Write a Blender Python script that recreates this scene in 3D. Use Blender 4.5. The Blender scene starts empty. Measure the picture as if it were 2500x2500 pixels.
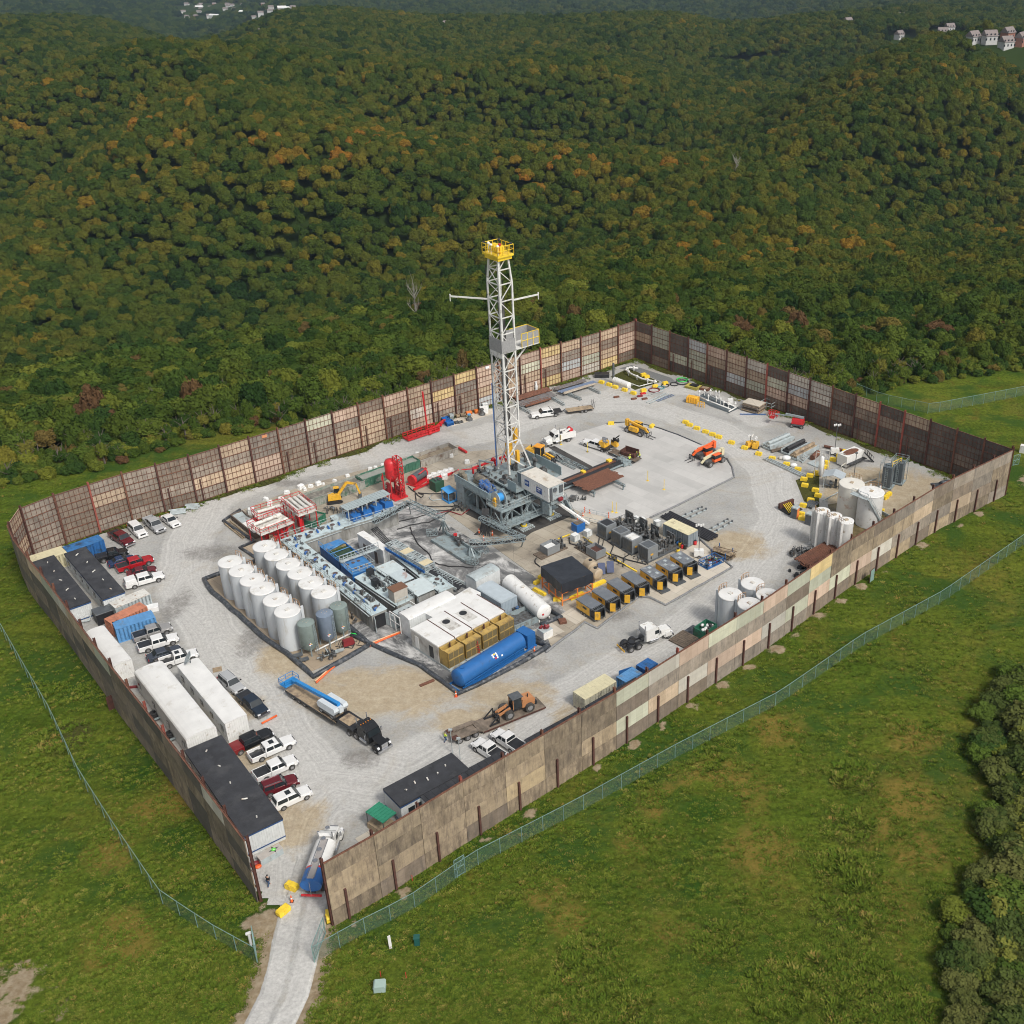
import bpy, math, random
from mathutils import Vector, Matrix, noise as mnoise
import numpy as np
R=random.Random(7)
S=bpy.context.scene; COL=S.collection
rad=math.radians
# ------------------------------------------------------------------ camera, sky, sun, exposure
FPX,CX,PITCH,CAMH=2711.1,1513.07,0.505098,101.467
cd=bpy.data.cameras.new('camera'); cam=bpy.data.objects.new('camera',cd); COL.objects.link(cam)
cam.location=(0,0,CAMH); cam.rotation_euler=(math.pi/2-PITCH,0,0)
cd.sensor_fit='HORIZONTAL'; cd.sensor_width=36; cd.lens=36*FPX/2500; cd.shift_x=-(CX-1250)/2500
cd.clip_start=1; cd.clip_end=20000; S.camera=cam
w=bpy.data.worlds.new('World'); S.world=w; w.use_nodes=True
nt=w.node_tree; sky=nt.nodes.new('ShaderNodeTexSky'); sky.sky_type='NISHITA'; sky.sun_disc=False
SUN_EL,SUN_AZ=rad(48),rad(138)   # azimuth measured clockwise from +Y
sky.sun_elevation=SUN_EL; sky.sun_rotation=SUN_AZ; sky.dust_density=4; sky.air_density=1.0; sky.ozone_density=1.2
bg=nt.nodes['Background']; bg.inputs[1].default_value=0.10
hs=nt.nodes.new('ShaderNodeHueSaturation'); hs.inputs['Saturation'].default_value=0.25
nt.links.new(sky.outputs[0],hs.inputs['Color']); nt.links.new(hs.outputs[0],bg.inputs[0])
sl=bpy.data.lights.new('sun','SUN'); sl.energy=1.5; sl.angle=rad(10); sl.color=(1,.94,.85)
so=bpy.data.objects.new('sun',sl); COL.objects.link(so)
sd=Vector((math.sin(SUN_AZ)*math.cos(SUN_EL),math.cos(SUN_AZ)*math.cos(SUN_EL),math.sin(SUN_EL)))
so.rotation_euler=sd.to_track_quat('Z','Y').to_euler(); so.location=(60,-60,160)
S.view_settings.view_transform='Standard'; S.view_settings.look='None'; S.view_settings.exposure=0.58; S.view_settings.gamma=1
S.cycles.max_bounces=5; S.cycles.diffuse_bounces=3; S.cycles.glossy_bounces=2; S.cycles.transparent_max_bounces=6
S.cycles.volume_bounces=0; S.cycles.filter_width=1.05; S.cycles.use_adaptive_sampling=True
# ------------------------------------------------------------------ photo measurements -> world points (site survey)
KK={'C1':(0,1150,700/1932),'C2':(450,1050,550/1932),'C3':(900,1050,550/1932),'C4':(1350,1050,550/1932),'R1':(1000,560,500/1932),'R2':(1500,800,500/1932),'R3':(1800,1000,700/1932),'R4':(1250,850,500/1932),'B1':(550,1500,500/1932),'B2':(500,1900,500/1932),'B3':(1000,1450,500/1932),'B4':(1400,1350,500/1932),'L4':(420,1700,400/1932),'F':(0,0,1),'Z1':(1080,1050,320/1932),'Z2':(550,1120,350/1932),'Z3':(750,1300,350/1932),'Z4':(1400,1220,400/1932)}
def g(k,x,y,h=0.0):
    a,b,s=KK[k]; u=(a+s*x-CX)/FPX; v=(b+s*y-1250)/FPX
    c,sn=math.cos(PITCH),math.sin(PITCH); d=Vector((u,c-v*sn,-sn-v*c)); t=(h-CAMH)/d.z
    return Vector((d.x*t,d.y*t,h))
# ------------------------------------------------------------------ materials
MATS={}
def mat(name,col,rough=.65,metal=0.0,var=.18,scale=1.3,dirt=None,amt=.0,dscale=.7,bump=0.0,bscale=6,streak=0.0,orand=0.0):
    if name in MATS: return MATS[name]
    m=bpy.data.materials.new(name); m.use_nodes=True; MATS[name]=m
    n=m.node_tree.nodes; L=m.node_tree.links; b=n['Principled BSDF']
    b.inputs['Roughness'].default_value=rough; b.inputs['Metallic'].default_value=metal
    tc=n.new('ShaderNodeTexCoord'); mp=n.new('ShaderNodeMapping'); L.new(tc.outputs['Object'],mp.inputs[0])
    oi=n.new('ShaderNodeObjectInfo'); va=n.new('ShaderNodeVectorMath'); va.operation='SCALE'; va.inputs['Scale'].default_value=13.7
    cb=n.new('ShaderNodeCombineXYZ'); L.new(oi.outputs['Random'],cb.inputs[0]); L.new(oi.outputs['Random'],cb.inputs[1]); L.new(cb.outputs[0],va.inputs[0]); L.new(va.outputs[0],mp.inputs['Location'])
    if streak: mp.inputs['Scale'].default_value=(1,1,1/streak)
    no=n.new('ShaderNodeTexNoise'); no.inputs['Scale'].default_value=scale; no.inputs['Detail'].default_value=6; L.new(mp.outputs[0],no.inputs['Vector'])
    mr=n.new('ShaderNodeMapRange'); mr.inputs[1].default_value=.3; mr.inputs[2].default_value=.7; mr.inputs[3].default_value=1-var; mr.inputs[4].default_value=1+var
    L.new(no.outputs['Fac'],mr.inputs[0])
    vm=n.new('ShaderNodeVectorMath'); vm.operation='SCALE'; vm.inputs[0].default_value=col[:3]
    if orand:
        om=n.new('ShaderNodeMapRange'); om.inputs[3].default_value=1-orand; om.inputs[4].default_value=1+orand; L.new(oi.outputs['Random'],om.inputs[0]); mm=n.new('ShaderNodeMath'); mm.operation='MULTIPLY'; L.new(mr.outputs[0],mm.inputs[0]); L.new(om.outputs[0],mm.inputs[1]); mr=mm
    L.new(mr.outputs[0],vm.inputs['Scale']); out=vm.outputs[0]
    if dirt:
        n2=n.new('ShaderNodeTexNoise'); n2.inputs['Scale'].default_value=dscale; n2.inputs['Detail'].default_value=8; n2.inputs['Roughness'].default_value=.65; L.new(mp.outputs[0],n2.inputs['Vector'])
        m2=n.new('ShaderNodeMapRange'); m2.inputs[1].default_value=.62-amt*.35; m2.inputs[2].default_value=.72-amt*.2; L.new(n2.outputs['Fac'],m2.inputs[0])
        mx=n.new('ShaderNodeMix'); mx.data_type='RGBA'; L.new(m2.outputs[0],mx.inputs['Factor']); L.new(out,mx.inputs[6]); mx.inputs[7].default_value=(*dirt,1); out=mx.outputs[2]
    L.new(out,b.inputs['Base Color'])
    if bump:
        n3=n.new('ShaderNodeTexNoise'); n3.inputs['Scale'].default_value=bscale; n3.inputs['Detail'].default_value=4; L.new(mp.outputs[0],n3.inputs['Vector'])
        bp=n.new('ShaderNodeBump'); bp.inputs['Strength'].default_value=bump; bp.inputs['Distance'].default_value=.1; L.new(n3.outputs['Fac'],bp.inputs['Height']); L.new(bp.outputs[0],b.inputs['Normal'])
    return m
RUST=(.13,.055,.03)
white=mat('white_paint',(.72,.72,.70),.45,var=.06,dirt=(.36,.31,.24),amt=.08,dscale=1.2)
roofw=mat('white_roof',(.68,.68,.665),.5,var=.07,scale=.6,dirt=(.52,.5,.45),amt=.12,dscale=.5)
whdirt=mat('white_worn_paint',(.60,.59,.55),.55,var=.1,dirt=(.27,.16,.09),amt=.22,dscale=1.5)
tankw=mat('tank_white',(.54,.57,.59),.5,var=.06,scale=.8,dirt=(.42,.41,.38),amt=.2,dscale=1.3,streak=7,orand=.05)
greyb=mat('rig_grey_paint',(.25,.305,.32),.5,var=.14,dirt=(.16,.15,.13),amt=.3,dscale=1.1)
greyl=mat('light_grey_paint',(.38,.43,.44),.5,var=.12,dirt=(.24,.23,.21),amt=.25,dscale=.8)
greyd=mat('dark_grey_paint',(.085,.095,.105),.5,var=.2,dirt=(.13,.12,.10),amt=.3)
mach=mat('machinery_grey',(.13,.14,.145),.5,.2,var=.5,scale=2.2,dirt=(.07,.055,.045),amt=.45,dscale=1.8)
conc=mat('weathered_steel_wall',(.29,.29,.275),.8,var=.2,dirt=(.15,.14,.12),amt=.4,dscale=.6,streak=3)
black=mat('black_paint',(.022,.023,.026),.45,var=.3)
rubber=mat('rubber',(.028,.028,.03),.85,var=.3)
tyre=mat('tyre_dusty',(.055,.053,.05),.9,var=.3)
glass=mat('dark_glass',(.018,.024,.028),.08,var=.2)
chrome=mat('chrome',(.55,.56,.58),.25,.9,var=.05)
rim=mat('wheel_rim',(.34,.34,.35),.35,.6,var=.1)
yellow=mat('safety_yellow',(.82,.58,.04),.5,var=.12,dirt=(.42,.30,.07),amt=.1,dscale=2)
cat=mat('machine_yellow',(.72,.40,.035),.45,var=.12,dirt=(.22,.16,.08),amt=.18)
radyel=mat('radiator_yellow',(.45,.30,.085),.6,var=.12,dirt=(.25,.17,.07),amt=.3)
grille=mat('radiator_grille',(.155,.12,.055),.8,var=.25,scale=8)
orange=mat('machine_orange',(.80,.13,.03),.45,var=.1)
orangey=mat('frame_orange',(.75,.22,.05),.5,var=.1)
red=mat('red_paint',(.55,.025,.03),.4,var=.12,dirt=(.22,.03,.03),amt=.15)
dred=mat('dark_red_paint',(.20,.02,.025),.5,var=.2)
blue=mat('blue_paint',(.02,.13,.40),.4,var=.1,dirt=(.03,.09,.22),amt=.12)
lblue=mat('light_blue_paint',(.10,.27,.52),.5,var=.12,dirt=(.15,.2,.26),amt=.15)
rust=mat('rust',(.155,.066,.04),.9,var=.3,scale=3,dirt=(.10,.045,.03),amt=.4)
rustd=mat('rust_dark',(.085,.035,.026),.9,var=.3,scale=2)
pipe=mat('pipe_steel',(.16,.15,.15),.5,.4,var=.25,dirt=(.15,.08,.05),amt=.3)
pipeb=mat('pipe_black',(.03,.03,.035),.6,var=.3)
wood=mat('timber',(.34,.26,.17),.85,var=.25,scale=2,dirt=(.16,.12,.09),amt=.35)
woodd=mat('timber_dark',(.13,.10,.075),.9,var=.35,scale=2)
tar=mat('tar_roof',(.034,.036,.042),.8,var=.28,scale=.7,dirt=(.055,.057,.062),amt=.3,dscale=.5,bump=.3)
green=mat('green_paint',(.03,.17,.10),.5,var=.15,dirt=(.05,.09,.06),amt=.25)
cream=mat('cream_paint',(.62,.57,.38),.55,var=.08,dirt=(.38,.33,.22),amt=.12)
liner=mat('black_liner',(.045,.052,.062),.4,var=.45,scale=2.5,dirt=(.16,.165,.17),amt=.3,dscale=1.5,bump=.6,bscale=3)
mudm=mat('drilling_mud',(.16,.15,.13),.8,var=.3,scale=1.5,dirt=(.28,.26,.22),amt=.4)
plast=mat('tank_plastic',(.72,.73,.72),.5,var=.06)
signb=mat('sign_blue',(.01,.06,.25),.5,var=.05)
signw=mat('sign_white',(.8,.8,.8),.5,var=.02)
hose_=mat('hose_black',(.03,.03,.032),.7,var=.3)
tanp=mat('tan_plastic',(.42,.34,.24),.6,var=.1)
skin=mat('skin',(.45,.27,.19),.6,var=.05)
hivis=mat('hi_vis_yellow',(.62,.80,.08),.6,var=.05)
denim=mat('denim',(.05,.09,.17),.8,var=.2)
# ------------------------------------------------------------------ mesh builder
class M:
    def __init__(s): s.v=[]; s.f=[]; s.m=[]; s.s=[]
    def add(s,vs,fs,mi=0,sm=False):
        o=len(s.v); s.v+= [tuple(p) for p in vs]
        for f in fs: s.f.append([o+i for i in f]); s.m.append(mi); s.s.append(sm)
        return s
    def bx(s,x0,y0,z0,x1,y1,z1,mi=0,taper=0):
        t=taper
        v=[(x0,y0,z0),(x1,y0,z0),(x1,y1,z0),(x0,y1,z0),(x0+t,y0+t,z1),(x1-t,y0+t,z1),(x1-t,y1-t,z1),(x0+t,y1-t,z1)]
        return s.add(v,[(3,2,1,0),(4,5,6,7),(0,1,5,4),(1,2,6,5),(2,3,7,6),(3,0,4,7)],mi)
    def cb(s,cx,cy,cz,sx,sy,sz,mi=0,rz=0):
        c,n=math.cos(rz),math.sin(rz); v=[]
        for z in (-.5,.5):
            for x,y in ((-.5,-.5),(.5,-.5),(.5,.5),(-.5,.5)):
                X,Y=x*sx,y*sy; v.append((cx+X*c-Y*n,cy+X*n+Y*c,cz+z*sz))
        return s.add(v,[(3,2,1,0),(4,5,6,7),(0,1,5,4),(1,2,6,5),(2,3,7,6),(3,0,4,7)],mi)
    def bar(s,p,q,w=.1,h=None,mi=0):
        p,q=Vector(p),Vector(q); h=h or w; d=q-p
        if d.length<1e-6: return s
        d.normalize(); u=Vector((0,0,1)) if abs(d.z)<.95 else Vector((1,0,0)); a=d.cross(u).normalized(); b=a.cross(d)
        v=[]
        for o in (p,q):
            for i,j in ((-1,-1),(1,-1),(1,1),(-1,1)): v.append(o+a*(i*w/2)+b*(j*h/2))
        return s.add(v,[(3,2,1,0),(4,5,6,7),(0,1,5,4),(1,2,6,5),(2,3,7,6),(3,0,4,7)],mi)
    def cyl(s,p,q,r,n=12,r2=None,mi=0,cap=True):
        p,q=Vector(p),Vector(q); r2=r if r2 is None else r2; d=(q-p).normalized(); u=Vector((0,0,1)) if abs(d.z)<.95 else Vector((1,0,0)); a=d.cross(u).normalized(); b=a.cross(d)
        ring=lambda o,rr:[o+a*(rr*math.cos(2*math.pi*i/n))+b*(rr*math.sin(2*math.pi*i/n)) for i in range(n)]
        A,B=ring(p,r),ring(q,r2)
        s.add(A+B,[(i,(i+1)%n,n+(i+1)%n,n+i) for i in range(n)],mi,True)
        if cap:
            s.add(A,[list(range(n))[::-1]],mi); s.add(B,[list(range(n))],mi)
        return s
    def tube(s,pts,r,n=6,mi=0):
        pts=[Vector(p) for p in pts]; vs=[]
        for i,p in enumerate(pts):
            d=(pts[min(i+1,len(pts)-1)]-pts[max(i-1,0)]).normalized(); u=Vector((0,0,1)) if abs(d.z)<.95 else Vector((1,0,0)); a=d.cross(u).normalized(); b=a.cross(d)
            vs+=[p+a*(r*math.cos(2*math.pi*j/n))+b*(r*math.sin(2*math.pi*j/n)) for j in range(n)]
        fs=[(i*n+j,i*n+(j+1)%n,(i+1)*n+(j+1)%n,(i+1)*n+j) for i in range(len(pts)-1) for j in range(n)]
        fs+= [list(range(n))[::-1],[(len(pts)-1)*n+j for j in range(n)]]
        return s.add(vs,fs,mi,True)
    def prism(s,pts,z0,z1,mi=0):
        n=len(pts); ar=sum(pts[i][0]*pts[(i+1)%n][1]-pts[(i+1)%n][0]*pts[i][1] for i in range(n))
        if ar<0: pts=pts[::-1]
        v=[(p[0],p[1],z0) for p in pts]+[(p[0],p[1],z1) for p in pts]
        return s.add(v,[list(range(n))[::-1],[n+i for i in range(n)]]+[(i,(i+1)%n,n+(i+1)%n,n+i) for i in range(n)],mi)
    def prof(s,pts,y0,y1,mi=0,t=0):
        """side outline (x,z) extruded across y; t narrows the upper points"""
        n=len(pts); ar=sum(pts[i][0]*pts[(i+1)%n][1]-pts[(i+1)%n][0]*pts[i][1] for i in range(n))
        if ar<0: pts=pts[::-1]
        zt=max(p[1] for p in pts); zb=min(p[1] for p in pts); k=lambda z: t*(z-zb)/max(zt-zb,1e-6)
        v=[(p[0],y0+k(p[1]),p[1]) for p in pts]+[(p[0],y1-k(p[1]),p[1]) for p in pts]
        return s.add(v,[list(range(n)),[n+i for i in range(n)][::-1]]+[((i+1)%n,i,n+i,n+(i+1)%n) for i in range(n)],mi)
    def lathe(s,rz,cx=0,cy=0,n=24,mi=0,cap=True):
        v=[];
        for r,z in rz: v+=[(cx+r*math.cos(2*math.pi*i/n),cy+r*math.sin(2*math.pi*i/n),z) for i in range(n)]
        k=len(rz); s.add(v,[(j*n+i,j*n+(i+1)%n,(j+1)*n+(i+1)%n,(j+1)*n+i) for j in range(k-1) for i in range(n)],mi,True)
        if cap:
            s.add(v[:n],[list(range(n))[::-1]],mi); s.add(v[-n:],[list(range(n))],mi)
        return s
    def ball(s,c,r,mi=0,sz=(1,1,1),n=8,m=6):
        v=[];
        for j in range(m+1):
            a=math.pi*j/m-math.pi/2
            for i in range(n):
                t=2*math.pi*i/n; v.append((c[0]+r*sz[0]*math.cos(a)*math.cos(t),c[1]+r*sz[1]*math.cos(a)*math.sin(t),c[2]+r*sz[2]*math.sin(a)))
        return s.add(v,[(j*n+i,j*n+(i+1)%n,(j+1)*n+(i+1)%n,(j+1)*n+i) for j in range(m) for i in range(n)],mi,True)
    def rail(s,pts,h=1.05,w=.06,mi=0,step=1.6,mid=True):
        for a,b in zip(pts[:-1],pts[1:]):
            a,b=Vector(a),Vector(b); L=(b-a).length; k=max(1,round(L/step))
            for i in range(k+1):
                p=a.lerp(b,i/k); s.bar(p,p+Vector((0,0,h)),w,w,mi)
            s.bar(a+Vector((0,0,h)),b+Vector((0,0,h)),w,w,mi)
            if mid: s.bar(a+Vector((0,0,h*.5)),b+Vector((0,0,h*.5)),w*.8,w*.8,mi)
        return s
    def truss(s,p,q,w=.9,h=.9,nb=8,r=.08,mi=0,faces='tbfk'):
        """box truss from p to q (bottom centre line)"""
        p,q=Vector(p),Vector(q); d=(q-p).normalized(); u=Vector((0,0,1)) if abs(d.z)<.9 else Vector((0,1,0)); a=d.cross(u).normalized(); b=a.cross(d)
        C=lambda t,i,j: p.lerp(q,t)+a*(i*w/2)+b*(j*h)
        for i in (-1,1):
            for j in (0,1): s.bar(C(0,i,j),C(1,i,j),r,r,mi)
        for k in range(nb+1):
            t=k/nb; s.bar(C(t,-1,0),C(t,1,0),r*.8,r*.8,mi); s.bar(C(t,-1,1),C(t,1,1),r*.8,r*.8,mi)
            for i in (-1,1): s.bar(C(t,i,0),C(t,i,1),r*.8,r*.8,mi)
            if k<nb:
                t2=(k+1)/nb; o=k%2
                for i in (-1,1): s.bar(C(t,i,o),C(t2,i,1-o),r*.8,r*.8,mi)
                s.bar(C(t,-1 if o else 1,1),C(t2,1 if o else -1,1),r*.7,r*.7,mi)
        return s
    def ladder(s,p,q,w=.5,r=.05,step=.4,mi=0,side=None):
        p,q=Vector(p),Vector(q); d=(q-p).normalized(); a=Vector(side).normalized() if side else d.cross(Vector((0,0,1)) if abs(d.z)<.95 else Vector((0,1,0))).normalized()
        s.bar(p-a*w/2,q-a*w/2,r,r,mi); s.bar(p+a*w/2,q+a*w/2,r,r,mi)
        for i in range(1,int((q-p).length/step)): o=p+d*(i*step); s.bar(o-a*w/2,o+a*w/2,r*.8,r*.8,mi)
        return s
    def stair(s,p,q,w=.9,mi=0,rl=True):
        p,q=Vector(p),Vector(q); d=q-p; hz=Vector((d.x,d.y,0)).normalized(); a=hz.cross(Vector((0,0,1)))
        for i in (-1,1):
            s.bar(p+a*(i*w/2),q+a*(i*w/2),.07,.25,mi)
            if rl:
                up=Vector((0,0,1)); s.bar(p+a*(i*w/2)+up,q+a*(i*w/2)+up,.06,.06,mi)
                for k in range(4): o=p.lerp(q,(k+.5)/4)+a*(i*w/2); s.bar(o,o+up,.05,.05,mi)
        k=max(3,int(abs(d.z)/.25))
        for i in range(k): o=p.lerp(q,(i+.5)/k); s.bar(o-a*w/2,o+a*w/2,.26,.05,mi)
        return s
    def junk(s,x0,y0,z0,x1,y1,z1,n,seed=1,mis=(0,),sz=(.25,.9)):
        """a cluster of machine blocks, housings and pipes"""
        r=random.Random(seed)
        for _ in range(n):
            a,b,c=(r.uniform(*sz) for _ in range(3)); x,y=r.uniform(x0,x1),r.uniform(y0,y1); zt=r.uniform(z0+.3,z1); mi=r.choice(mis); t=r.random()
            if t<.45: s.cb(x,y,(z0+zt)/2,a*.7,b*.7,zt-z0,mi,r.choice((0,0,.4)))
            elif t<.75: s.cyl((x-a*.7,y,zt-.25),(x+a*.7,y+r.uniform(-.2,.2),zt-.25),.12+.2*r.random(),10,mi=mi); s.cb(x,y,(z0+zt-.3)/2,.2,.2,max(zt-.3-z0,.1),mi)
            else: s.tube([(x,y,z0),(x,y,zt),(x+r.uniform(-.8,.8),y+r.uniform(-.8,.8),zt),(x+r.uniform(-.5,.5),y+r.uniform(-.5,.5),z0+.3)],.07,5,mi)
        return s
    def build(s,name,mats,parent=None,loc=None):
        me=bpy.data.meshes.new(name); me.from_pydata(s.v,[],s.f)
        mats=mats if isinstance(mats,(list,tuple)) else [mats]
        for x in mats: me.materials.append(x)
        me.polygons.foreach_set('material_index',s.m); me.polygons.foreach_set('use_smooth',s.s); me.update()
        o=bpy.data.objects.new(name,me); COL.objects.link(o)
        if parent is not None: o.parent=parent
        if loc is not None: o.location=loc
        return o
def tag(o,label=None,cat=None,group=None,kind=None):
    if label: o['label']=label
    if cat: o['category']=cat
    if group: o['group']=group
    if kind: o['kind']=kind
    return o
def thing(name,label,cat,loc=(0,0,0),rz=0,group=None):
    o=bpy.data.objects.new(name,None); COL.objects.link(o); o.location=loc; o.rotation_euler=(0,0,rz); o.empty_display_size=.5
    return tag(o,label,cat,group)
def copy_tree(o,parent=None):
    c=o.copy(); COL.objects.link(c); c.parent=parent
    for ch in list(o.children): copy_tree(ch,c)
    return c
def dup(o,loc,rz=0,label=None,sc=None):
    c=copy_tree(o); c.location=loc; c.rotation_euler=(0,0,rz)
    if label: c['label']=label
    if sc: c.scale=(sc,)*3
    return c
def rect(k,A,B,C,h):
    """three roof corners read from the photo at height h -> ground centre, heading of A->B, length, width"""
    a,b,c=(g(k,p[0],p[1],h) for p in (A,B,C)); d=b-a; L=d.length; rz=math.atan2(d.y,d.x); n=Vector((-math.sin(rz),math.cos(rz),0)); W=(c-b).dot(n)
    ce=(a+b)/2+n*W/2; ce.z=0
    return ce,rz,L,abs(W)
def seg(k,A,B,h=0):
    a,b=g(k,*A,h),g(k,*B,h); c=(a+b)/2; c.z=0; d=b-a
    return c,math.atan2(d.y,d.x),d.length
def inpoly(x,y,P):
    c=False; j=len(P)-1
    for i in range(len(P)):
        if (P[i][1]>y)!=(P[j][1]>y) and x<(P[j][0]-P[i][0])*(y-P[i][1])/(P[j][1]-P[i][1])+P[i][0]: c=not c
        j=i
    return c
def resample(pts,step):
    pts=[Vector((p[0],p[1],0)) for p in pts]; L=[0]
    for a,b in zip(pts[:-1],pts[1:]): L.append(L[-1]+(b-a).length)
    n=max(1,round(L[-1]/step)); out=[]
    for i in range(n+1):
        t=L[-1]*i/n; j=0
        while j<len(L)-2 and L[j+1]<t: j+=1
        out.append(pts[j].lerp(pts[j+1],(t-L[j])/(L[j+1]-L[j])))
    return out
def seg_d(x,y,ax,ay,bx,by):
    dx,dy=bx-ax,by-ay; t=max(0,min(1,((x-ax)*dx+(y-ay)*dy)/(dx*dx+dy*dy))); return math.hypot(x-ax-t*dx,y-ay-t*dy)
def lettering(text,size,loc,rot,material,name,parent):
    c=bpy.data.curves.new(name,'FONT'); c.body=text; c.size=size; c.extrude=.004; c.align_x='CENTER'; c.align_y='CENTER'
    o=bpy.data.objects.new(name,c); COL.objects.link(o); c.materials.append(material); bpy.context.view_layer.update()
    me=bpy.data.meshes.new_from_object(o.evaluated_get(bpy.context.evaluated_depsgraph_get())); bpy.data.objects.remove(o); o=bpy.data.objects.new(name,me); COL.objects.link(o)
    if not me.materials: me.materials.append(material)
    o.parent=parent; o.location=loc; o.rotation_euler=rot; return o
# ------------------------------------------------------------------ land
WF=[(-32.2,87),(-27.5,91.2),(-18.3,100.2),(-9.4,108.4),(-.2,117),(9.3,126.6),(22.4,139.6),(38.1,156.9),(57.6,176.2),(75,190.5)]
WL=[(-41.7,90.3),(-45.6,94.9),(-48.7,98.5),(-53.8,104.5),(-62,113.9),(-70.2,123.2),(-76.4,130.4),(-82.5,137.6),(-90.6,147),(-98.1,155.2),(-102.4,161.3)]
WC=[(-102.4,161.3),(-103.7,164.5),(-103,168.3),(-99.5,171.9)]
WB=[(-99.5,171.9),(-90.7,180.2),(-80.9,187.6),(-67.6,199.6),(-36.5,228.2),(-18.9,243.8),(-5.7,255.0),(3.8,264)]
WR=[(3.8,264),(16.4,251.4),(28.9,238.6),(41.2,225.8),(66.1,199.8),(75,190.5)]
PADP=WF+WR[::-1][1:]+WB[::-1][1:]+WC[::-1][1:]+WL[::-1][1:]
TREEL=[(-700,60),(-300,120),(-160,172),(-122,194),(-105,203),(-88,218),(-76,222),(-60,225),(-44,237),(-24,254),(2,276),(20,259),(34,246),(47,237),(60,242),(78,250),(99,256),(200,290),(700,420)]
FOR=TREEL+[(9000,420),(9000,20000),(-9000,20000),(-9000,60)]
def sst(a,b,t):
    t=max(0,min(1,(t-a)/(b-a))); return t*t*(3-2*t)
def dtree(x,y):
    d=min(seg_d(x,y,*TREEL[i],*TREEL[i+1]) for i in range(len(TREEL)-1))
    return d if inpoly(x,y,FOR) else -d
HILLS=[(-60,560,260,60,-16,.1),(-330,470,120,90,14,.2),(230,640,60,200,-20,-.5),(-160,820,260,70,22,.1),(60,1130,300,60,-20,-.1),(-310,1230,330,170,55,.25),(-620,1000,300,160,30,.0),(140,1560,300,170,26,-.1),(560,1330,380,180,26,.15),(420,760,170,260,20,.5),(-260,640,200,150,18,-.3),(80,520,120,90,-12,0),(150,900,160,240,-14,.35),(-60,980,260,120,14,.2),(-900,2400,900,300,60,0),(700,2700,1100,350,70,.1),(-420,3700,1400,420,120,0),(1500,4200,1600,500,140,0),(-250,2250,330,330,-35,0),(900,1900,500,250,40,0)]
def T(x,y):
    d=dtree(x,y) if y>100 or abs(x)>120 else -99
    z=mnoise.noise(Vector((x*.03,y*.03,0)))*.25
    if d>-40:
        z-=44*sst(-4,245,d)
        if d>40:
            k=sst(40,420,d); r=0
            for hx,hy,sx,sy,hh,a in HILLS:
                dx,dy=x-hx,y-hy; u=dx*math.cos(a)+dy*math.sin(a); v=-dx*math.sin(a)+dy*math.cos(a)
                e=(u/sx)**2+(v/sy)**2
                if e<9: r+=hh*math.exp(-e)
            r+=105*mnoise.noise(Vector((x*.0029,y*.0029,3)))+30*mnoise.noise(Vector((x*.0075,y*.0075,8)))+7*mnoise.noise(Vector((x*.011,y*.011,5)))
            z+=k*r
            if y>850:
                xr=x/y*1300; rg=-22+10*mnoise.noise(Vector((xr*.004,2,1)))-30*math.exp(-((xr+465)/75)**2)-14*math.exp(-((xr-120)/60)**2)
                f=sst(850,1230,y); z=z*(1-f)+rg*f+f*12*mnoise.noise(Vector((x*.005,y*.005,3)))
                z-=88*sst(1340,1950,y)*(1-.85*sst(120,420,xr)); z+=sst(2900,4200,y)*(90+160*(.5+mnoise.noise(Vector((x*.0009,y*.0004,6)))))*.6
    return z
def axis(lo,hi,step,far,grow=1.09):
    a=list(np.arange(lo,hi+.01,step)); s=step; b=[]; v=hi
    while v<far[1]: s*=grow; v+=s; b.append(v)
    s=step; c=[]; v=lo
    while v>far[0]: s*=grow; v-=s; c.append(v)
    return c[::-1]+a+b
ROADC=[(-36.5,97),(-36.4,92),(-36.1,87),(-35.6,82),(-35.5,78),(-36.3,73),(-38,66),(-41,56),(-45,40)]
SPOIL=[]
for poly,off in ((WF,-1.6),):
    pr=resample(poly,6.1)
    for i,p in enumerate(pr[:-1]):
        q=pr[i+1]; d=(q-p).normalized(); n=Vector((d.y,-d.x,0))*(1 if poly is WF else -1); c=p.lerp(q,R.uniform(.2,.45))+n*R.uniform(.9,1.6)
        if R.random()<.8: SPOIL.append((c.x,c.y,R.uniform(.6,1.5)))
SPOIL+=[(g('B2',490,1390).x,g('B2',490,1390).y,2.0),(g('B2',650,1200).x,g('B2',650,1200).y,1.6),(70.5,154,2.6),(73,152,2.2),(82,196,3.2),(86,194,2.6)]
def spots(*a): return [(*g('F',x,y)[:2],r) for x,y,r in a]
SOILC=tuple(g('F',0,2440)[:2])
GOLD=spots((1750,1930,7),(1620,1960,4),(1850,2080,5),(1560,2050,3),(2230,1800,4),(2210,1950,5),(2240,2080,4),(2150,2200,5),(1650,2270,3),(1330,2180,3),(1390,2240,3),(420,1960,6),(300,2290,5),(280,2080,4),(2120,2020,4),(1900,1780,4),(800,2300,2))
BRWN=spots((2090,1900,3),(2070,2020,3.5),(2060,2130,3.5),(2060,2250,4),(2080,2380,5),(2150,2480,6),(1900,2420,4),(1450,2350,4.5),(1500,2450,4.5),(1380,2440,3.5),(1750,2300,3),(160,1800,4))
DARKG=spots((1250,1950,5),(1300,2000,4),(1150,2060,4),(1700,2170,4),(1720,1980,4),(500,2180,5),(430,2050,4),(330,1900,4),(1500,1830,3.5),(600,2240,3))
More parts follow.
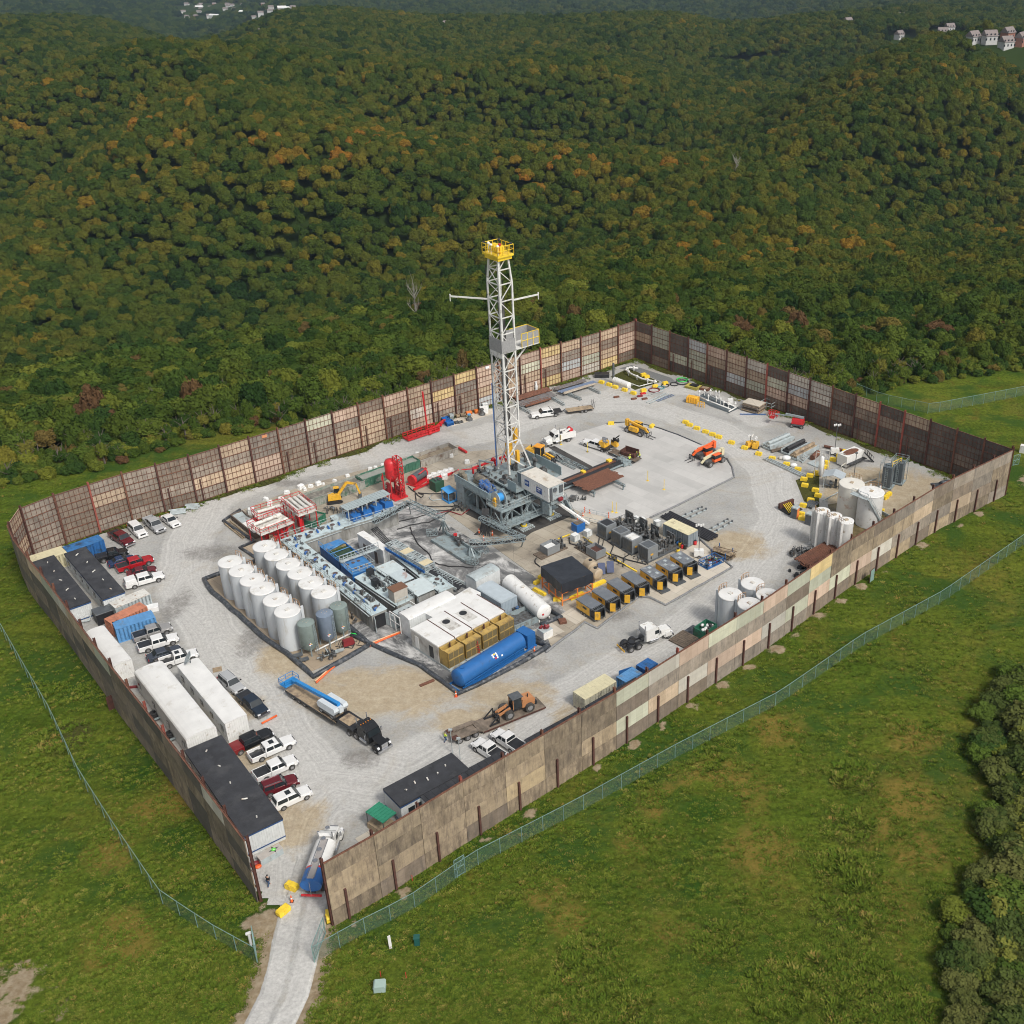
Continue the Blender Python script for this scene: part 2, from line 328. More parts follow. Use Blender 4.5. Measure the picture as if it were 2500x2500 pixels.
# ground: one sheet out to the horizon
xs=axis(-128,112,1.0,(-5200,6500)); ys=axis(52,300,1.0,(-60,9000))
nx,ny=len(xs),len(ys)
co=np.zeros((ny,nx,3)); msk=np.zeros((ny,nx,4)); msk[...,3]=1
for j,y in enumerate(ys):
    for i,x in enumerate(xs):
        z=T(x,y)
        near=-130<x<115 and 50<y<302
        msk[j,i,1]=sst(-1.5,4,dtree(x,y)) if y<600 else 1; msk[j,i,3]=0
        if near:
            inside=inpoly(x,y,PADP)
            if inside: z=-.12
            else:
                z+=mnoise.noise(Vector((x*.35,y*.35,9)))*.10
                dd=0
                for sx,sy,sr in SPOIL:
                    e=math.hypot(x-sx,y-sy)/sr
                    if e<1.6: dd=max(dd,1.5-e*1.25+.7*mnoise.noise(Vector((x*.9,y*.9,1)))); z+=.35*max(0,1-e)
                rd=min(seg_d(x,y,*ROADC[k],*ROADC[k+1]) for k in range(len(ROADC)-1))
                dd=max(dd,sst(5.6,2.6,rd)*1.0)
                # worn patch in the field corner by the lane
                e=math.hypot((x-SOILC[0])/4.8,(y-SOILC[1])/4); dd=max(dd,1.0-e*.8+1.5*mnoise.noise(Vector((x*.35,y*.35,2)))+.6*mnoise.noise(Vector((x*.9,y*.9,2))))
                msk[j,i,0]=max(0,min(1,dd))
                f_=lambda S_: max([0]+[1.3-math.hypot(x-a,y-b_)/r for a,b_,r in S_ if abs(x-a)<r*1.4 and abs(y-b_)<r*1.4])
                msk[j,i,2]=f_(GOLD)*1.25; msk[j,i,3]=f_(BRWN)*1.2; dkg=f_(DARKG)
                if dkg>0: msk[j,i,2]=-dkg
                if rd<3.6: z=min(z,0)-.05
        co[j,i]=(x,y,z)
me=bpy.data.meshes.new('ground'); idx=np.arange(nx*ny).reshape(ny,nx)
fa=np.stack([idx[:-1,:-1],idx[:-1,1:],idx[1:,1:],idx[1:,:-1]],-1).reshape(-1,4)
me.from_pydata(co.reshape(-1,3).tolist(),[],fa.tolist())
at=me.color_attributes.new('wear','FLOAT_COLOR','POINT'); at.data.foreach_set('color',msk.reshape(-1)); me.polygons.foreach_set('use_smooth',[True]*len(me.polygons)); me.update()
ground=bpy.data.objects.new('ground',me); COL.objects.link(ground); tag(ground,kind='structure')
def nodes(name):
    m=bpy.data.materials.new(name); m.use_nodes=True; n=m.node_tree.nodes; L=m.node_tree.links; b=n['Principled BSDF']
    def N(sc,de=6,ro=.55,vec=None,dist=0):
        t=n.new('ShaderNodeTexNoise'); t.inputs['Scale'].default_value=sc; t.inputs['Detail'].default_value=de; t.inputs['Roughness'].default_value=ro; t.inputs['Distortion'].default_value=dist
        if vec: L.new(vec,t.inputs['Vector'])
        return t.outputs['Fac']
    def MR(src,a,b_,c=0,d=1):
        t=n.new('ShaderNodeMapRange'); t.inputs[1].default_value=a; t.inputs[2].default_value=b_; t.inputs[3].default_value=c; t.inputs[4].default_value=d; L.new(src,t.inputs[0]); return t.outputs[0]
    def MX(f,a,c,bl='MIX'):
        t=n.new('ShaderNodeMix'); t.data_type='RGBA'; t.blend_type=bl
        if isinstance(f,float): t.inputs[0].default_value=f
        else: L.new(f,t.inputs[0])
        for k,s in ((6,a),(7,c)):
            if isinstance(s,tuple): t.inputs[k].default_value=(*s,1)
            else: L.new(s,t.inputs[k])
        return t.outputs[2]
    def MA(op,a,c):
        t=n.new('ShaderNodeMath'); t.operation=op
        for k,s in ((0,a),(1,c)):
            if isinstance(s,(int,float)): t.inputs[k].default_value=s
            else: L.new(s,t.inputs[k])
        return t.outputs[0]
    def bump(src,st,di=.1):
        t=n.new('ShaderNodeBump'); t.inputs['Strength'].default_value=st; t.inputs['Distance'].default_value=di; L.new(src,t.inputs['Height']); L.new(t.outputs[0],b.inputs['Normal'])
    tc=n.new('ShaderNodeTexCoord').outputs['Object']
    return m,n,L,b,N,MR,MX,MA,bump,tc
def attr(n,name):
    a=n.new('ShaderNodeAttribute'); a.attribute_name=name; return a
# grass
m,n,L,b,N,MR,MX,MA,bump,tc=nodes('field_grass')
base=MX(MR(N(.045,5,.6,tc),.35,.65),(.062,.100,.012),(.112,.134,.019))
base=MX(MR(N(.11,6,.65,tc,.8),.55,.75),base,(.045,.080,.016))
base=MX(MR(N(.03,6,.7,tc,.6),.52,.68,0,.8),base,(.16,.125,.03))
base=MX(MR(N(.13,6,.7,tc,1.0),.57,.72,0,.7),base,(.13,.078,.022))
mpg=n.new('ShaderNodeMapping'); mpg.inputs['Rotation'].default_value=(0,0,rad(-42)); mpg.inputs['Scale'].default_value=(.12,1.4,1); L.new(tc,mpg.inputs[0])
base=MX(1.0,base,MX(MR(N(.35,5,.6,mpg.outputs[0],.4),.35,.65),(.80,.82,.8),(1.2,1.18,1.15)),'MULTIPLY')
f1=N(1.4,8,.75,tc); f2=N(4.5,4,.6,tc)
base=MX(1.0,base,MX(MR(f1,.3,.72),(.42,.42,.42),(1.6,1.6,1.5)),'MULTIPLY')
base=MX(MR(N(.07,5,.65,tc,.5),.48,.6,0,.85),base,(.035,.078,.014))
base=MX(MR(f2,.62,.74,0,.5),base,(.11,.125,.03))
a=attr(n,'wear'); sp=n.new('ShaderNodeSeparateColor'); L.new(a.outputs['Color'],sp.inputs[0])
nz=MA('MULTIPLY',MA('SUBTRACT',N(.5,8,.75,tc,.6),.5),1.7)
base=MX(MR(MA('ADD',sp.outputs[2],nz),.25,.9,0,.85),base,MX(MR(N(2.2,5,.7,tc),.3,.7),(.15,.115,.022),(.24,.17,.045)))
base=MX(MR(MA('ADD',MA('MULTIPLY',sp.outputs[2],-1.0),nz),.25,.9,0,.8),base,(.026,.070,.010))
base=MX(MR(MA('ADD',a.outputs['Alpha'],nz),.25,.9,0,.8),base,MX(MR(N(2.2,5,.7,tc),.3,.7),(.04,.042,.014),(.095,.085,.035)))
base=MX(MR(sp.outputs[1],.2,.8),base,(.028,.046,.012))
dirtc=MX(MR(N(1.2,6,.6,tc),.35,.7),(.24,.18,.11),(.37,.31,.22))
fac=MR(MA('ADD',sp.outputs[0],MA('MULTIPLY',MA('SUBTRACT',N(1.1,8,.75,tc),.5),1.5)),.38,.58)
base=MX(fac,base,dirtc)
L.new(base,b.inputs['Base Color']); b.inputs['Roughness'].default_value=1.0; b.inputs['Specular IOR Level'].default_value=.02; bump(f1,.9,.35); ground.data.materials.append(m)
# gravel pad sheet with worn wheel tracks, tan clay patches and stains
def polyd(x,y,P): return min(seg_d(x,y,*P[i],*P[i+1]) for i in range(len(P)-1))
def W(k,*pts): return [tuple(g(k,*p))[:2] for p in pts]
RING=W('F',(700,2180),(720,1990),(800,1900),(1000,1930),(1180,1830),(1400,1700),(1650,1560),(1830,1400),(1910,1270),(1880,1150),(1760,1050),(1560,985),(1400,990),(1180,1060),(950,1100),(700,1150),(520,1220),(460,1320),(450,1430),(530,1560),(640,1690),(700,1800),(760,1900))
TRK2=W('F',(1400,990),(1560,940),(1720,960),(1850,1030)); TRK3=W('F',(730,2100),(830,1960),(960,1860),(1100,1790))
TAN=[(*W('F',(930,1690))[0],17,8),(*W('F',(1150,1760))[0],8,4),(*W('F',(560,1730))[0],7,5),(*W('F',(690,2010))[0],7,7),(*W('F',(1800,1330))[0],8,7),(*W('F',(2150,1180))[0],16,10),(*W('F',(700,1590))[0],6,10),(*W('F',(1250,1700))[0],9,5),(*W('F',(1850,1480))[0],8,4),(*W('F',(590,1850))[0],6,5),(*W('F',(1400,1780))[0],5,8)]
TAN2=[(*W('F',(2150,1210))[0],12,9)]
DRK=[(*W('F',(1000,1990))[0],6,2),(*W('F',(880,1850))[0],4,3),(*W('F',(1500,1500))[0],4,3),(*W('F',(2080,1430))[0],3,4),(*W('F',(700,1180))[0],6,2),(*W('F',(430,1480))[0],3,7),(*W('F',(1280,1620))[0],5,2),(*W('F',(620,1560))[0],3.5,7),(*W('F',(520,1350))[0],8,4),(*W('F',(1700,1660))[0],5,3)]
def sheet(name,poly,step,z,mask=None,zf=None):
    x0,x1=min(p[0] for p in poly),max(p[0] for p in poly); y0,y1=min(p[1] for p in poly),max(p[1] for p in poly)
    cx=np.arange(x0,x1+step,step); cy=np.arange(y0,y1+step,step); ids={}; vs=[]; fs=[]; mk=[]; lt=[]
    cin=[[inpoly(x,y,poly) for x in list(cx)+[cx[-1]+step]] for y in list(cy)+[cy[-1]+step]]; ins=[[cin[j][i] and cin[j][i+1] and cin[j+1][i] and cin[j+1][i+1] for i in range(len(cx))] for j in range(len(cy))]
    def vid(i,j):
        if (i,j) not in ids:
            ids[i,j]=len(vs); x,y=cx[i],cy[j]; vs.append((x,y,z if zf is None else z+zf(x,y))); mk.append(mask(x,y) if mask else (0,0,0,1)); lt.append(min(polyd(x,y,RING),polyd(x,y,TRK2)+.6) if mask else 0)
        return ids[i,j]
    for j in range(len(cy)-1):
        for i in range(len(cx)-1):
            if ins[j][i]: fs.append((vid(i,j),vid(i+1,j),vid(i+1,j+1),vid(i,j+1)))
    me=bpy.data.meshes.new(name); me.from_pydata(vs,[],fs)
    at=me.color_attributes.new('wear','FLOAT_COLOR','POINT'); at.data.foreach_set('color',np.array(mk,dtype=float).reshape(-1)); me.update()
    la=me.attributes.new('lat','FLOAT','POINT'); la.data.foreach_set('value',lt); o=bpy.data.objects.new(name,me); COL.objects.link(o); return tag(o,kind='structure')
def pmask(x,y):
    r=polyd(x,y,RING); t=max(sst(6.5,2.5,r),sst(4,1.5,polyd(x,y,TRK2)),sst(5,1,polyd(x,y,TRK3))*.8)
    tn=0
    for cx,cy,a,b_ in TAN:
        e=math.hypot((x-cx)/a,(y-cy)/b_); tn=max(tn,sst(1.25,.3,e))
    for cx,cy,a,b_ in TAN2:
        e=math.hypot((x-cx)/a,(y-cy)/b_); tn=max(tn,sst(1.1,.7,e)*1.6)
    dk=0
    for cx,cy,a,b_ in DRK: dk=max(dk,sst(1.3,.3,math.hypot((x-cx)/a,(y-cy)/b_)))
    return (t,tn,dk,1)
pad=sheet('gravel_pad',PADP,1.0,0.0,pmask)
m,n,L,b,N,MR,MX,MA,bump,tc=nodes('pad_gravel')
sp=n.new('ShaderNodeSeparateColor'); L.new(attr(n,'wear').outputs['Color'],sp.inputs[0])
c=MX(MR(N(.09,6,.6,tc),.35,.68),(.31,.31,.30),(.42,.415,.395))
c=MX(MR(N(.35,6,.7,tc,.5),.5,.72,0,.5),c,(.35,.315,.25))
wv=MR(MA('ADD',sp.outputs[0],MA('MULTIPLY',MA('SUBTRACT',N(.3,7,.7,tc,1.),.5),1.2)),.35,.75,0,.85)
c=MX(wv,c,MX(MR(N(1.2,5,.6,tc),.3,.7),(.44,.435,.42),(.53,.525,.505)))
c=MX(MR(MA('ADD',sp.outputs[1],MA('MULTIPLY',MA('SUBTRACT',N(.22,8,.75,tc,1.),.5),1.8)),.38,.85,0,.85),c,MX(MR(N(.7,6,.6,tc),.3,.7),(.33,.255,.155),(.46,.385,.27)))
c=MX(MR(MA('ADD',sp.outputs[2],MA('MULTIPLY',MA('SUBTRACT',N(.8,8,.8,tc,1.),.5),2.4)),.45,1.1,0,.6),c,(.13,.12,.11))
tn=n.new('ShaderNodeTexNoise'); tn.noise_dimensions='1D'; tn.inputs['Scale'].default_value=1.9; tn.inputs['Detail'].default_value=4; tn.inputs['Roughness'].default_value=.7; L.new(MA('ADD',attr(n,'lat').outputs['Fac'],MA('MULTIPLY',N(.05,3,.5,tc),6.0)),tn.inputs['W'])
c=MX(MA('MULTIPLY',sp.outputs[0],.9),c,MX(1.0,c,MX(MR(tn.outputs['Fac'],.33,.67),(.86,.855,.85),(1.09,1.087,1.08)),'MULTIPLY'))
c=MX(MR(N(.5,9,.8,tc,1.2),.57,.72,0,.5),c,(.19,.18,.165))
c=MX(MR(N(.07,7,.7,tc,1.5),.54,.68,0,.45),c,(.34,.29,.215))
c=MX(1.0,c,MX(MR(N(2.6,6,.8,tc),.3,.7),(.76,.76,.76),(1.2,1.2,1.2)),'MULTIPLY')
L.new(c,b.inputs['Base Color']); b.inputs['Roughness'].default_value=.92; b.inputs['Specular IOR Level'].default_value=.2; bump(N(3,6,.8,tc),.5,.08); pad.data.materials.append(m); PADM=m
# access road strip
rv=[];rf=[];rp=resample(ROADC,1.2)
for i,p in enumerate(rp):
    d=(rp[min(i+1,len(rp)-1)]-rp[max(i-1,0)]).normalized(); nn=Vector((-d.y,d.x,0))
    for k,o in enumerate((-2.9,-2.3,-1.5,-.7,0,.7,1.5,2.3,2.9)):
        o2=o*(1+.10*mnoise.noise(Vector((i*.35,k*3.,0)))) if abs(o)>2 else o
        zz=(0.05 if abs(o)<2.6 else -.12)-(.03 if abs(abs(o)-.9)<.3 else 0); q=p+nn*o2; rv.append((q.x,q.y,zz))
for i in range(len(rp)-1):
    for k in range(8): a=i*9+k; rf.append((a,a+1,a+10,a+9))
me=bpy.data.meshes.new('access_road'); me.from_pydata(rv,[],rf); at=me.color_attributes.new('wear','FLOAT_COLOR','POINT')
at.data.foreach_set('color',[c_ for i in range(len(rp)) for k in range(9) for c_ in ((1.1 if k in(1,2,3,5,6,7) else .05),(.55 if k in(0,8) else .1),(.25 if k==4 else 0),1)]); me.update()
ro=bpy.data.objects.new('access_road',me); COL.objects.link(ro); tag(ro,kind='structure'); me.materials.append(PADM)
# mat floors and liners laid on the gravel, each a sheet a little above the one below
def floor(name,poly,z,material,step=2.5):
    o=M(); o.prism(poly,z-.05,z); ob=o.build(name,material); return tag(ob,kind='structure')
def matfloor(name,c1,c2,stain,seam,sc=.25,sa=.55,st=(.12,.11,.10),rot=.75,bw=6.0,bh=2.4):
    m,n,L,b,N,MR,MX,MA,bump,tc=nodes(name)
    mp=n.new('ShaderNodeMapping'); mp.inputs['Rotation'].default_value=(0,0,rot); L.new(tc,mp.inputs[0])
    br=n.new('ShaderNodeTexBrick'); br.inputs['Scale'].default_value=1; br.inputs['Brick Width'].default_value=bw; br.inputs['Row Height'].default_value=bh; br.inputs['Mortar Size'].default_value=.05; L.new(mp.outputs[0],br.inputs['Vector'])
    br.inputs['Color1'].default_value=(1,1,1,1); br.inputs['Color2'].default_value=(.86,.86,.86,1); br.inputs['Mortar'].default_value=(*seam,1); br.inputs['Mortar Smooth'].default_value=.3
    c=MX(MR(N(.12,6,.65,tc,.4),.35,.65),c1,c2); c=MX(MR(N(sc,8,.75,tc,.8),sa,sa+.14,0,stain),c,st)
    c=MX(MR(N(1.6,8,.8,tc),.58,.75,0,.45),c,tuple(.6*x for x in c1)); c=MX(1.0,c,br.outputs[0],'MULTIPLY'); L.new(c,b.inputs['Base Color']); b.inputs['Roughness'].default_value=.85; return m
lightmat=matfloor('pale_mat_floor',(.44,.435,.42),(.53,.52,.50),.35,(.84,.84,.84),.12,.60,(.27,.255,.23))
tanmat=matfloor('tan_mat_floor',(.33,.285,.22),(.46,.415,.34),.7,(.6,.6,.6),.13,.52,(.16,.14,.12))
tankmat=matfloor('tank_floor',(.34,.27,.19),(.42,.34,.25),.4,(.7,.7,.7))
stainmat=matfloor('stained_liner_floor',(.065,.068,.072),(.20,.20,.198),.95,(.9,.9,.9),.16,.47,(.60,.595,.58),.75,9,9)
blackmat=matfloor('black_mat_floor',(.040,.038,.037),(.075,.07,.065),.3,(.5,.5,.5),.5,.6,(.16,.14,.12),.75,2.4,1.2)
palemat=matfloor('pale_ply_floor',(.50,.45,.37),(.60,.55,.47),.3,(.7,.7,.7))
P_light=W('R4',(345,935),(620,800),(900,715),(1060,702),(1200,710),(1330,738),(1560,815),(1790,915))+W('R2',(1060,1240),(1110,1320),(1130,1412),(900,1530),(700,1630),(480,1730),(335,1798))+W('C3',(1932,760),(1500,560),(1300,260))
floor('pale_mat_floor',P_light,.08,lightmat)
P_tan=W('C3',(-120,560),(60,440),(440,262),(762,128),(860,185),(1060,170),(1330,120))+W('R4',(345,935),(480,1110),(640,1260),(1290,1605))+W('C4',(830,757),(1100,880),(1260,980),(1420,1085))+W('C4',(830,1440),(740,1430),(700,1480),(380,1700),(270,1650),(-60,1905))+W('C3',(1480,1830),(1400,1240),(640,690),(330,610))
floor('tan_mat_floor',P_tan,.06,tanmat)
floor('pale_ply_floor',W('C4',(1260,950),(1535,1180),(965,1503),(700,1370),(900,1180)),.09,palemat)
floor('pale_ply_pad',W('C4',(60,1590),(210,1500),(330,1590),(200,1670)),.085,palemat)
floor('pale_ply_step',W('C3',(1370,1740),(1560,1650),(1680,1730),(1490,1815)),.085,palemat)
floor('stained_liner_floor',W('C3',(0,560),(340,615),(1410,1250),(1690,1560),(1500,1680),(1560,1850))+W('B3',(450,955),(240,800),(100,690),(0,640))+W('B1',(1400,295),(1330,270),(1180,140))+W('C2',(1300,1380),(1100,1000),(1250,860)),.07,stainmat)
floor('tank_floor',W('C2',(165,1300),(620,1130),(480,1020),(620,965),(900,950),(1640,1600),(1400,1680),(1590,1850))+W('B1',(1390,290),(785,552)),.075,tankmat)
floor('rear_mat_floor',W('C2',(335,785),(490,690),(1010,480),(1500,350),(1930,240),(1932,560),(1300,860),(620,975)),.055,tanmat)
floor('black_mat_floor',W('C3',(830,720),(960,590),(1600,560),(1790,720),(1400,880),(1310,950)),.10,blackmat)
floor('black_mat_lane',W('R4',(345,940),(400,925),(760,1120),(700,1180)),.10,blackmat)
# ------------------------------------------------------------------ trees
def foliage(name,cols,kn=1.0,region=True):
    m,n,L,b,N,MR,MX,MA,bump,tc=nodes(name)
    oi=n.new('ShaderNodeObjectInfo'); cr=n.new('ShaderNodeValToRGB'); e=cr.color_ramp.elements
    while len(e)<len(cols): e.new(.5)
    for k,(p,c) in enumerate(cols): e[k].position=p; e[k].color=(*c,1)
    loc=oi.outputs['Location']
    f=oi.outputs['Random']
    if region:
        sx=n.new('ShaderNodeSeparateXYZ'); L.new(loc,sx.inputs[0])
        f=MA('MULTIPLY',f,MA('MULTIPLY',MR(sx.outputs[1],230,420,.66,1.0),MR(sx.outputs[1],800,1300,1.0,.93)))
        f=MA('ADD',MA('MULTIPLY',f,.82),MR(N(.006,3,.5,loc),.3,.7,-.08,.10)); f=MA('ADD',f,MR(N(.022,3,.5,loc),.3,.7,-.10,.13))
        f=MA('ADD',f,MR(sx.outputs[0],-500,-100,-.05,0)); f=MA('ADD',f,MR(sx.outputs[2],-85,-25,-.16,.04)); f=MA('ADD',f,MA('MULTIPLY',MR(sx.outputs[1],330,430,0,.12),MR(sx.outputs[1],650,900,1,0)))  # height term puts relief shading into leaf colour: hollows deeper green, ridges paler olive
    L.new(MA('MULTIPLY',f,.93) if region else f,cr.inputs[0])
    c=MX(1.0,cr.outputs[0],MX(MR(N(.9*kn,5,.7,tc),.3,.7),(.72,.73,.7),(1.28,1.26,1.22)),'MULTIPLY')
    L.new(c,b.inputs['Base Color']); b.inputs['Roughness'].default_value=.9; b.inputs['Specular IOR Level'].default_value=.03
    return m
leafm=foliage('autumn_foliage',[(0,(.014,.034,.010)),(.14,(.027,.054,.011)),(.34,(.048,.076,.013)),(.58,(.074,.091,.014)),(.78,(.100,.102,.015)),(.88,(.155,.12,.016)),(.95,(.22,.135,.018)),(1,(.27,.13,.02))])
scrubm=foliage('scrub_foliage',[(0,(.03,.062,.015)),(.35,(.055,.09,.016)),(.7,(.09,.12,.02)),(.88,(.14,.155,.024)),(.95,(.11,.06,.033)),(1,(.16,.15,.025))],1,False)
brownm=foliage('brown_scrub',[(0,(.040,.066,.017)),(.4,(.070,.092,.024)),(.7,(.115,.120,.038)),(.85,(.075,.12,.02)),(1,(.18,.18,.04))],1,False)
barkm=mat('bark',(.10,.085,.07),.95,var=.3,scale=4); palebark=mat('pale_bark',(.24,.225,.20),.9,var=.2,scale=3)
def crown_mesh(name,seed,shape=(1,1,1),nl=15,leaf=.12,dens=85,mt=None,core=.86,spread=.62,lr=(.30,.46)):
    r=np.random.RandomState(seed); V=[];F=[];o=0
    # small icosphere
    t=(1+5**.5)/2; iv=np.array([(-1,t,0),(1,t,0),(-1,-t,0),(1,-t,0),(0,-1,t),(0,1,t),(0,-1,-t),(0,1,-t),(t,0,-1),(t,0,1),(-t,0,-1),(-t,0,1)],float); iv/=np.linalg.norm(iv[0])
    fi=[(0,11,5),(0,5,1),(0,1,7),(0,7,10),(0,10,11),(1,5,9),(5,11,4),(11,10,2),(10,7,6),(7,1,8),(3,9,4),(3,4,2),(3,2,6),(3,6,8),(3,8,9),(4,9,5),(2,4,11),(6,2,10),(8,6,7),(9,8,1)]
    cen=[]
    for i in range(nl):
        z=1-2*(i+.5)/nl; z=z*.75+.12; a=i*2.39996+r.uniform(-.4,.4); q=math.sqrt(max(0,1-z*z)); k=spread*r.uniform(.8,1.12)
        cen.append(np.array([q*math.cos(a)*k,q*math.sin(a)*k,z*k]))
    cen.append(np.array([0,0,.1])); shp=np.array(shape)
    for i,c in enumerate(cen):
        rr=r.uniform(*lr) if i<nl else .55
        V+= list((c+iv*rr*core*r.uniform(.8,1.1,(12,1)))*shp); F+=[tuple(o+k for k in f) for f in fi]; o+=12
        n=int(dens*(rr/.4)**2)
        d=r.normal(size=(n,3)); d/=np.linalg.norm(d,axis=1)[:,None]; d[:,2]=np.where(d[:,2]<-.5,-d[:,2],d[:,2])
        for dd in d:
            p=(c+dd*rr*r.uniform(.88,1.13)); nn=dd+r.normal(size=3)*.45+np.array([0,0,.25]); nn/=np.linalg.norm(nn)
            u=np.cross(nn,r.normal(size=3)); u/=np.linalg.norm(u); v=np.cross(nn,u); s=leaf*r.uniform(.6,1.35)
            q=[p+u*s,p+v*s*.8,p-u*s*.9,p-v*s*.7]; V+=[x*shp for x in q]; F.append((o,o+1,o+2,o+3)); o+=4
    me=bpy.data.meshes.new(name); me.from_pydata([tuple(v) for v in V],[],F); me.materials.append(mt or leafm); me.update(); return me
K_=dict(leaf=.095,dens=130,core=.88)
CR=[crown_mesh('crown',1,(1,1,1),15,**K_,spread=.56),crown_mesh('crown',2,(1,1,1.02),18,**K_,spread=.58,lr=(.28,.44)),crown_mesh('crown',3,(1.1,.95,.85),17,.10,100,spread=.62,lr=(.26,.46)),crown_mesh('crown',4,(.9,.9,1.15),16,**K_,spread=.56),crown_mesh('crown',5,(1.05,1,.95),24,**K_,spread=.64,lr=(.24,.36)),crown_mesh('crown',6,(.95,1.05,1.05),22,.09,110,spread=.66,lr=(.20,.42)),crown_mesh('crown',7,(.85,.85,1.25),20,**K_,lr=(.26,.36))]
SC=[crown_mesh('crown',11,(1.1,1.1,.8),14,.08,170,scrubm),crown_mesh('crown',12,(1,1,1.1),18,.075,170,scrubm),crown_mesh('crown',13,(1.25,1,.9),22,.075,170,scrubm,lr=(.22,.36)),crown_mesh('crown',14,(.8,.8,1.4),18,.08,160,scrubm)]
def trunk_mesh(seed,h=1.0,mt=barkm,limbs=5,bare=False):
    r=random.Random(seed); o=M(); top=(r.uniform(-.06,.06),r.uniform(-.06,.06),h)
    o.cyl((0,0,-.15),(top[0]*.4,top[1]*.4,h*.45),.05,7,.038,cap=False); o.cyl((top[0]*.4,top[1]*.4,h*.45),top,.038,6,.015,cap=False)
    for i in range(limbs):
        z=h*r.uniform(.3,.85); a=i*2.4+r.random(); l=r.uniform(.25,.5)*(1.2-z/h*.6); e=(l*math.cos(a),l*math.sin(a),z+l*.8); o.cyl((top[0]*z/h,top[1]*z/h,z),e,.02,5,.008,cap=False)
        if bare:
            for k in range(4): f=Vector(e)*.5+Vector((0,0,z))*.5+Vector((0,0,0)); q=Vector(e).lerp(Vector((0,0,z)),r.uniform(0,.6)); o.cyl(q,q+Vector((r.uniform(-.2,.2),r.uniform(-.2,.2),r.uniform(.05,.25))),.008,4,.003,cap=False)
    x=o.build('tmp',mt); me=x.data; me.name='trunk'; bpy.data.objects.remove(x); return me
TM=[trunk_mesh(i) for i in range(4)]; BARE=trunk_mesh(9,1.25,palebark,12,True)
HFOV=lambda x,y:(x/(y*math.cos(PITCH)+ (CAMH+30)*math.sin(PITCH)+1e-6))
pts=[]; RT=random.Random(21)
def inview(x,y,z,mg=14):
    zc=y*math.cos(PITCH)-(z-CAMH)*math.sin(PITCH)
    if zc<5: return False
    u=CX+FPX*x/zc; v=1250+FPX*(-(y*math.sin(PITCH)+(z-CAMH)*math.cos(PITCH)))/zc; q=mg/zc*FPX
    return -q<u<2500+q and -q*1.5<v<2500+q
OPEN=[(1830/1,0)]
def clearing(x,y):
    for cx,cy,a,b_ in CLEAR:
        if ((x-cx)/a)**2+((y-cy)/b_)**2<1: return True
    return False
def onhill(px,py,z0=-40):
    a=Vector((0,0,CAMH)); d=(g('F',px,py,0)-a).normalized(); t=320.0
    while t<7000:
        p=a+d*t
        if p.z<T(p.x,p.y)+1.5: return p
        t+=12
    return p
HOUSES=[]
for (hx,hy,hz) in ((2200,45,0),(2318,72,0),(2300,88,1),(2408,70,0),(2375,98,0),(2415,100,1),(2460,88,2),(2455,115,1),(2490,112,2),(2070,58,1),(2195,90,1),(1090,66,1),(1360,53,2),(600,105,2),(640,85,1)):
    HOUSES.append((onhill(hx,hy),hz))
CLEAR=[(p.x,p.y-14,17,30) for p,_ in HOUSES]+[(*onhill(2330,145)[:2],26,9),(*onhill(2450,290)[:2],22,10),(*onhill(1850,160)[:2],40,10),(*onhill(1115,160)[:2],20,10)]
TOWN=[(q,onhill(q[0],q[1]-4,-70)) for q in [(R.uniform(440,760),R.uniform(20,56)) for _ in range(40)]]
TOWN=[q for q in TOWN if q[1].y>1750]
CLEAR+=[(p.x,p.y-22,26,48) for _,p in TOWN]+[(*onhill(470,28,-70)[:2],60,25)]
y=100.0
while y<3300:
    sp=3.9+.5*sst(250,330,y)+.65*sst(380,520,y)+sst(900,3000,y)*9
    wv=(y*math.cos(PITCH)+(CAMH+40)*math.sin(PITCH))
    x0,x1=-CX/FPX*wv-130,(2500-CX)/FPX*wv+130
    x=x0
    while x<x1:
        px,py=x+RT.uniform(-.5,.5)*sp,y+RT.uniform(-.5,.5)*sp
        x+=sp*.95
        if not inpoly(px,py,FOR): continue
        d=dtree(px,py) if py<420 else 99
        if d<.6 or clearing(px,py): continue
        z=T(px,py)
        if not inview(px,py,z+8,120): continue
        k=sst(20,160,d if py<420 else 300)
        rr=(2.4+.85*k)*RT.choice((RT.uniform(.7,.95),RT.uniform(.85,1.15),RT.uniform(1.1,1.7)))*(1+sst(900,3000,y)*.8)*(1 if d>9 else .35+.06*d)
        hh=(4.0+8.0*k)*RT.uniform(.75,1.3)
        pts.append((px,py,z,rr,hh,RT.randrange(100),RT.uniform(0,6.28),d))
    y+=sp*.92
pts.sort(key=lambda p:p[0]**2+p[1]**2+(p[2]-CAMH)**2)
seen=[p for p in pts if inview(p[0],p[1],p[2]+8,3)]; near=seen[:300]; ns_=set(near); far=[p for p in pts if p not in ns_]
def treelab(x,y,d,tall,scr):
    wh='behind the far left end of the back wall' if x<-75 else 'behind the back wall left of the mast' if x<-45 else 'behind the back wall around the mast' if x<-10 else 'behind the farthest wall corner' if x<25 else 'behind the dark right rear wall' if x<62 else 'above the green slope right of the wall'
    ro='edge tree' if d<11 else 'second-row tree' if d<24 else 'deeper tree'
    return ('tall narrow ' if tall else 'bushy ' if scr else 'rounded ')+ro+' in the wood '+wh
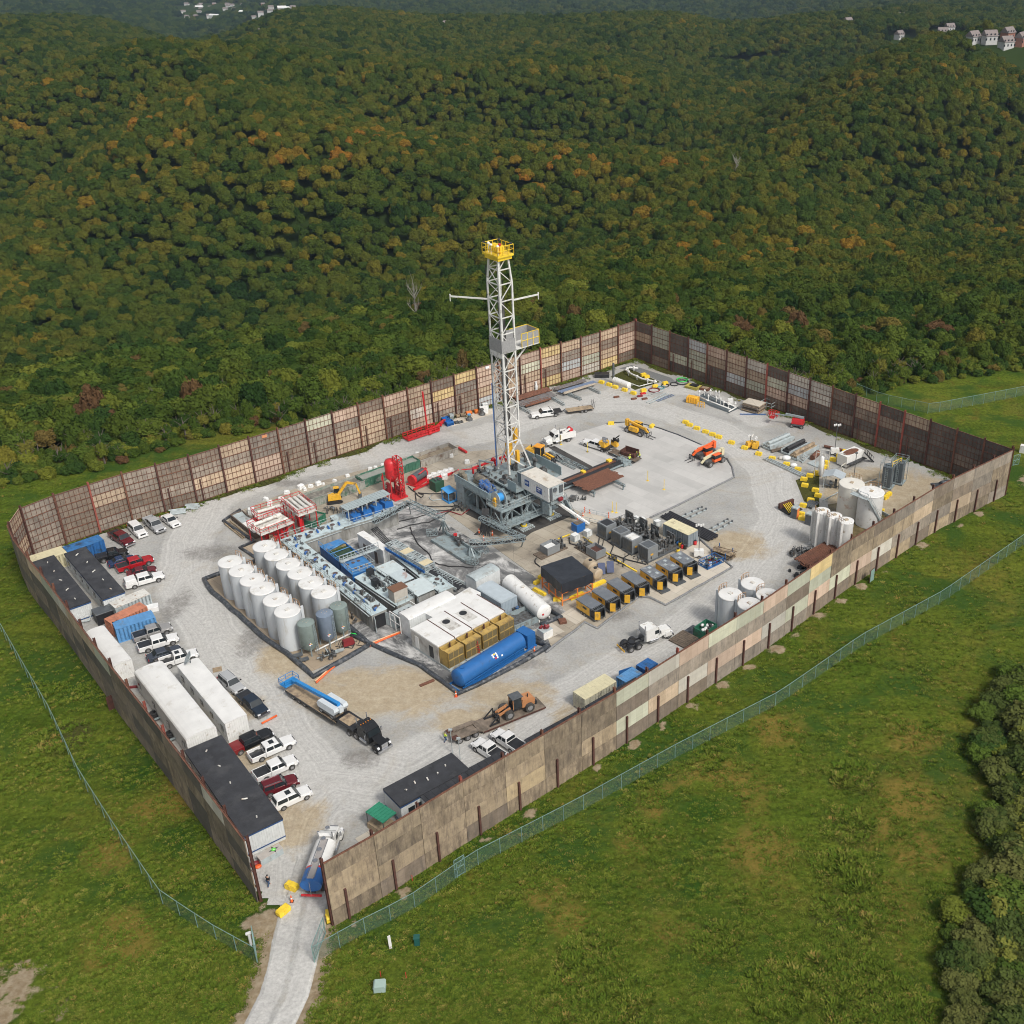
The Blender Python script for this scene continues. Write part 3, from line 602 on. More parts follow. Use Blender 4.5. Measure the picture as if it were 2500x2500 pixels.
for i,(x,y,z,rr,hh,k,a,d) in enumerate(near):
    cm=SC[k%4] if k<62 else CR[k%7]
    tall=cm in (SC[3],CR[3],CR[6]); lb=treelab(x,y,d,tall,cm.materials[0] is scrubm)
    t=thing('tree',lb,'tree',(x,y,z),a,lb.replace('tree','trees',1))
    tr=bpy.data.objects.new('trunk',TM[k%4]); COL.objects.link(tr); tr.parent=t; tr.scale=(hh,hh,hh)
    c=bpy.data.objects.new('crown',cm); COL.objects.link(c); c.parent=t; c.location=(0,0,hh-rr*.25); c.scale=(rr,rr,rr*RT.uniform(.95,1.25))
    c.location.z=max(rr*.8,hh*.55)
# bare pale trees poking out of the canopy
for i,(fx,fy,s,lab) in enumerate([(1018,795,13,'tall bare pale-barked dead tree rising from the green trees beside the mast'),(1795,455,14,'pale leafless tree in the wooded valley to the upper right')]):
    p=onhill(fx,fy); t=thing('bare_tree',lab,'tree',(p.x,p.y,T(p.x,p.y)),i); o=bpy.data.objects.new('trunk',BARE); COL.objects.link(o); o.parent=t; o.scale=(s*.45,s*.45,s*.85); 
# the rest of the wood: one object scattering crowns over its points
def scatter(name,P,meshes,label=None,euler=True):
    coll=bpy.data.collections.new(name+'_kinds')
    for i,me_ in enumerate(meshes):
        o=bpy.data.objects.new('%s_kind'%name,me_); coll.objects.link(o)
    me=bpy.data.meshes.new(name); me.from_pydata([p[:3] for p in P],[],[])
    for an,ty,k in (('sc','FLOAT_VECTOR',3),('rt','FLOAT',4),('ix','INT',5)):
        A=me.attributes.new(an,ty,'POINT')
        if ty=='FLOAT_VECTOR': A.data.foreach_set('vector',[c for p in P for c in p[3]])
        else: A.data.foreach_set('value',[p[k] for p in P])
    ob=bpy.data.objects.new(name,me); COL.objects.link(ob); tag(ob,label,kind='stuff')
    ng=bpy.data.node_groups.new(name+'_scatter','GeometryNodeTree'); ng.interface.new_socket('Geometry',in_out='INPUT',socket_type='NodeSocketGeometry'); ng.interface.new_socket('Geometry',in_out='OUTPUT',socket_type='NodeSocketGeometry')
    N=ng.nodes; L=ng.links; gi=N.new('NodeGroupInput'); go=N.new('NodeGroupOutput'); iop=N.new('GeometryNodeInstanceOnPoints'); ci=N.new('GeometryNodeCollectionInfo'); ci.inputs[0].default_value=coll; ci.inputs['Separate Children'].default_value=True; ci.inputs['Reset Children'].default_value=True
    def na(nm,ty):
        q=N.new('GeometryNodeInputNamedAttribute'); q.data_type=ty; q.inputs['Name'].default_value=nm; return q.outputs[0]
    L.new(gi.outputs[0],iop.inputs['Points']); L.new(ci.outputs[0],iop.inputs['Instance']); iop.inputs['Pick Instance'].default_value=True
    L.new(na('ix','INT'),iop.inputs['Instance Index']); L.new(na('sc','FLOAT_VECTOR'),iop.inputs['Scale'])
    cx=N.new('ShaderNodeCombineXYZ'); L.new(na('rt','FLOAT'),cx.inputs[2]); L.new(cx.outputs[0],iop.inputs['Rotation']); L.new(iop.outputs[0],go.inputs[0])
    md=ob.modifiers.new('scatter','NODES'); md.node_group=ng; return ob
FP=[]
for (x,y,z,rr,hh,k,a,d) in far:
    ix=k%7
    if y<330 and k<45: ix=7+k%4
    FP.append((x,y,z+max(rr*.8,hh*.55),(rr,rr,rr*(.8+.25*(k/100))),a,ix))
for i in range(5200):
    j=RT.randrange(1,len(TREEL)-2); a,b_=TREEL[j],TREEL[j+1]; t_=RT.random(); L_=math.hypot(b_[0]-a[0],b_[1]-a[1])
    if RT.random()>L_/95: continue
    px,py=a[0]+(b_[0]-a[0])*t_,a[1]+(b_[1]-a[1])*t_; o_=abs(RT.gauss(0,9))-1.0; nx_,ny_=-(b_[1]-a[1])/L_,(b_[0]-a[0])/L_; px+=nx_*o_; py+=ny_*o_
    if not inview(px,py,0,4) or inpoly(px,py,PADP): continue
    r_=RT.uniform(.7,1.6)*(1 if o_<2 else 1.3); FP.append((px,py,T(px,py)+r_*.45,(r_*1.1,r_*1.1,r_),RT.uniform(0,6),7+RT.randrange(4)))
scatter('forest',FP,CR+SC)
print('TREES',len(pts))
# hillside houses far off
hw=mat('house_siding',(.50,.50,.49),.7,var=.05); hr=mat('house_roof',(.20,.17,.16),.8,var=.2); hb=mat('house_brick',(.36,.17,.12),.8,var=.15)
HL=['white house with dark roof furthest along the hilltop row by trees','pale gabled house standing above the white house in the hilltop row','large white house in front of the hilltop row','grey-roofed house in the middle of the hilltop row','small white-walled house left of centre on the hilltop lawn','white gabled house between the hilltop lawn and brick house','brick-fronted house with hipped roof in the hilltop row','low white house in front of the brick house on the hilltop','brick house at the right end of the hilltop row','lone white house at the left end of the hilltop row','small white-walled house behind trees below the hilltop row','lone white gabled house on the wooded ridge straight above the mast','brown-roofed house hidden in woods along the skyline','brown house in the trees below the distant town','white house in the trees below the distant town']
for i,(p,k) in enumerate(HOUSES):
    s=.62; t=thing('house',HL[i],'house',(p.x,p.y,T(p.x,p.y)),[.3,-.2,.1][k]+i*.1); W_=15*s; D_=10*s; H_=6.5*s
    M().bx(-W_/2,-D_/2,-2,W_/2,D_/2,H_).build('wall',hb if k==2 else hw,t)
    o=M(); o.prof([(-D_/2-.6,H_-.2),(0,H_+3.6),(D_/2+.6,H_-.2)],-W_/2-.5,W_/2+.5); r_=o.build('roof',hr,t); r_.rotation_euler=(0,0,math.pi/2)
    o=M()
    for xx in (-4.5,-1.2,2,5):
        for zz in (1,4): o.bx(xx-.6,-D_/2-.06,zz,xx+.6,-D_/2,zz+1.5)
    o.build('window',glass,t)
# distant town in the valley
RH=random.Random(5); k=0
for q_,p in TOWN:
    big=RH.random()<.12; W_,D_,H_=(RH.uniform(14,24),11,4) if big else (RH.uniform(8,11),7,3)
    t=thing('town_building','pale building among the cluster of the far-off valley town','building',(p.x,p.y,T(p.x,p.y)),RH.uniform(-.4,.4),'buildings of the distant town')
    M().bx(-W_/2,-D_/2,-6,W_/2,D_/2,H_+5).build('wall',hb if RH.random()<.15 else hw,t); o=M(); o.prof([(-D_/2-.6,H_+4.8),(0,H_+7.6),(D_/2+.6,H_+4.8)],-W_/2-.5,W_/2+.5); r_=o.build('roof',roofw if big else hr,t); r_.rotation_euler=(0,0,math.pi/2)
# shrubs down the right-hand edge of the field
k=0; BM=[crown_mesh('crown',31,(1.1,1.1,.8),20,.065,230,brownm,lr=(.22,.36)),crown_mesh('crown',32,(1,1.2,.9),22,.06,230,brownm,lr=(.2,.32)),crown_mesh('crown',33,(1.2,1,.75),20,.065,220,scrubm,lr=(.22,.34))]
EDGE=[(2340,1690),(2200,1830),(2290,1960),(2250,2060),(2190,2180),(2120,2260),(2060,2370),(2170,2500)]
RS=random.Random(3)
for i in range(620):
    fx,fy=RS.uniform(2240,2580),RS.uniform(1640,2600)
    ex=np.interp(fy,[1600,1690,1830,1960,2060,2180,2260,2370,2500],[2430,2375,2365,2400,2370,2330,2300,2295,2330])
    if fx<ex+RS.uniform(0,50): continue
    if RS.random()>.62 or k>=190: continue
    p=g('F',fx,fy); s=RS.uniform(1.0,2.7)*(1.15 if fx>ex+120 else .8)
    zn='upper' if fy<1900 else 'middle' if fy<2150 else 'lower'; ed='outer edge' if fx<ex+90 else 'dense inside'; mi_=RS.choice((0,0,1,1,2)); lb='%s shrub in the %s of the %s part of the field-side thicket'%(('olive brown','grey-brown','bright green')[mi_],ed,zn); t=thing('shrub',lb,'shrub',(p.x,p.y,0),RS.uniform(0,6),lb.replace('shrub','shrubs',1)); k+=1
    c=bpy.data.objects.new('crown',BM[mi_]); COL.objects.link(c); c.parent=t; c.scale=(s*1.25,s*1.25,s); c.location=(0,0,s*.55)
    c=bpy.data.objects.new('stem',TM[k%4]); COL.objects.link(c); c.parent=t; c.scale=(s,s,s)
# weeds and rough grass tufts
def tuft(seed,n=26,h=.42,w=.05,sp=.32,mt=None,lean=.5):
    r=np.random.RandomState(seed); V=[];F=[]
    for i in range(n):
        a=r.uniform(0,6.28); q=r.uniform(0,sp); b=np.array([q*math.cos(a),q*math.sin(a),-.04]); d=np.array([math.cos(a)*r.uniform(0,lean),math.sin(a)*r.uniform(0,lean),1])*h*r.uniform(.5,1.2); s=np.array([-math.sin(a),math.cos(a),0])*w*r.uniform(.6,1.4)
        o=len(V); V+=[tuple(b-s),tuple(b+s),tuple(b+d*.6+s*1.2),tuple(b+d*.55-s*1.2),tuple(b+d+np.array([0,0,-.1*h]))]; F+=[(o,o+1,o+2,o+3),(o+3,o+2,o+4)]
    me=bpy.data.meshes.new('tuft'); me.from_pydata(V,[],F); me.materials.append(mt); return me
grm=foliage('rough_grass',[(0,(.065,.112,.013)),(.5,(.100,.142,.018)),(.85,(.14,.165,.026)),(.96,(.19,.18,.045)),(1,(.24,.17,.05))],1,False)
GT=[tuft(1,26,.20,.04,.4,grm,1.4),tuft(2,30,.15,.045,.5,grm,1.7),tuft(3,22,.34,.035,.3,grm,1.0),tuft(4,30,.13,.055,.55,grm,2.0)]
RG=random.Random(8); GP=[]
for i in range(150000):
    fx=RG.uniform(-20,2520); fy=RG.uniform(1180,2520)
    if RG.random()>(fy-700)/1800: continue
    p=g('F',fx,fy)
    if inpoly(p.x,p.y,PADP) or min(seg_d(p.x,p.y,*ROADC[k],*ROADC[k+1]) for k in range(len(ROADC)-1))<3.6: continue
    if any(math.hypot(p.x-a,p.y-b_)<r_*.95 for a,b_,r_ in SPOIL) or math.hypot((p.x-SOILC[0])/4.8,(p.y-SOILC[1])/4)<1: continue
    nn=mnoise.noise(Vector((p.x*.12,p.y*.12,0)))+.5*mnoise.noise(Vector((p.x*.5,p.y*.5,4)))
    if RG.random()>.55+nn*.4: continue
    s=RG.uniform(.55,1.1)*(1+max(0,nn)*.8)*(1.9 if min(math.hypot(p.x-a,p.y-b_)/r_ for a,b_,r_ in BRWN)<.9 else 1); GP.append((p.x,p.y,T(p.x,p.y) if p.y>150 else mnoise.noise(Vector((p.x*.03,p.y*.03,0)))*.25,(s,s,s*.8),RG.uniform(0,6.28),RG.randrange(4)))
# weedy strips inside the wall foot
for poly,off in ((WB,2.2),(WR,2.2)):
    for a,b_ in zip(poly[:-1],poly[1:]):
        d=Vector((b_[0]-a[0],b_[1]-a[1],0)); ln=d.length; d.normalize(); nn=Vector((d.y,-d.x,0))
        for i in range(int(ln*11)):
            t=RG.random(); o=abs(RG.gauss(0,1.1)); q=Vector((a[0],a[1],0))+d*(t*ln)+nn*(.35+o)
            if mnoise.noise(Vector((q.x*.22,q.y*.22,0)))<-.05: continue
            s=RG.uniform(.8,1.4); GP.append((q.x,q.y,0,(s,s,s*.7),RG.uniform(0,6.28),RG.randrange(4)))
scatter('grass_tufts',GP,GT)
print('TUFTS',len(GP))
# ------------------------------------------------------------------ timber sound wall round the pad
def panelm(name,c,var=.22,dirt=(.10,.09,.08),amt=.35):
    m,n,L,b,N,MR,MX,MA,bump,tc=nodes(name); oi=n.new('ShaderNodeObjectInfo'); sx=n.new('ShaderNodeSeparateXYZ'); L.new(tc,sx.inputs[0])
    off=MA('MULTIPLY',oi.outputs['Random'],61.0); cb=n.new('ShaderNodeCombineXYZ'); L.new(MA('ADD',sx.outputs[0],off),cb.inputs[0]); L.new(sx.outputs[2],cb.inputs[1]); L.new(off,cb.inputs[2])
    br=n.new('ShaderNodeTexBrick'); br.offset=0; br.inputs['Brick Width'].default_value=1.22; br.inputs['Row Height'].default_value=2.44; br.inputs['Mortar Size'].default_value=.018; br.inputs['Scale'].default_value=1; br.inputs['Color1'].default_value=(1.08,1.08,1.08,1); br.inputs['Color2'].default_value=(.90,.89,.87,1); br.inputs['Mortar'].default_value=(.72,.69,.66,1); L.new(cb.outputs[0],br.inputs['Vector'])
    mp=n.new('ShaderNodeMapping'); mp.inputs['Scale'].default_value=(1,.22,1); L.new(cb.outputs[0],mp.inputs[0]); mq=n.new('ShaderNodeMapping'); mq.inputs['Scale'].default_value=(.25,3,1); L.new(cb.outputs[0],mq.inputs[0])
    k=MX(MR(N(.8,6,.65,cb.outputs[0]),.3,.7),tuple(x*(1-var) for x in c),tuple(x*(1+var) for x in c))
    k=MX(MR(N(1.5,7,.75,mp.outputs[0]),.60-amt*.3,.74-amt*.2,0,min(1,.35+amt)),k,dirt)
    k=MX(MR(N(1.2,5,.7,mq.outputs[0]),.5,.75,0,.35),k,tuple(x*.55 for x in c)); k=MX(1.0,k,br.outputs[0],'MULTIPLY')
    k=MX(1.0,k,MX(oi.outputs['Random'],(.80,.80,.80),(1.2,1.18,1.15)),'MULTIPLY'); L.new(k,b.inputs['Base Color']); b.inputs['Roughness'].default_value=.85; MATS[name]=m; return m
PW=[panelm('panel_weathered_brown',(.225,.18,.14)),panelm('panel_weathered_grey',(.28,.24,.20)),panelm('panel_dark',(.125,.108,.092)),panelm('panel_tan',(.46,.36,.26),.14,(.24,.18,.13),.25),panelm('panel_pink_tan',(.50,.38,.30),.08,(.34,.25,.19),.15),panelm('panel_pale_green',(.47,.48,.38),.1,(.44,.36,.2),.12),panelm('panel_pale_blue',(.45,.475,.48),.1,(.38,.37,.35),.12),panelm('panel_white',(.50,.475,.42),.1,(.36,.30,.23),.2),panelm('panel_ply_yellow',(.55,.43,.22),.12,(.40,.27,.12),.25)]
PB=panelm('panel_front_brown',(.265,.212,.15),.3,(.115,.09,.07),.55)
PB2=panelm('panel_light_strip',(.38,.30,.19),.15); PB3=panelm('panel_front_tan',(.34,.27,.185),.25,(.13,.10,.08),.4)
HT=9.75
def wall(name,label,poly,inner,choose,seed,outposts=0,lattice=True):
    """inner=+1: pad lies to the left of the run"""
    r=random.Random(seed); P=resample(poly,6.1); t=thing(name,label,'fence wall',(P[0].x,P[0].y,0))
    o0=P[0]
    for i,(a,b) in enumerate(zip(P[:-1],P[1:])):
        a=a-o0; b=b-o0; d=(b-a); L=d.length; d.normalize(); n=Vector((-d.y,d.x,0))*inner; rz=math.atan2(d.y,d.x)
        for k in range(4):
            mi=choose(i,k,r,len(P)-1); z0=k*HT/4+(.0 if k else -.15); z1=(k+1)*HT/4-.02; c=(a+b)/2
            m=M(); m.cb(0,0,(z1-z0)/2,L-.05,.09+.02*((i+k)%2),z1-z0)
            p=m.build('panel',mi,t); p.location=(c.x,c.y,z0); p.rotation_euler=(0,0,rz)
        if lattice:
            m=M(); nc=7
            for k in range(1,nc): q=a.lerp(b,k/nc)+n*.12; m.bar((q.x,q.y,.05),(q.x,q.y,HT-.05),.06,.05)
            for k in range(0,9):
                z=.08+k*(HT-.12)/8; qa,qb=a+n*.14,b+n*.14; m.bar((qa.x,qa.y,z),(qb.x,qb.y,z),.05 if k%2 else .07,.07 if k%2 else .13)
            m.build('lattice',rust,t)
        else:
            m=M(); qa,qb=a-n*.02,b-n*.02; m.bar((qa.x,qa.y,HT),(qb.x,qb.y,HT),.16,.06); m.build('top_rail',rust,t)
            m=M(); 
            for k in range(0,5): z=.1+k*(HT-.15)/4; qa,qb=a+n*.14,b+n*.14; m.bar((qa.x,qa.y,z),(qb.x,qb.y,z),.05,.13)
            m.build('inner_frame',rust,t)
    for i,a in enumerate(P):
        a=a-o0; b=(P[min(i+1,len(P)-1)]-o0) if i<len(P)-1 else a; pa=(P[max(i-1,0)]-o0); d=((b-pa)).normalized(); n=Vector((-d.y,d.x,0))*inner; rz=math.atan2(d.y,d.x)
        q=a+n*.34; m=M(); c,s=math.cos(rz),math.sin(rz)
        for u,v,su,sv in ((0,-.14,.3,.04),(0,.14,.3,.04),(0,0,.04,.26)): m.cb(q.x+u*c-v*s,q.y+u*s+v*c,HT/2+.2,su,sv,HT+.7+.15*r.random(),0,rz)
        m.build('post',[rustd,rustd,rust][r.randrange(3)] if r.random()<.9 else mat('post_red_rust',(.26,.07,.05),.85,var=.2),t)
        if i<len(P)-1 and outposts:
            q=a.lerp(b,.30)-n*.22; m=M(); m.cb(q.x,q.y,2.25,.26,.22,4.9,0,rz); m.build('brace_post',rustd,t)
        elif i<len(P)-1 and r.random()<.45:
            q=a.lerp(b,.22)+n*1.0; q2=a.lerp(b,.22)+n*.3; m=M(); m.bar((q2.x,q2.y,-.1),(q2.x,q2.y,4.6),.2,.2); m.build('brace_post',rustd,t)
    return t
def ch_back(i,k,r,n):
    base=[PW[0],PW[1],PW[3],PW[4]] if i>2 else [PW[0],PW[1]]
    x=r.random()
    if i<3: return PW[3] if (i,k)==(1,2) else PW[r.choice((0,0,1))]
    if x<.42: return PW[r.choice((0,1,1,0))]
    if x<.74: return PW[3] if r.random()<.55 else PW[4]
    if x<.80: return PW[7]
    if x<.86: return PW[5] if i>n*.3 else PW[1]
    if x<.93: return PW[6] if i>n*.5 else PW[3]
    return PW[8] if i>n*.5 else PW[1]
def ch_right(i,k,r,n):
    if i>=n*.56: return PW[r.choice((2,2,0,2))] if not(k==3 and r.random()<.2) else PW[3]
    x=r.random()
    if k<1: return PW[r.choice((2,2,0))]
    return PW[2] if x<.42 else PW[r.choice((3,3,4,5,7,6))]
def ch_front(i,k,r,n):
    if i<7: return PB2 if (i,k)==(4,1) else (PB,PB,PW[0],PB,PB3)[r.randrange(5)]
    if i>=15: 
        if k in(1,) and i<18: return [PW[5],PW[4],PW[7]][i%3]
        if (i,k) in((19,2),(21,1)): return PW[3]
        return (PB,PB,PW[0],PB3,PW[1])[r.randrange(5)]
    if i==14: return [PW[0],PW[4],PW[5],PW[8]][k]
    if k==3: return [PW[4],PW[5],PW[5],PW[4],PW[7],PW[5]][(i*5)%6]
    if k==1: return [PW[4],PW[7],PW[5],PW[3],PW[7],PW[4]][(i*7+1)%6]
    return PW[r.choice((0,1,1))] if k else PW[r.choice((0,1))]
def ch_left(i,k,r,n):
    if (i==1 and k==3): return PW[7]
    if n-8<=i<=n-3 and k==3: return [PW[3],PW[3],PW[7],PW[5]][i%4]
    return PW[r.choice((2,0,2))] if r.random()<.6 else PB
def ch_corner(i,k,r,n): return PW[r.choice((0,3,1))]
wall('sound_wall','weathered timber wall run nearest the camera with pale replacement panels and grass outside',WF,1,ch_front,3,1,False)
wall('sound_wall','dark weathered timber wall run seen edge-on beside the office trailers',WL,-1,ch_left,4,0,False)
wall('sound_wall','short curved timber wall section at the leftmost corner of the pad',WC,-1,ch_corner,5)
wall('sound_wall','long patchwork timber wall behind the mast with rusty grid facing the pad',WB,-1,ch_back,6)
wall('sound_wall','dark timber wall run with rusty grid at the right rear of the pad',WR,-1,ch_right,8)
# small wall fittings: personnel doors, notices, lamps
def onwall(k,b,h,rz,label,name,cat,w_,hh,m_,z=0):
    p=g(k,*b); t=thing(name,label,cat,(p.x,p.y,z),rz); M().bx(-w_/2-.08,-.05,0,w_/2+.08,.02,hh+.08).build('frame',rustd,t); M().bx(-w_/2,-.12,.02,w_/2,-.06,hh).build('leaf',m_,t); M().bx(w_/2-.2,-.17,hh*.5,w_/2-.08,-.12,hh*.5+.1).build('handle',chrome,t); return t
A1,A2=rad(40.7),rad(-45)
GD=mat('door_grey_green',(.20,.30,.27),.6,var=.1)
onwall('C2',(738,405),0,A1,'grey-green steel door in the back wall behind the white tank rows','door','door',1.2,2.3,GD)
onwall('R1',(745,1640),0,A1,'narrow green steel door in the back wall just left of the mast','door','door',1.1,2.2,GD)
onwall('R2',(1508,748),0,A2,'light green door in the right rear wall near the stacked timber mats','door','door',1.1,2.3,mat('door_green',(.25,.42,.28),.6,var=.1))
onwall('B4',(598,1700),0,rad(48),'grey-green steel door at the foot of the front wall below the pale panels','door','door',1.2,2.3,GD)
onwall('R3',(902,1155),0,rad(48),'pale green door in the front wall near the slim white tanks','door','door',1.2,2.3,GD)
onwall('F',(278,1730),0,rad(-129),'green door with rusty frame in the dark left-hand wall','door','door',1.2,2.3,GD)
# chain-link fences
cl,n_,L_,b_,N_,MR_,MX_,MA_,bp_,tc_=nodes('chain_link'); b_.inputs['Base Color'].default_value=(.12,.22,.19,1); b_.inputs['Roughness'].default_value=.5
wv=[]
for ax in (0,1):
    mp=n_.new('ShaderNodeMapping'); mp.inputs['Rotation'].default_value=(rad(45 if ax else -45),0,0); L_.new(tc_,mp.inputs[0]); t_=n_.new('ShaderNodeTexWave'); t_.bands_direction='Z'; t_.inputs['Scale'].default_value=1.2; L_.new(mp.outputs[0],t_.inputs['Vector']); wv.append(t_.outputs['Fac'])
tr_=n_.new('ShaderNodeBsdfTransparent'); ms=n_.new('ShaderNodeMixShader'); ms.inputs[0].default_value=.22; L_.new(tr_.outputs[0],ms.inputs[1]); L_.new(b_.outputs[0],ms.inputs[2]); L_.new(ms.outputs[0],n_['Material Output'].inputs[0])
galv=mat('galvanised_green',(.22,.34,.32),.45,.3,var=.15)
def clink(name,label,poly,h=2.4,gates=()):
    P=resample(poly,3.1); t=thing(name,label,'fence',(P[0].x,P[0].y,0)); o=P[0]
    for i,p in enumerate(P): q=p-o; M().cyl((q.x,q.y,-.1),(q.x,q.y,h+.08),.045,6).build('post',galv,t)
    m=M(); m2=M()
    for a,b in zip(P[:-1],P[1:]):
        a,b=a-o,b-o; m.add([(a.x,a.y,.02),(b.x,b.y,.02),(b.x,b.y,h),(a.x,a.y,h)],[(0,1,2,3)]); m2.bar((a.x,a.y,h),(b.x,b.y,h),.06,.06)
    m.build('mesh',cl,t); m2.build('top_rail',galv,t); return t
clink('chain_link_fence','long green chain-link fence crossing the left-hand field to the gate',[tuple(g('F',*p))[:2] for p in [(-20,1500),(60,1640),(130,1760),(200,1910),(290,2050),(385,2190),(400,2210),(520,2290),(628,2350)]])
clink('chain_link_fence','long green chain-link fence running across the field outside the front wall',[tuple(g('F',*p))[:2] for p in [(768,2350),(870,2290),(1000,2225),(1118,2143)]]+[tuple(g('F',*p))[:2] for p in [(1140,2125),(1400,1990),(1650,1850),(1900,1720),(2100,1580),(2300,1470),(2520,1315)]])
clink('chain_link_fence','distant chain-link fence across the green slope behind the right corner',[tuple(g('F',*p))[:2] for p in [(2090,960),(2150,985),(2270,1010),(2530,960)]])
def gate(label,k,A,B,h=2.6):
    a,b=g(k,*A),g(k,*B); t=thing('gate',label,'gate',(a.x,a.y,0)); b=b-a; m=M()
    for p in (Vector((0,0,0)),b): m.bar(p,p+Vector((0,0,h)),.09)
    for z in (.15,h*.5,h): m.bar((0,0,z),(b.x,b.y,z),.07)
    m.bar((0,0,.15),(b.x,b.y,h),.05); m.build('frame',galv,t); m=M(); m.add([(0,0,.1),(b.x,b.y,.1),(b.x,b.y,h),(0,0,h)],[(0,1,2,3)]); m.build('mesh',cl,t); return t
gate('open chain-link gate leaf swung back on the left of the gravel lane','F',(629,2350),(622,2300))
gate('open chain-link gate leaf swung back on the right of the gravel lane','F',(768,2350),(795,2280))
gate('small galvanised pedestrian gate standing in the front chain-link fence','F',(1112,2145),(1136,2130),2.9)
# ------------------------------------------------------------------ road vehicles
headl=mat('headlamp',(.75,.76,.78),.15,var=.02); taill=mat('tail_lamp',(.4,.01,.01),.3,var=.05)
def paint(n,c): return mat('car_paint_'+n,c,.22,.1,var=.03)
P_={'white':paint('white',(.74,.74,.73)),'silver':paint('silver',(.40,.41,.42)),'grey':paint('grey',(.29,.285,.28)),'black':paint('black',(.014,.015,.017)),'navy':paint('navy',(.018,.028,.045)),'slate':paint('slate',(.045,.055,.075)),'dblue':paint('dark_blue',(.018,.04,.10)),'red':paint('red',(.36,.012,.018)),'bedred':paint('bed_red',(.19,.014,.016)),'maroon':paint('maroon',(.12,.012,.018))}
TYW={}
def wheel(parent,x,y,r=.4,w=.28,name='wheel',twin=False,rm=None):
    key=(round(r,2),round(w,2))
    if key not in TYW:
        m=M(); m.cyl((0,-w/2,0),(0,w/2,0),r,18); a=m.build('wheel',tyre); 
        m=M(); m.cyl((0,-w/2-.015,0),(0,w/2+.015,0),r*.58,12); m.cyl((0,-w/2-.04,0),(0,w/2+.04,0),r*.2,8); b=m.build('rim',rim); TYW[key]=(a.data,b.data); bpy.data.objects.remove(a); bpy.data.objects.remove(b)
    a=bpy.data.objects.new(name,TYW[key][0]); COL.objects.link(a); a.parent=parent; a.location=(x,y,r)
    b=bpy.data.objects.new('rim',TYW[key][1]); COL.objects.link(b); b.parent=a
    return a
def arch(cx,r,zb,n=6): return [(cx+r*math.cos(math.pi*k/n),zb+max(0,r*math.sin(math.pi*k/n)-.02)) for k in range(n+1)]
def gpan(m,pts,off,mi=0):
    a,b,c=(Vector(p) for p in pts[:3]); n=(b-a).cross(c-a).normalized()*off; m.add([Vector(p)+n for p in pts],[list(range(len(pts)))],mi)
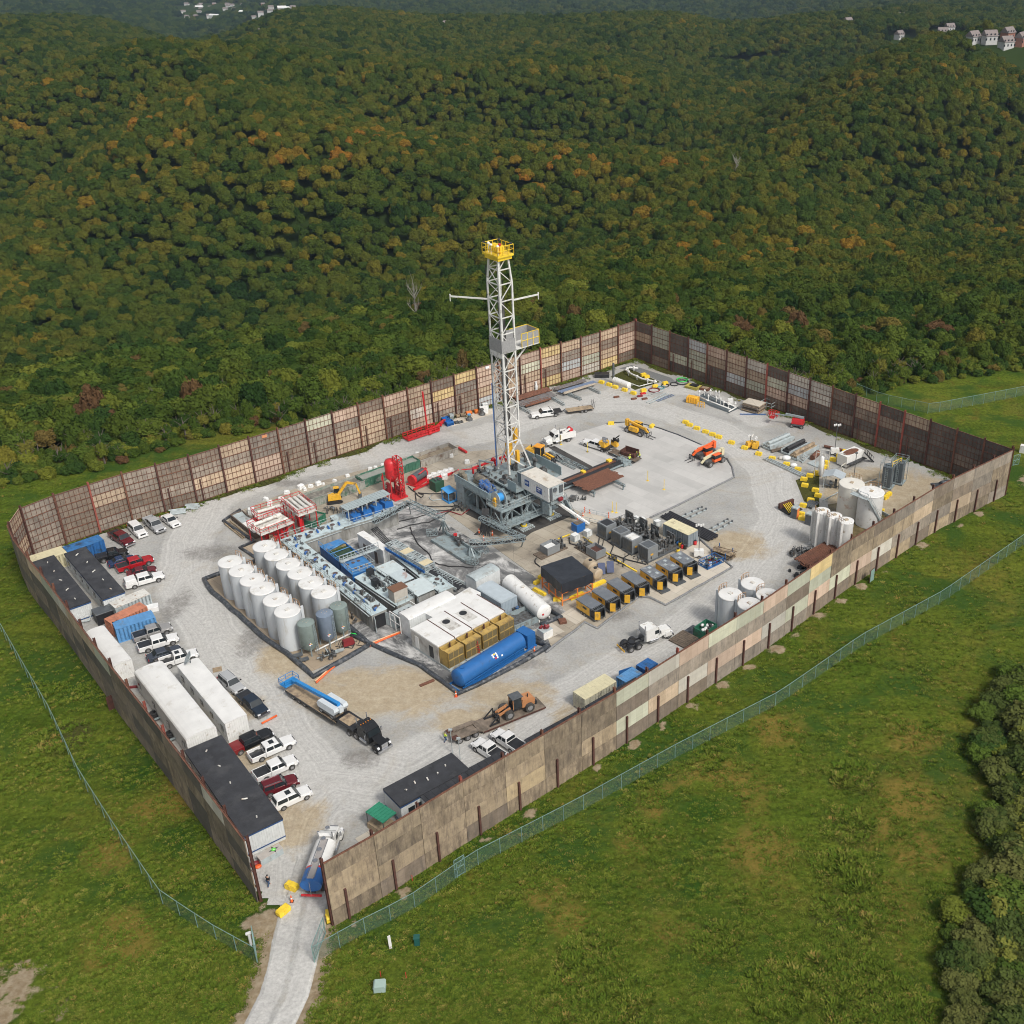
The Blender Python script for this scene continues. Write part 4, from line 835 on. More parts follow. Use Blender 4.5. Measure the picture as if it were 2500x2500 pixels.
def car(kind,p,rz,L,pm,label,group,bed=None,cap=None,cabx=None,roofm=None,rear=None,fname=None,rails=False,sun=False):
    S_=dict(pickup=(2.0,1.18,1.88),suv=(1.94,1.08,1.80),sedan=(1.84,.94,1.44))[kind]; Wd,zb,zr=S_; hw_=Wd/2
    t=thing(fname or {'pickup':'pickup_truck','suv':'suv','sedan':'sedan'}[kind],label,{'pickup':'pickup truck','suv':'suv','sedan':'car'}[kind],(p.x,p.y,0),rz,group)
    h=L/2; wr=.41 if kind=='pickup' else .37; wx,wf=-h+L*.21,h-L*.17; z0=.42 if kind=='pickup' else .3
    if kind=='pickup': c0,c1,f1=(-h+1.9+.05,-h+L*.66,-h+L*.70)
    elif kind=='suv': c0,c1,f1=(-h+.12,-h+L*.62,-h+L*.67)
    else: c0,c1,f1=(-h+L*.14,-h+L*.60,-h+L*.66)
    if cabx: c0=cabx
    rm_=rear or pm
    low=[(-h+.02,z0+.1)]+arch(wx,wr*1.18,z0)[::-1]+arch(wf,wr*1.18,z0)[::-1]+[(h-.05,z0+.08)]
    hood=[(h,zb-.38),(h-.08,zb-.14),(h-.5,zb-.05),(f1,zb+.02)]
    if kind=='pickup' and bed is not None:
        c=c0+.02
        cab=M(); fl=[(c,z0)]+arch(wf,wr*1.18,z0)[::-1]+[(h-.05,z0+.08)]+hood+[(c,zb+.04)]; cab.prof(fl,-hw_,hw_,0,.05); cab.build('body',pm,t)
        m=M(); sl=[(-h+.02,z0+.1)]+arch(wx,wr*1.18,z0)[::-1]+[(c-.04,z0),(c-.04,zb+.06),(-h+.02,zb+.06)]
        m.prof(sl,-hw_,-hw_+.12); m.prof(sl,hw_-.12,hw_); m.bx(-h,-hw_+.12,z0+.2,-h+.1,hw_-.12,zb+.06); m.build('bed',rm_,t)
        m=M(); m.bx(-h+.1,-hw_+.12,z0+.25,c-.06,hw_-.12,z0+.34 if bed=='open' else zb+.05); m.build('bed_floor' if bed=='open' else 'bed_cover',black if bed!='red' else P_['bedred'],t)
        if cap:
            m=M(); m.bx(-h+.02,-hw_+.02,zb+.06,c-.08,hw_-.02,zr-.02,0,.10); m.build('bed_cap',pm,t)
            m=M(); m.bx(-h+.01,-.6,zb+.25,-h+.06,.6,zr-.2); m.build('cap_window',glass,t)
    else:
        m=M(); back=[(-h+.08,zb-.02),(-h,zb-.3)]; m.prof(low+hood+([(c0,zb)] if kind=='sedan' else [])+back,-hw_,hw_,0,.06); m.build('body',pm,t)
    # cabin
    sl=.12 if kind=='pickup' else (.35 if kind=='suv' else .75); ff=.65 if kind!='sedan' else .8
    A=[(c0,zb-.02),(c0+sl,zr),(c1-.05-ff*.3,zr),(c1+ff*.7,zb-.02)]; tp=.17
    m=M(); m.prof(A,-hw_+.04,hw_-.04,0,tp); m.build('cabin',roofm or pm,t)
    yb,yt=hw_-.04,hw_-.04-tp; lp=lambda q,r,k:(q[0]+(r[0]-q[0])*k,q[1]+(r[1]-q[1])*k); yy=lambda z:yb+(yt-yb)*(z-(zb-.02))/(zr-zb+.02)
    m=M(); u,v=lp(A[3],A[2],.08),lp(A[3],A[2],.92); gpan(m,[(u[0],-yy(u[1])+.08,u[1]),(u[0],yy(u[1])-.08,u[1]),(v[0],yy(v[1])-.08,v[1]),(v[0],-yy(v[1])+.08,v[1])],.015); m.build('windshield',glass,t)
    m=M(); u,v=lp(A[0],A[1],.25),lp(A[0],A[1],.9); gpan(m,[(u[0],yy(u[1])-.12,u[1]),(u[0],-yy(u[1])+.12,u[1]),(v[0],-yy(v[1])+.12,v[1]),(v[0],yy(v[1])-.12,v[1])],.015); m.build('rear_window',glass,t)
    zt,zl=zr-.12,zb+.1; X0,X1=c0+sl*.5+.12,c1+ff*.15
    for s in (-1,1):
        m=M(); mid=(X0+X1)/2
        for a,b in (((X0,mid-.05),(mid+.05,X1))):
            q=[(a,s*yy(zl),zl),(b+(.22 if b==X1 else 0),s*yy(zl),zl),(b-(.12 if b==X1 else 0),s*yy(zt),zt),(a+(.08 if a==X0 else 0),s*yy(zt),zt)]
            gpan(m,q if s<0 else q[::-1],.012)
        m.build('side_window',glass,t)
        m=M(); m.bx(c1+.1,s*(hw_+.02),zb+.08,c1+.22,s*(hw_+.24),zb+.28); m.build('mirror',black,t)
        m=M(); m.bx(h-.16,s*(hw_-.08),zb-.36,h+.01,s*(hw_-.48),zb-.18); m.build('headlight',headl,t)
        m=M(); m.bx(-h-.015,s*(hw_-.02),zb-.32,-h+.06,s*(hw_-.2),zb-.02); m.build('taillight',taill,t)
    m=M(); m.bx(h-.08,-hw_+.08,z0,h+.07,hw_-.08,z0+.26); m.build('front_bumper',chrome if kind=='pickup' else pm,t)
    m=M(); m.bx(-h-.1,-hw_+.12,z0+.05,-h+.05,hw_-.12,z0+.25); m.build('rear_bumper',chrome if kind=='pickup' else pm,t)
    m=M(); m.bx(h-.03,-hw_+.5,zb-.42,h+.02,hw_-.5,zb-.15); m.build('radiator_grille',black,t)
    for o in t.children:
        n_=o.name.split('.')[0]
        if n_ in('body','cabin','bed','bed_cap'):
            for v in o.data.vertices:
                if n_=='body' and v.co.x>h-.2: v.co.y*=.84
                elif n_=='body' and v.co.x>h-.6: v.co.y*=.93
                if n_=='body' and kind!='pickup' and v.co.x<-h+.15: v.co.y*=.9
            md=o.modifiers.new('bevel','BEVEL'); md.width=.09 if n_!='bed' else .03; md.segments=3; md.limit_method='ANGLE'
    if rails:
        m=M()
        for s in (-1,1): m.bar((c0+sl+.1,s*(hw_-.3),zr+.05),(c1-.4,s*(hw_-.3),zr+.05),.05)
        m.build('roof_rail',chrome,t)
    if sun: m=M(); m.bx(c1-1.3,-.4,zr+.002,c1-.65,.4,zr+.02); m.build('sunroof',glass,t)
    for x in (wx,wf):
        for s in (-1,1): wheel(t,x,s*(hw_-.16),wr,.27)
    return t
def park(kind,k,A,B,pm,label,group='vehicles parked inside the wall',**kw):
    a,b=g(k,*A,.9),g(k,*B,.9); d=b-a; L={'pickup':5.9,'suv':4.9,'sedan':4.8}[kind]; L=max(L*.9,min(L*1.06,d.length))
    return car(kind,(a+b)/2,math.atan2(d.y,d.x),L,P_[pm],label,group,**kw)
G1='vehicles parked below the back wall'; G2='vehicles parked beside the black-roofed office trailers'; G3='vehicles parked by the blue container'; G4='vehicles parked beside the nearest office trailer'
park('pickup','C1',(750,405),(888,490),'maroon','dark red pickup with black bed cover parked nearest the blue container below the wall',G1,bed='cover')
park('suv','C1',(882,350),(968,430),'white','white suv parked between the dark red pickup and silver pickup below the wall',G1)
park('pickup','C1',(988,310),(1090,400),'silver','silver pickup with open dark bed parked nose-out under the back wall',G1,bed='open')
park('sedan','C1',(1103,290),(1192,358),'white','white sedan at the end of the row under the back wall by the pipe stack',G1)
park('pickup','C1',(655,585),(848,535),'black','black pickup parked at the corner of the blue container and black-roofed trailer',G2,bed='cover')
park('sedan','C1',(728,622),(905,570),'dblue','dark blue sedan parked between the black pickup and bright red pickup',G2)
park('pickup','C1',(785,655),(1028,580),'red','bright red crew-cab pickup with black bed cover',G2,bed='cover')
park('sedan','C1',(855,690),(1050,645),'maroon','dark red car mostly hidden between the red pickup and white capped pickup',G2)
park('pickup','C1',(838,765),(1103,690),'white','white pickup with a boxy white cap over its bed',G2,bed='cover',cap=True)
park('pickup','C1',(895,1120),(1153,1040),'grey','grey pickup with black bed cover right beside the blue container',G3,bed='cover')
park('pickup','C1',(928,1190),(1198,1110),'white','white crew-cab pickup with black bed cover beside the grey pickup',G3,bed='cover')
park('sedan','C1',(990,1255),(1215,1180),'slate','slate blue sedan between two white pickups near the satellite dish',G3)
park('pickup','C1',(1075,1295),(1328,1215),'white','white pickup with open bed behind the satellite dish trailer',G3,bed='open',sun=True)
park('suv','C1',(1495,1370),(1625,1480),'silver','silver suv parked alone beside the long white trailer',G3,rails=True)
park('pickup','C1',(1618,1490),(1790,1640),'navy','dark navy pickup nose towards the camera beside the long white trailer',G3,bed='cover')
rb=park('pickup','L4',(640,655),(1185,395),'black','pickup with black cab and dark red open bed carrying planks',G4,bed='red',rear=P_['bedred'])
for i_,s_ in enumerate((-.25,.15)):
    o=M().bx(-2.5,s_-.12,.80,-1.2,s_+.12,.88).build('plank',wood,None); o.location=rb.location; o.rotation_euler=rb.rotation_euler; tag(o,['pale plank lying in the dark red truck bed, nearer its driver side','pale plank lying in the dark red truck bed, nearer its other side'][i_],'plank')
park('pickup','L4',(895,725),(1448,485),'white','white crew-cab pickup with open bed holding tools, next to the black and red one',G4,bed='open',sun=True)
park('pickup','L4',(970,945),(1458,728),'white','white pickup with flat black bed cover beside the maroon suv',G4,bed='cover')
park('suv','L4',(1035,1115),(1470,950),'maroon','maroon suv with silver roof rails parked beside the white suv',G4,rails=True)
park('suv','L4',(1185,1280),(1622,1080),'white','white suv with black sunroof at the near end of the row by the office trailer',G4,sun=True)
park('pickup','B3',(850,1535),(645,1400),'white','white pickup with black rear window, lower left of the pair at the front wall','pickups parked at the front wall',bed='cover')
park('pickup','B3',(1045,1455),(810,1300),'white','white pickup of the front wall pair parked further from the black roof','pickups parked at the front wall',bed='cover')
# flatbed pickups
def flatbed(k,A,B,label,load=None):
    a,b=g(k,*A,.9),g(k,*B,.9); d=b-a; L=min(7.3,max(6.3,d.length)); c=(a+b)/2; t=car('pickup',c,math.atan2(d.y,d.x),L,P_['white'],label,None,bed='cover',fname='flatbed_truck'); t['category']='flatbed truck'
    for ch in list(t.children):
        if ch.name.split('.')[0] in('bed','bed_cover','taillight','rear_bumper'): bpy.data.objects.remove(ch)
    h=L/2; M().bx(-h,-1.15,1.0,-h+2.6,1.15,1.15).build('deck',black,t); M().rail([(-h+2.55,-1,1.15),(-h+2.55,1,1.15)],.8,.07).build('headache_rack',black,t); return t,h
flatbed('R4',(462,590),(178,628),'white flatbed truck hitched to a tan car trailer under the back wall')
t,h=flatbed('R4',(930,950),(670,868),'white flatbed truck carrying a yellow compressor in the middle of the yard')
o=thing('compressor','yellow air compressor riding on the white flatbed truck deck','compressor',t.matrix_world.translation); o.location=t.location; o.rotation_euler=t.rotation_euler
M().bx(-h+.9,-.9,1.16,-h+2.5,.9,2.3,0,.08).build('housing',cat,o); M().junk(-h+.9,-.6,2.2,-h+2.2,.6,2.9,6,3).build('fittings',chrome,o)
# utility trailer pieces
def utrailer(k,A,B,label,mt=wood,ramps=True,group=None,Lm=None):
    c,rz,L=seg(k,A,B,.6); L=Lm or L; t=thing('flatbed_trailer',label,'trailer',c,rz,group); h=L/2
    M().bx(-h,-1.05,.62,h,1.05,.72).build('deck',mt,t); m=M(); m.bar((-h,-1.1,.6),(h,-1.1,.6),.1,.16); m.bar((-h,1.1,.6),(h,1.1,.6),.1,.16); m.bar((h,-1,.6),(h+1.3,0,.5),.1); m.bar((h,1,.6),(h+1.3,0,.5),.1); m.build('frame',black,t)
    for x in (-.9,.0):
        for s in (-1,1): wheel(t,x-.2,s*1.2,.36,.22)
    if ramps:
        for s in (-1,1): m=M(); m.ladder((-h,s*.6,.7),(-h-.25,s*.6,2.2),.4,.06,.3); m.build('ramp',black,t)
    return t
utrailer('R4',(760,555),(515,590),'tan-decked car trailer with raised black ramps behind the white flatbed truck')
utrailer('R4',(1190,1060),(940,970),'black trailer with brown load bed being worked on in the yard',woodd,False)
t=thing('drill_machine','small yellow drilling machine standing on the front of the black trailer','machine',g('R4',968,950,0)+Vector((0,0,.72)),rad(-30)); M().bx(-.8,-.5,0,.8,.5,1.2,0,.15).build('body',cat,t); M().bar((-.6,0,1),(1.1,0,2.6),.25).build('boom',black,t); M().junk(-.8,-.5,1,.8,.5,1.9,6,4).build('controls',black,t)
t=thing('steel_basket','dark open steel tub sitting on the rear of the black trailer','container',g('R4',1110,1035,0)+Vector((0,0,.72)),rad(-35)); m=M(); m.bx(-1.7,-1,0,1.7,1,.08); m.bx(-1.7,.92,0,1.7,1,1.3); m.bx(-1.7,-1,0,1.7,-.92,.7); m.bx(-1.7,-1,0,-1.62,1,1); m.bx(1.62,-1,0,1.7,1,1); m.build('tub',rustd,t)
# heavy trucks
def truck_cab(t,x,pm,sleeper=1.4,hoodl=1.9,chr=chrome):
    m=M(); m.prof([(x-sleeper,.9),(x-sleeper,2.9),(x-.1,3.0),(x+.75,2.55),(x+1.15,1.75),(x+1.2,.9)],-1.1,1.1,0,.1); m.build('cab',pm,t)
    m=M(); m.prof([(x+1.15,.75),(x+1.15,1.75),(x+1.15+hoodl,1.5),(x+1.3+hoodl,.9),(x+1.25+hoodl,.65)],-.75,.75,0,.12); m.build('hood',pm,t)
    m=M(); gpan(m,[(x+1.14,-.9,1.8),(x+1.14,.9,1.8),(x+.8,.85,2.5),(x+.8,-.85,2.5)],.03); m.build('windshield',glass,t)
    for s in (-1,1):
        m=M(); m.bx(x,s*1.055,1.75,x+.75,s*1.09,2.4); m.build('side_window',glass,t)
        m=M(); m.prof([(x+1.25+hoodl-1.45,.6)]+[(x+.55+hoodl+.62*math.cos(a),.55+.75*math.sin(a)) for a in [math.pi*(1-k/6) for k in range(7)]]+[(x+1.2+hoodl,.6)],s*.72,s*1.18); m.build('fender',pm,t)
        wheel(t,x+.55+hoodl,s*.98,.52,.3); m=M(); m.cyl((x-sleeper-.12,s*.85,1),(x-sleeper-.12,s*.85,3.7),.09,8); m.build('exhaust_stack',chrome,t)
        m=M(); m.cyl((x-.9,s*.95,.7),(x+.6,s*.95,.7),.32,12); m.build('fuel_tank',chrome,t)
        m=M(); m.bx(x+1.05+hoodl,s*.8,.95,x+1.3+hoodl,s*1.1,1.2); m.build('headlight',headl,t)
        m=M(); m.bx(x+.75,s*1.25,1.7,x+.9,s*1.45,2.3); m.build('mirror',chrome,t)
    m=M(); m.bx(x+1.26+hoodl,-.5,.75,x+1.34+hoodl,.5,1.48); m.build('grille',chr,t); m=M(); m.bx(x+1.3+hoodl,-1.15,.35,x+1.5+hoodl,1.15,.72); m.build('front_bumper',chr,t)
def heavy(name,label,cat_,k,A,B,pm,hs=.9,Lfix=None):
    a,b=g(k,*A,hs),g(k,*B,hs); d=b-a; L=Lfix or d.length; t=thing(name,label,cat_,((a+b)/2).to_2d().to_3d(),math.atan2(d.y,d.x)); return t,L
# white tractor unit
t,L=heavy('semi_tractor','white semi tractor with bare black rear frame driving past the yellow compressors','truck','B4',(448,885),(915,712),white); h=L/2
truck_cab(t,h-3.6,white,1.6,2.0); m=M()
for s in (-1,1): m.bar((-h,s*.42,.9),(h-2,s*.42,.9),.1,.28)
for x in (-h+.3,-h+1.3,-h+2.4,-h+3.6): m.bar((x,-.42,.9),(x,.42,.9),.14,.2)
m.build('chassis',black,t); M().cyl((-h+1.9,0,1.05),(-h+1.9,0,1.15),.5,14).build('fifth_wheel',black,t)
for x in (-h+1.2,-h+2.6):
    for s in (-1,1): wheel(t,x,s*.95,.52,.5); M().prof([(x+.66*math.cos(a),.5+.66*math.sin(a)) for a in [math.pi*k/8 for k in range(9)]]+[(x-.6*math.cos(a),.5+.6*math.sin(a)) for a in [math.pi*k/8 for k in range(9)]],s*.68,s*1.22).build('mudguard',black,t)
m=M(); m.bx(h-5.6,-1.1,.9,h-5.45,1.1,2.2); m.build('headache_rack',chrome,t); M().bx(-h-.1,-1.1,.5,-h,1.1,.8).build('rear_light_bar',cat,t)
# black tractor with long trailer
t,L=heavy('semi_tractor','black semi tractor with chrome grille pulling the long flat trailer','truck','B1',(1215,1130),(1590,1245),black,.9,7.6); h=L/2
a=g('B1',1510,1240,.9); b=g('B1',640,680,.9); dd=(a-b).normalized(); rzT=math.atan2(dd.y,dd.x); t.location=(a.x-dd.x*3.2,a.y-dd.y*3.2,0); t.rotation_euler=(0,0,rzT+rad(-3))
truck_cab(t,h-3.7,P_['black'],1.5,1.9); m=M()
for s in (-1,1): m.bar((-h,s*.42,.85),(h-2,s*.42,.85),.1,.25)
m.build('chassis',black,t); m=M()
for k_ in range(5): m.cb(h-4.4,-.8+.4*k_,3.0,.12,.1,.12)
m.build('roof_light',mat('amber_lamp',(.8,.25,.02),.3,var=.02),t)
for x in (-h+.7,-h+2.05):
    for s in (-1,1): wheel(t,x,s*.95,.52,.5)
L2=(a-b).length-5.9; c=b+dd*(L2/2); t=thing('lowboy_trailer','long flat trailer with timber deck carrying the blue boom lift','trailer',(c.x,c.y,0),rzT); h=L2/2
M().bx(-h,-1.3,.85,h-3.2,1.3,.98).build('deck',wood,t); M().bx(h-3.2,-1.25,1.35,h+.6,1.25,1.5).build('gooseneck',black,t); M().bx(h-2.8,-.9,1.5,h-.5,.9,1.53).build('gooseneck_deck',wood,t)
m=M(); m.bar((-h,-1.35,.85),(h-3.2,-1.35,.85),.12,.3); m.bar((-h,1.35,.85),(h-3.2,1.35,.85),.12,.3); m.bx(-h,-.5,.5,h-3,.5,.84); m.bx(h-3.4,-1.2,.9,h-3.1,1.2,1.5); m.build('frame',black,t)
for x in (-h+1.6,-h+2.9,-h+4.2,h-.4):
    for s in (-1,1): wheel(t,x,s*1.02,.42,.45)
# blue boom lift on the trailer
t=thing('boom_lift','blue and white boom lift folded flat on the long trailer','boom lift',(c.x+dd.x*h*.28,c.y+dd.y*h*.28,.98),rzT)
M().bx(-1.5,-1.2,.55,1.5,1.2,.95).build('chassis',greyd,t)
m=M(); m.prof([(-1.7,1.0),(-1.9,1.5),(-1.6,2.0),(1.9,2.1),(2.1,1.6),(1.8,1.0)],-1.25,-.35,0,.08); m.prof([(-1.7,1.0),(-1.9,1.5),(-1.6,2.0),(1.9,2.1),(2.1,1.6),(1.8,1.0)],.35,1.25,0,.08); m.bx(1.3,-.35,1,2.1,.35,1.9); m.build('turntable',mat('boom_lift_grey',(.55,.60,.63),.4,var=.05),t)
m=M(); m.bar((1.6,0,2.15),(-8.0,0,1.35),.5,.55); m.bar((-6.6,0,1.45),(-9.4,0,.95),.34,.38); m.build('boom',mat('lift_blue',(.02,.22,.55),.4,var=.08),t)
m=M(); m.bx(-10.9,-1.2,.25,-9.4,1.2,.32); m.rail([(-10.9,-1.2,.3),(-9.4,-1.2,.3),(-9.4,1.2,.3),(-10.9,1.2,.3),(-10.9,-1.2,.3)],1.0,.06); m.build('basket',MATS['lift_blue'],t)
for x in (-1.2,1.2):
    for s in (-1,1): wheel(t,x,s*1.0,.48,.36)
# fuel tanker leaving through the gate
t,L=heavy('tanker_truck','white fuel tanker with blue rear and grey walkway driving out through the gate','truck','B2',(1000,1040),(1225,420),white,1.6); h=L/2
truck_cab(t,h-3.0,white,.5,1.35)
m=M(); X=[(-h,0),(-h+.15,1),(h-4.4,1),(h-4.2,0)]
def tanksec(m,x0,x1,mi=0,r=(1.28,.95),zc=1.95,n=20,cap=True):
    R_=[(r[0]*math.cos(2*math.pi*i/n),zc+r[1]*math.sin(2*math.pi*i/n)) for i in range(n)]
    m.add([(x0,y,z) for y,z in R_]+[(x1,y,z) for y,z in R_],[(i,n+i,n+(i+1)%n,(i+1)%n) for i in range(n)],mi,True)
    if cap: m.add([(x0,y,z) for y,z in R_],[list(range(n))],mi); m.add([(x1,y,z) for y,z in R_],[list(range(n))[::-1]],mi)
m=M(); tanksec(m,-h+.1,-h+2.1); m.build('tank_rear_section',blue,t); m=M(); tanksec(m,-h+2.1,-h+2.4); m.build('red_band',red,t); m=M(); tanksec(m,-h+2.4,h-3.75); m.build('tank',white,t)
m=M(); m.bx(-h+.3,-.36,2.84,h-4.0,.36,2.93); m.build('walkway',mat('walkway_grey',(.33,.31,.30),.7,var=.1),t); m=M()
for s in (-1,1): m.bar((-h+.3,s*.45,2.95),(h-4.0,s*.45,2.95),.06)
m.build('walkway_rail',chrome,t)
for k_ in range(4): m=M(); m.cyl((-h+2.9+k_*1.75,.1,2.93),(-h+2.9+k_*1.75,.1,3.1),.28,12); m.build('hatch',chrome,t)
M().ladder((-h+.02,0,.7),(-h+.05,0,2.8),.5,.05,.35).build('ladder',chrome,t)
m=M(); m.bx(-h-.25,-1.2,.55,-h-.1,1.2,.8); m.build('rear_bumper',red,t); m=M(); m.bx(-h+.2,-.4,.7,h-3,.4,1.05); m.build('chassis',black,t)
m=M(); m.cb(-h+.12,.55,1.7,.02,.32,.32); m.build('placard',signw,t)
for x in (-h+1.4,-h+2.8):
    for s in (-1,1): wheel(t,x,s*.98,.52,.5)
# white service truck
t,L=heavy('service_truck','large white service truck with crane and red hose reel behind the yellow loader','truck','R4',(575,808),(285,880),white,1.1); h=L/2
truck_cab(t,h-3.3,white,.3,1.5); m=M(); m.bx(-h,-1.25,1.0,h-3.8,-.75,2.2); m.bx(-h,.75,1.0,h-3.8,1.25,2.2); m.bx(-h,-.75,1.0,h-3.8,.75,1.35); m.build('service_body',white,t); m=M(); m.bx(-h+.2,-.74,1.36,h-4,.74,2.0); m.build('bed',black,t)
m=M(); m.bar((h-4.6,.9,2.3),(-h+1.2,.9,3.0),.32,.34); m.cyl((h-4.6,.9,1.9),(h-4.6,.9,2.6),.25,10); m.build('crane',white,t); m=M(); m.cyl((-h+.7,-.6,2.4),(-h+.7,.6,2.4),.45,12); m.build('hose_reel',red,t)
m=M(); m.bx(-h,-1.27,1.35,h-3.9,-1.255,1.5); m.build('stripe',cat,t); m=M(); m.bx(-h,-.5,.6,h-3,.5,1.0); m.build('chassis',black,t)
for s in (-1,1): wheel(t,-h+1.7,s*.95,.5,.5)
# wheel loaders with forks
def loader(name,label,p,z,rz,bodym,capm,s=1.0,flip=False):
    t=thing(name,label,'wheel loader',(p.x,p.y,z),rz); t.scale=(s,s,s)
    m=M(); m.prof([(-3.2,1.0),(-3.2,2.0),(-3.0,2.3),(-1.1,2.4),(-.9,1.0)],-.9,.9,0,.1); m.build('engine_cover',bodym,t); m=M(); m.bx(-1.6,-.6,.8,2.0,.6,1.25); m.bx(-3.5,-.95,.8,-3.15,.95,1.4); m.build('frame',black,t)
    m=M(); m.bx(-1.0,-.75,1.25,.6,.75,3.1,0,.06); m.build('cab',glass,t); m=M(); m.bx(-1.15,-.85,3.1,.75,.85,3.25,0,.05); m.build('cab_roof',capm,t)
    m=M(); 
    for x,y in ((-1,-.75),(.6,-.75),(-1,.75),(.6,.75)): m.bar((x,y,1.2),(x*.95,y*.93,3.1),.1)
    m.build('cab_pillar',bodym,t)
    m=M()
    for y in (-.5,.5): m.bar((1.0,y,1.6),(3.2,y,.95),.22,.35)
    m.bar((1.5,0,1.8),(3.0,0,1.3),.2); m.build('lift_arm',bodym,t)
    m=M(); m.bx(3.2,-1.1,.1,3.4,1.1,.3); m.bx(3.2,-1.1,.9,3.4,1.1,1.1)
    for y in (-1.1,-.4,.4,1.1): m.bar((3.3,y,.1),(3.3,y,1.5),.12); 
    for y in (-1,-.85,.85,1): m.bar((3.3,y,.15),(4.9,y*1.1,.12),.14,.1); 
    m.bar((3.3,-1.0,1.6),(4.9,-1.1,.15),.16); m.bar((3.3,1.0,1.6),(4.9,1.1,.15),.16); m.build('fork_attachment',black,t)
    m=M(); m.cyl((-2.2,.3,2.3),(-2.2,.3,2.9),.1,8); m.build('exhaust_stack',black,t)
    for x in (-2.1,1.5):
        for y in (-1,1): wheel(t,x,y*1.05,.78,.55)
    return t
a,b=g('R4',165,980,1.2),g('R4',400,1060,.6); d=b-a; loader('wheel_loader','yellow wheel loader with orange cab roof and fork grapple beside the mast',(a+b)/2-Vector(d).normalized()*.4,0,math.atan2(d.y,d.x),cat,mat('roof_orange',(.75,.32,.03),.4,var=.05))
# lowboy with orange loader
c,rz,L=seg('B3',(390,1350),(1240,1010),.7); t=thing('lowboy_trailer','brown timber-decked lowboy trailer under the orange loader','trailer',c,rz); h=L/2
m=M(); m.bx(-h+4.2,-1.35,.45,h,1.35,.58); m.prof([(-h+3.6,.9),(-h+3.6,1.05),(-h+4.6,.58),(-h+4.6,.45)],-1.3,1.3); m.build('deck',mat('deck_brown',(.20,.16,.125),.9,var=.25,dirt=(.11,.09,.07),amt=.4),t)
m=M(); m.bx(-h,-1.3,.9,-h+3.9,-.5,1.02); m.bx(-h,.5,.9,-h+3.9,1.3,1.02); m.bx(-h,-.5,.75,-h+3.9,.5,.85); m.build('rear_deck',MATS['deck_brown'],t)
m=M()
for s in (-1,1): m.cb(-h+.2,s*.85,1.12,.9,.7,.12); m.bar((-h+4.4,s*1.35,.45),(h,s*1.35,.45),.1,.25)
m.build('frame',rustd,t)
for x in (-h+.8,-h+2.0,-h+3.2):
    for s in (-1,1): wheel(t,x,s*1.05,.46,.42)
d=Vector((math.cos(rz),math.sin(rz),0)); p=c+d*(h*.40); loader('wheel_loader','orange wheel loader with black cab roof and forks standing on the lowboy trailer',p,.58,rz+math.pi,mat('loader_orange',(.46,.21,.09),.4,var=.08),greyd,.9)
# telehandlers
def telehandler(label,k,A,B,bodym,boomm,forks=True):
    a,b=g(k,*A,.8),g(k,*B,.8); d=b-a; t=thing('telehandler',label,'telehandler',((a+b)/2).to_2d().to_3d(),math.atan2(d.y,d.x)); 
    m=M(); m.bx(-2.6,-.55,.7,2.3,.55,1.25); m.build('chassis',greyd,t); m=M(); m.bx(-1.4,-1.25,.8,1.0,-.5,1.75,0,.06); m.build('engine_cover',bodym,t)
    m=M(); m.bx(-1.2,.4,.9,.7,1.2,2.3,0,.05); m.build('cab',glass,t); m=M(); m.bx(-1.25,.35,2.3,.6,1.25,2.4); m.bx(-1.2,.38,.9,.7,1.22,1.5); m.build('cab_frame',bodym,t)
    m=M(); m.bar((-2.7,-.1,2.4),(2.6,-.1,1.75),.42,.5); m.bar((2.2,-.1,1.7),(3.2,-.1,1.05),.28,.4); m.bx(-3.0,-.45,1.2,-2.3,.3,2.7); m.build('boom',boomm,t)
    if forks:
        m=M(); m.bx(3.3,-.9,.3,3.4,.7,.4); m.bx(3.3,-.9,1.1,3.4,.7,1.2)
        for y in (-.9,-.4,.2,.7): m.bar((3.35,y,.3),(3.35,y,1.2),.09)
        for y in (-.55,.4): m.bar((3.4,y,.3),(4.9,y,.22),.14,.06)
        m.build('forks',black,t)
    for x in (-1.9,1.7):
        for y in (-1,1): wheel(t,x,y*.98,.66,.45)
    return t
telehandler('yellow telehandler with forks lowered on the pale mats in the yard','R4',(1100,745),(1260,800),cat,cat)
telehandler('orange telehandler with forks pointing down-left at the curved berm','C4',(1380,165),(1215,225),orange,orange)
telehandler('orange telehandler with cream boom standing nearest the curved berm','C4',(1450,225),(1290,290),orange,cream,False)
# excavator
t=thing('excavator','yellow excavator digging beside the green cuttings bin','excavator',g('C2',1290,615),rad(18)); M().bx(-1.2,-.9,.75,1.3,.9,1.7,0,.08).build('house',cat,t); M().bx(.1,.1,1.7,1.2,.9,2.7,0,.08).build('cab',glass,t); M().bx(.05,.05,2.7,1.1,.95,2.8).build('cab_roof',cat,t)
for s in (-1,1): M().prof([(-1.5,.35),(-1.2,.05),(1.2,.05),(1.5,.35),(1.2,.65),(-1.2,.65)],s*.75,s*1.2).build('track',black,t)
m=M(); m.bar((.8,-.3,1.6),(2.6,-.3,3.9),.35,.5); m.bar((2.6,-.3,3.9),(4.3,-.3,3.4),.3,.4); m.build('boom',cat,t); m=M(); m.bar((4.3,-.3,3.4),(4.9,-.3,1.2),.25,.35); m.build('stick',cat,t); M().prof([(4.6,1.2),(5.2,1.1),(5.1,.4),(4.5,.5)],-.7,.1).build('bucket',greyd,t)
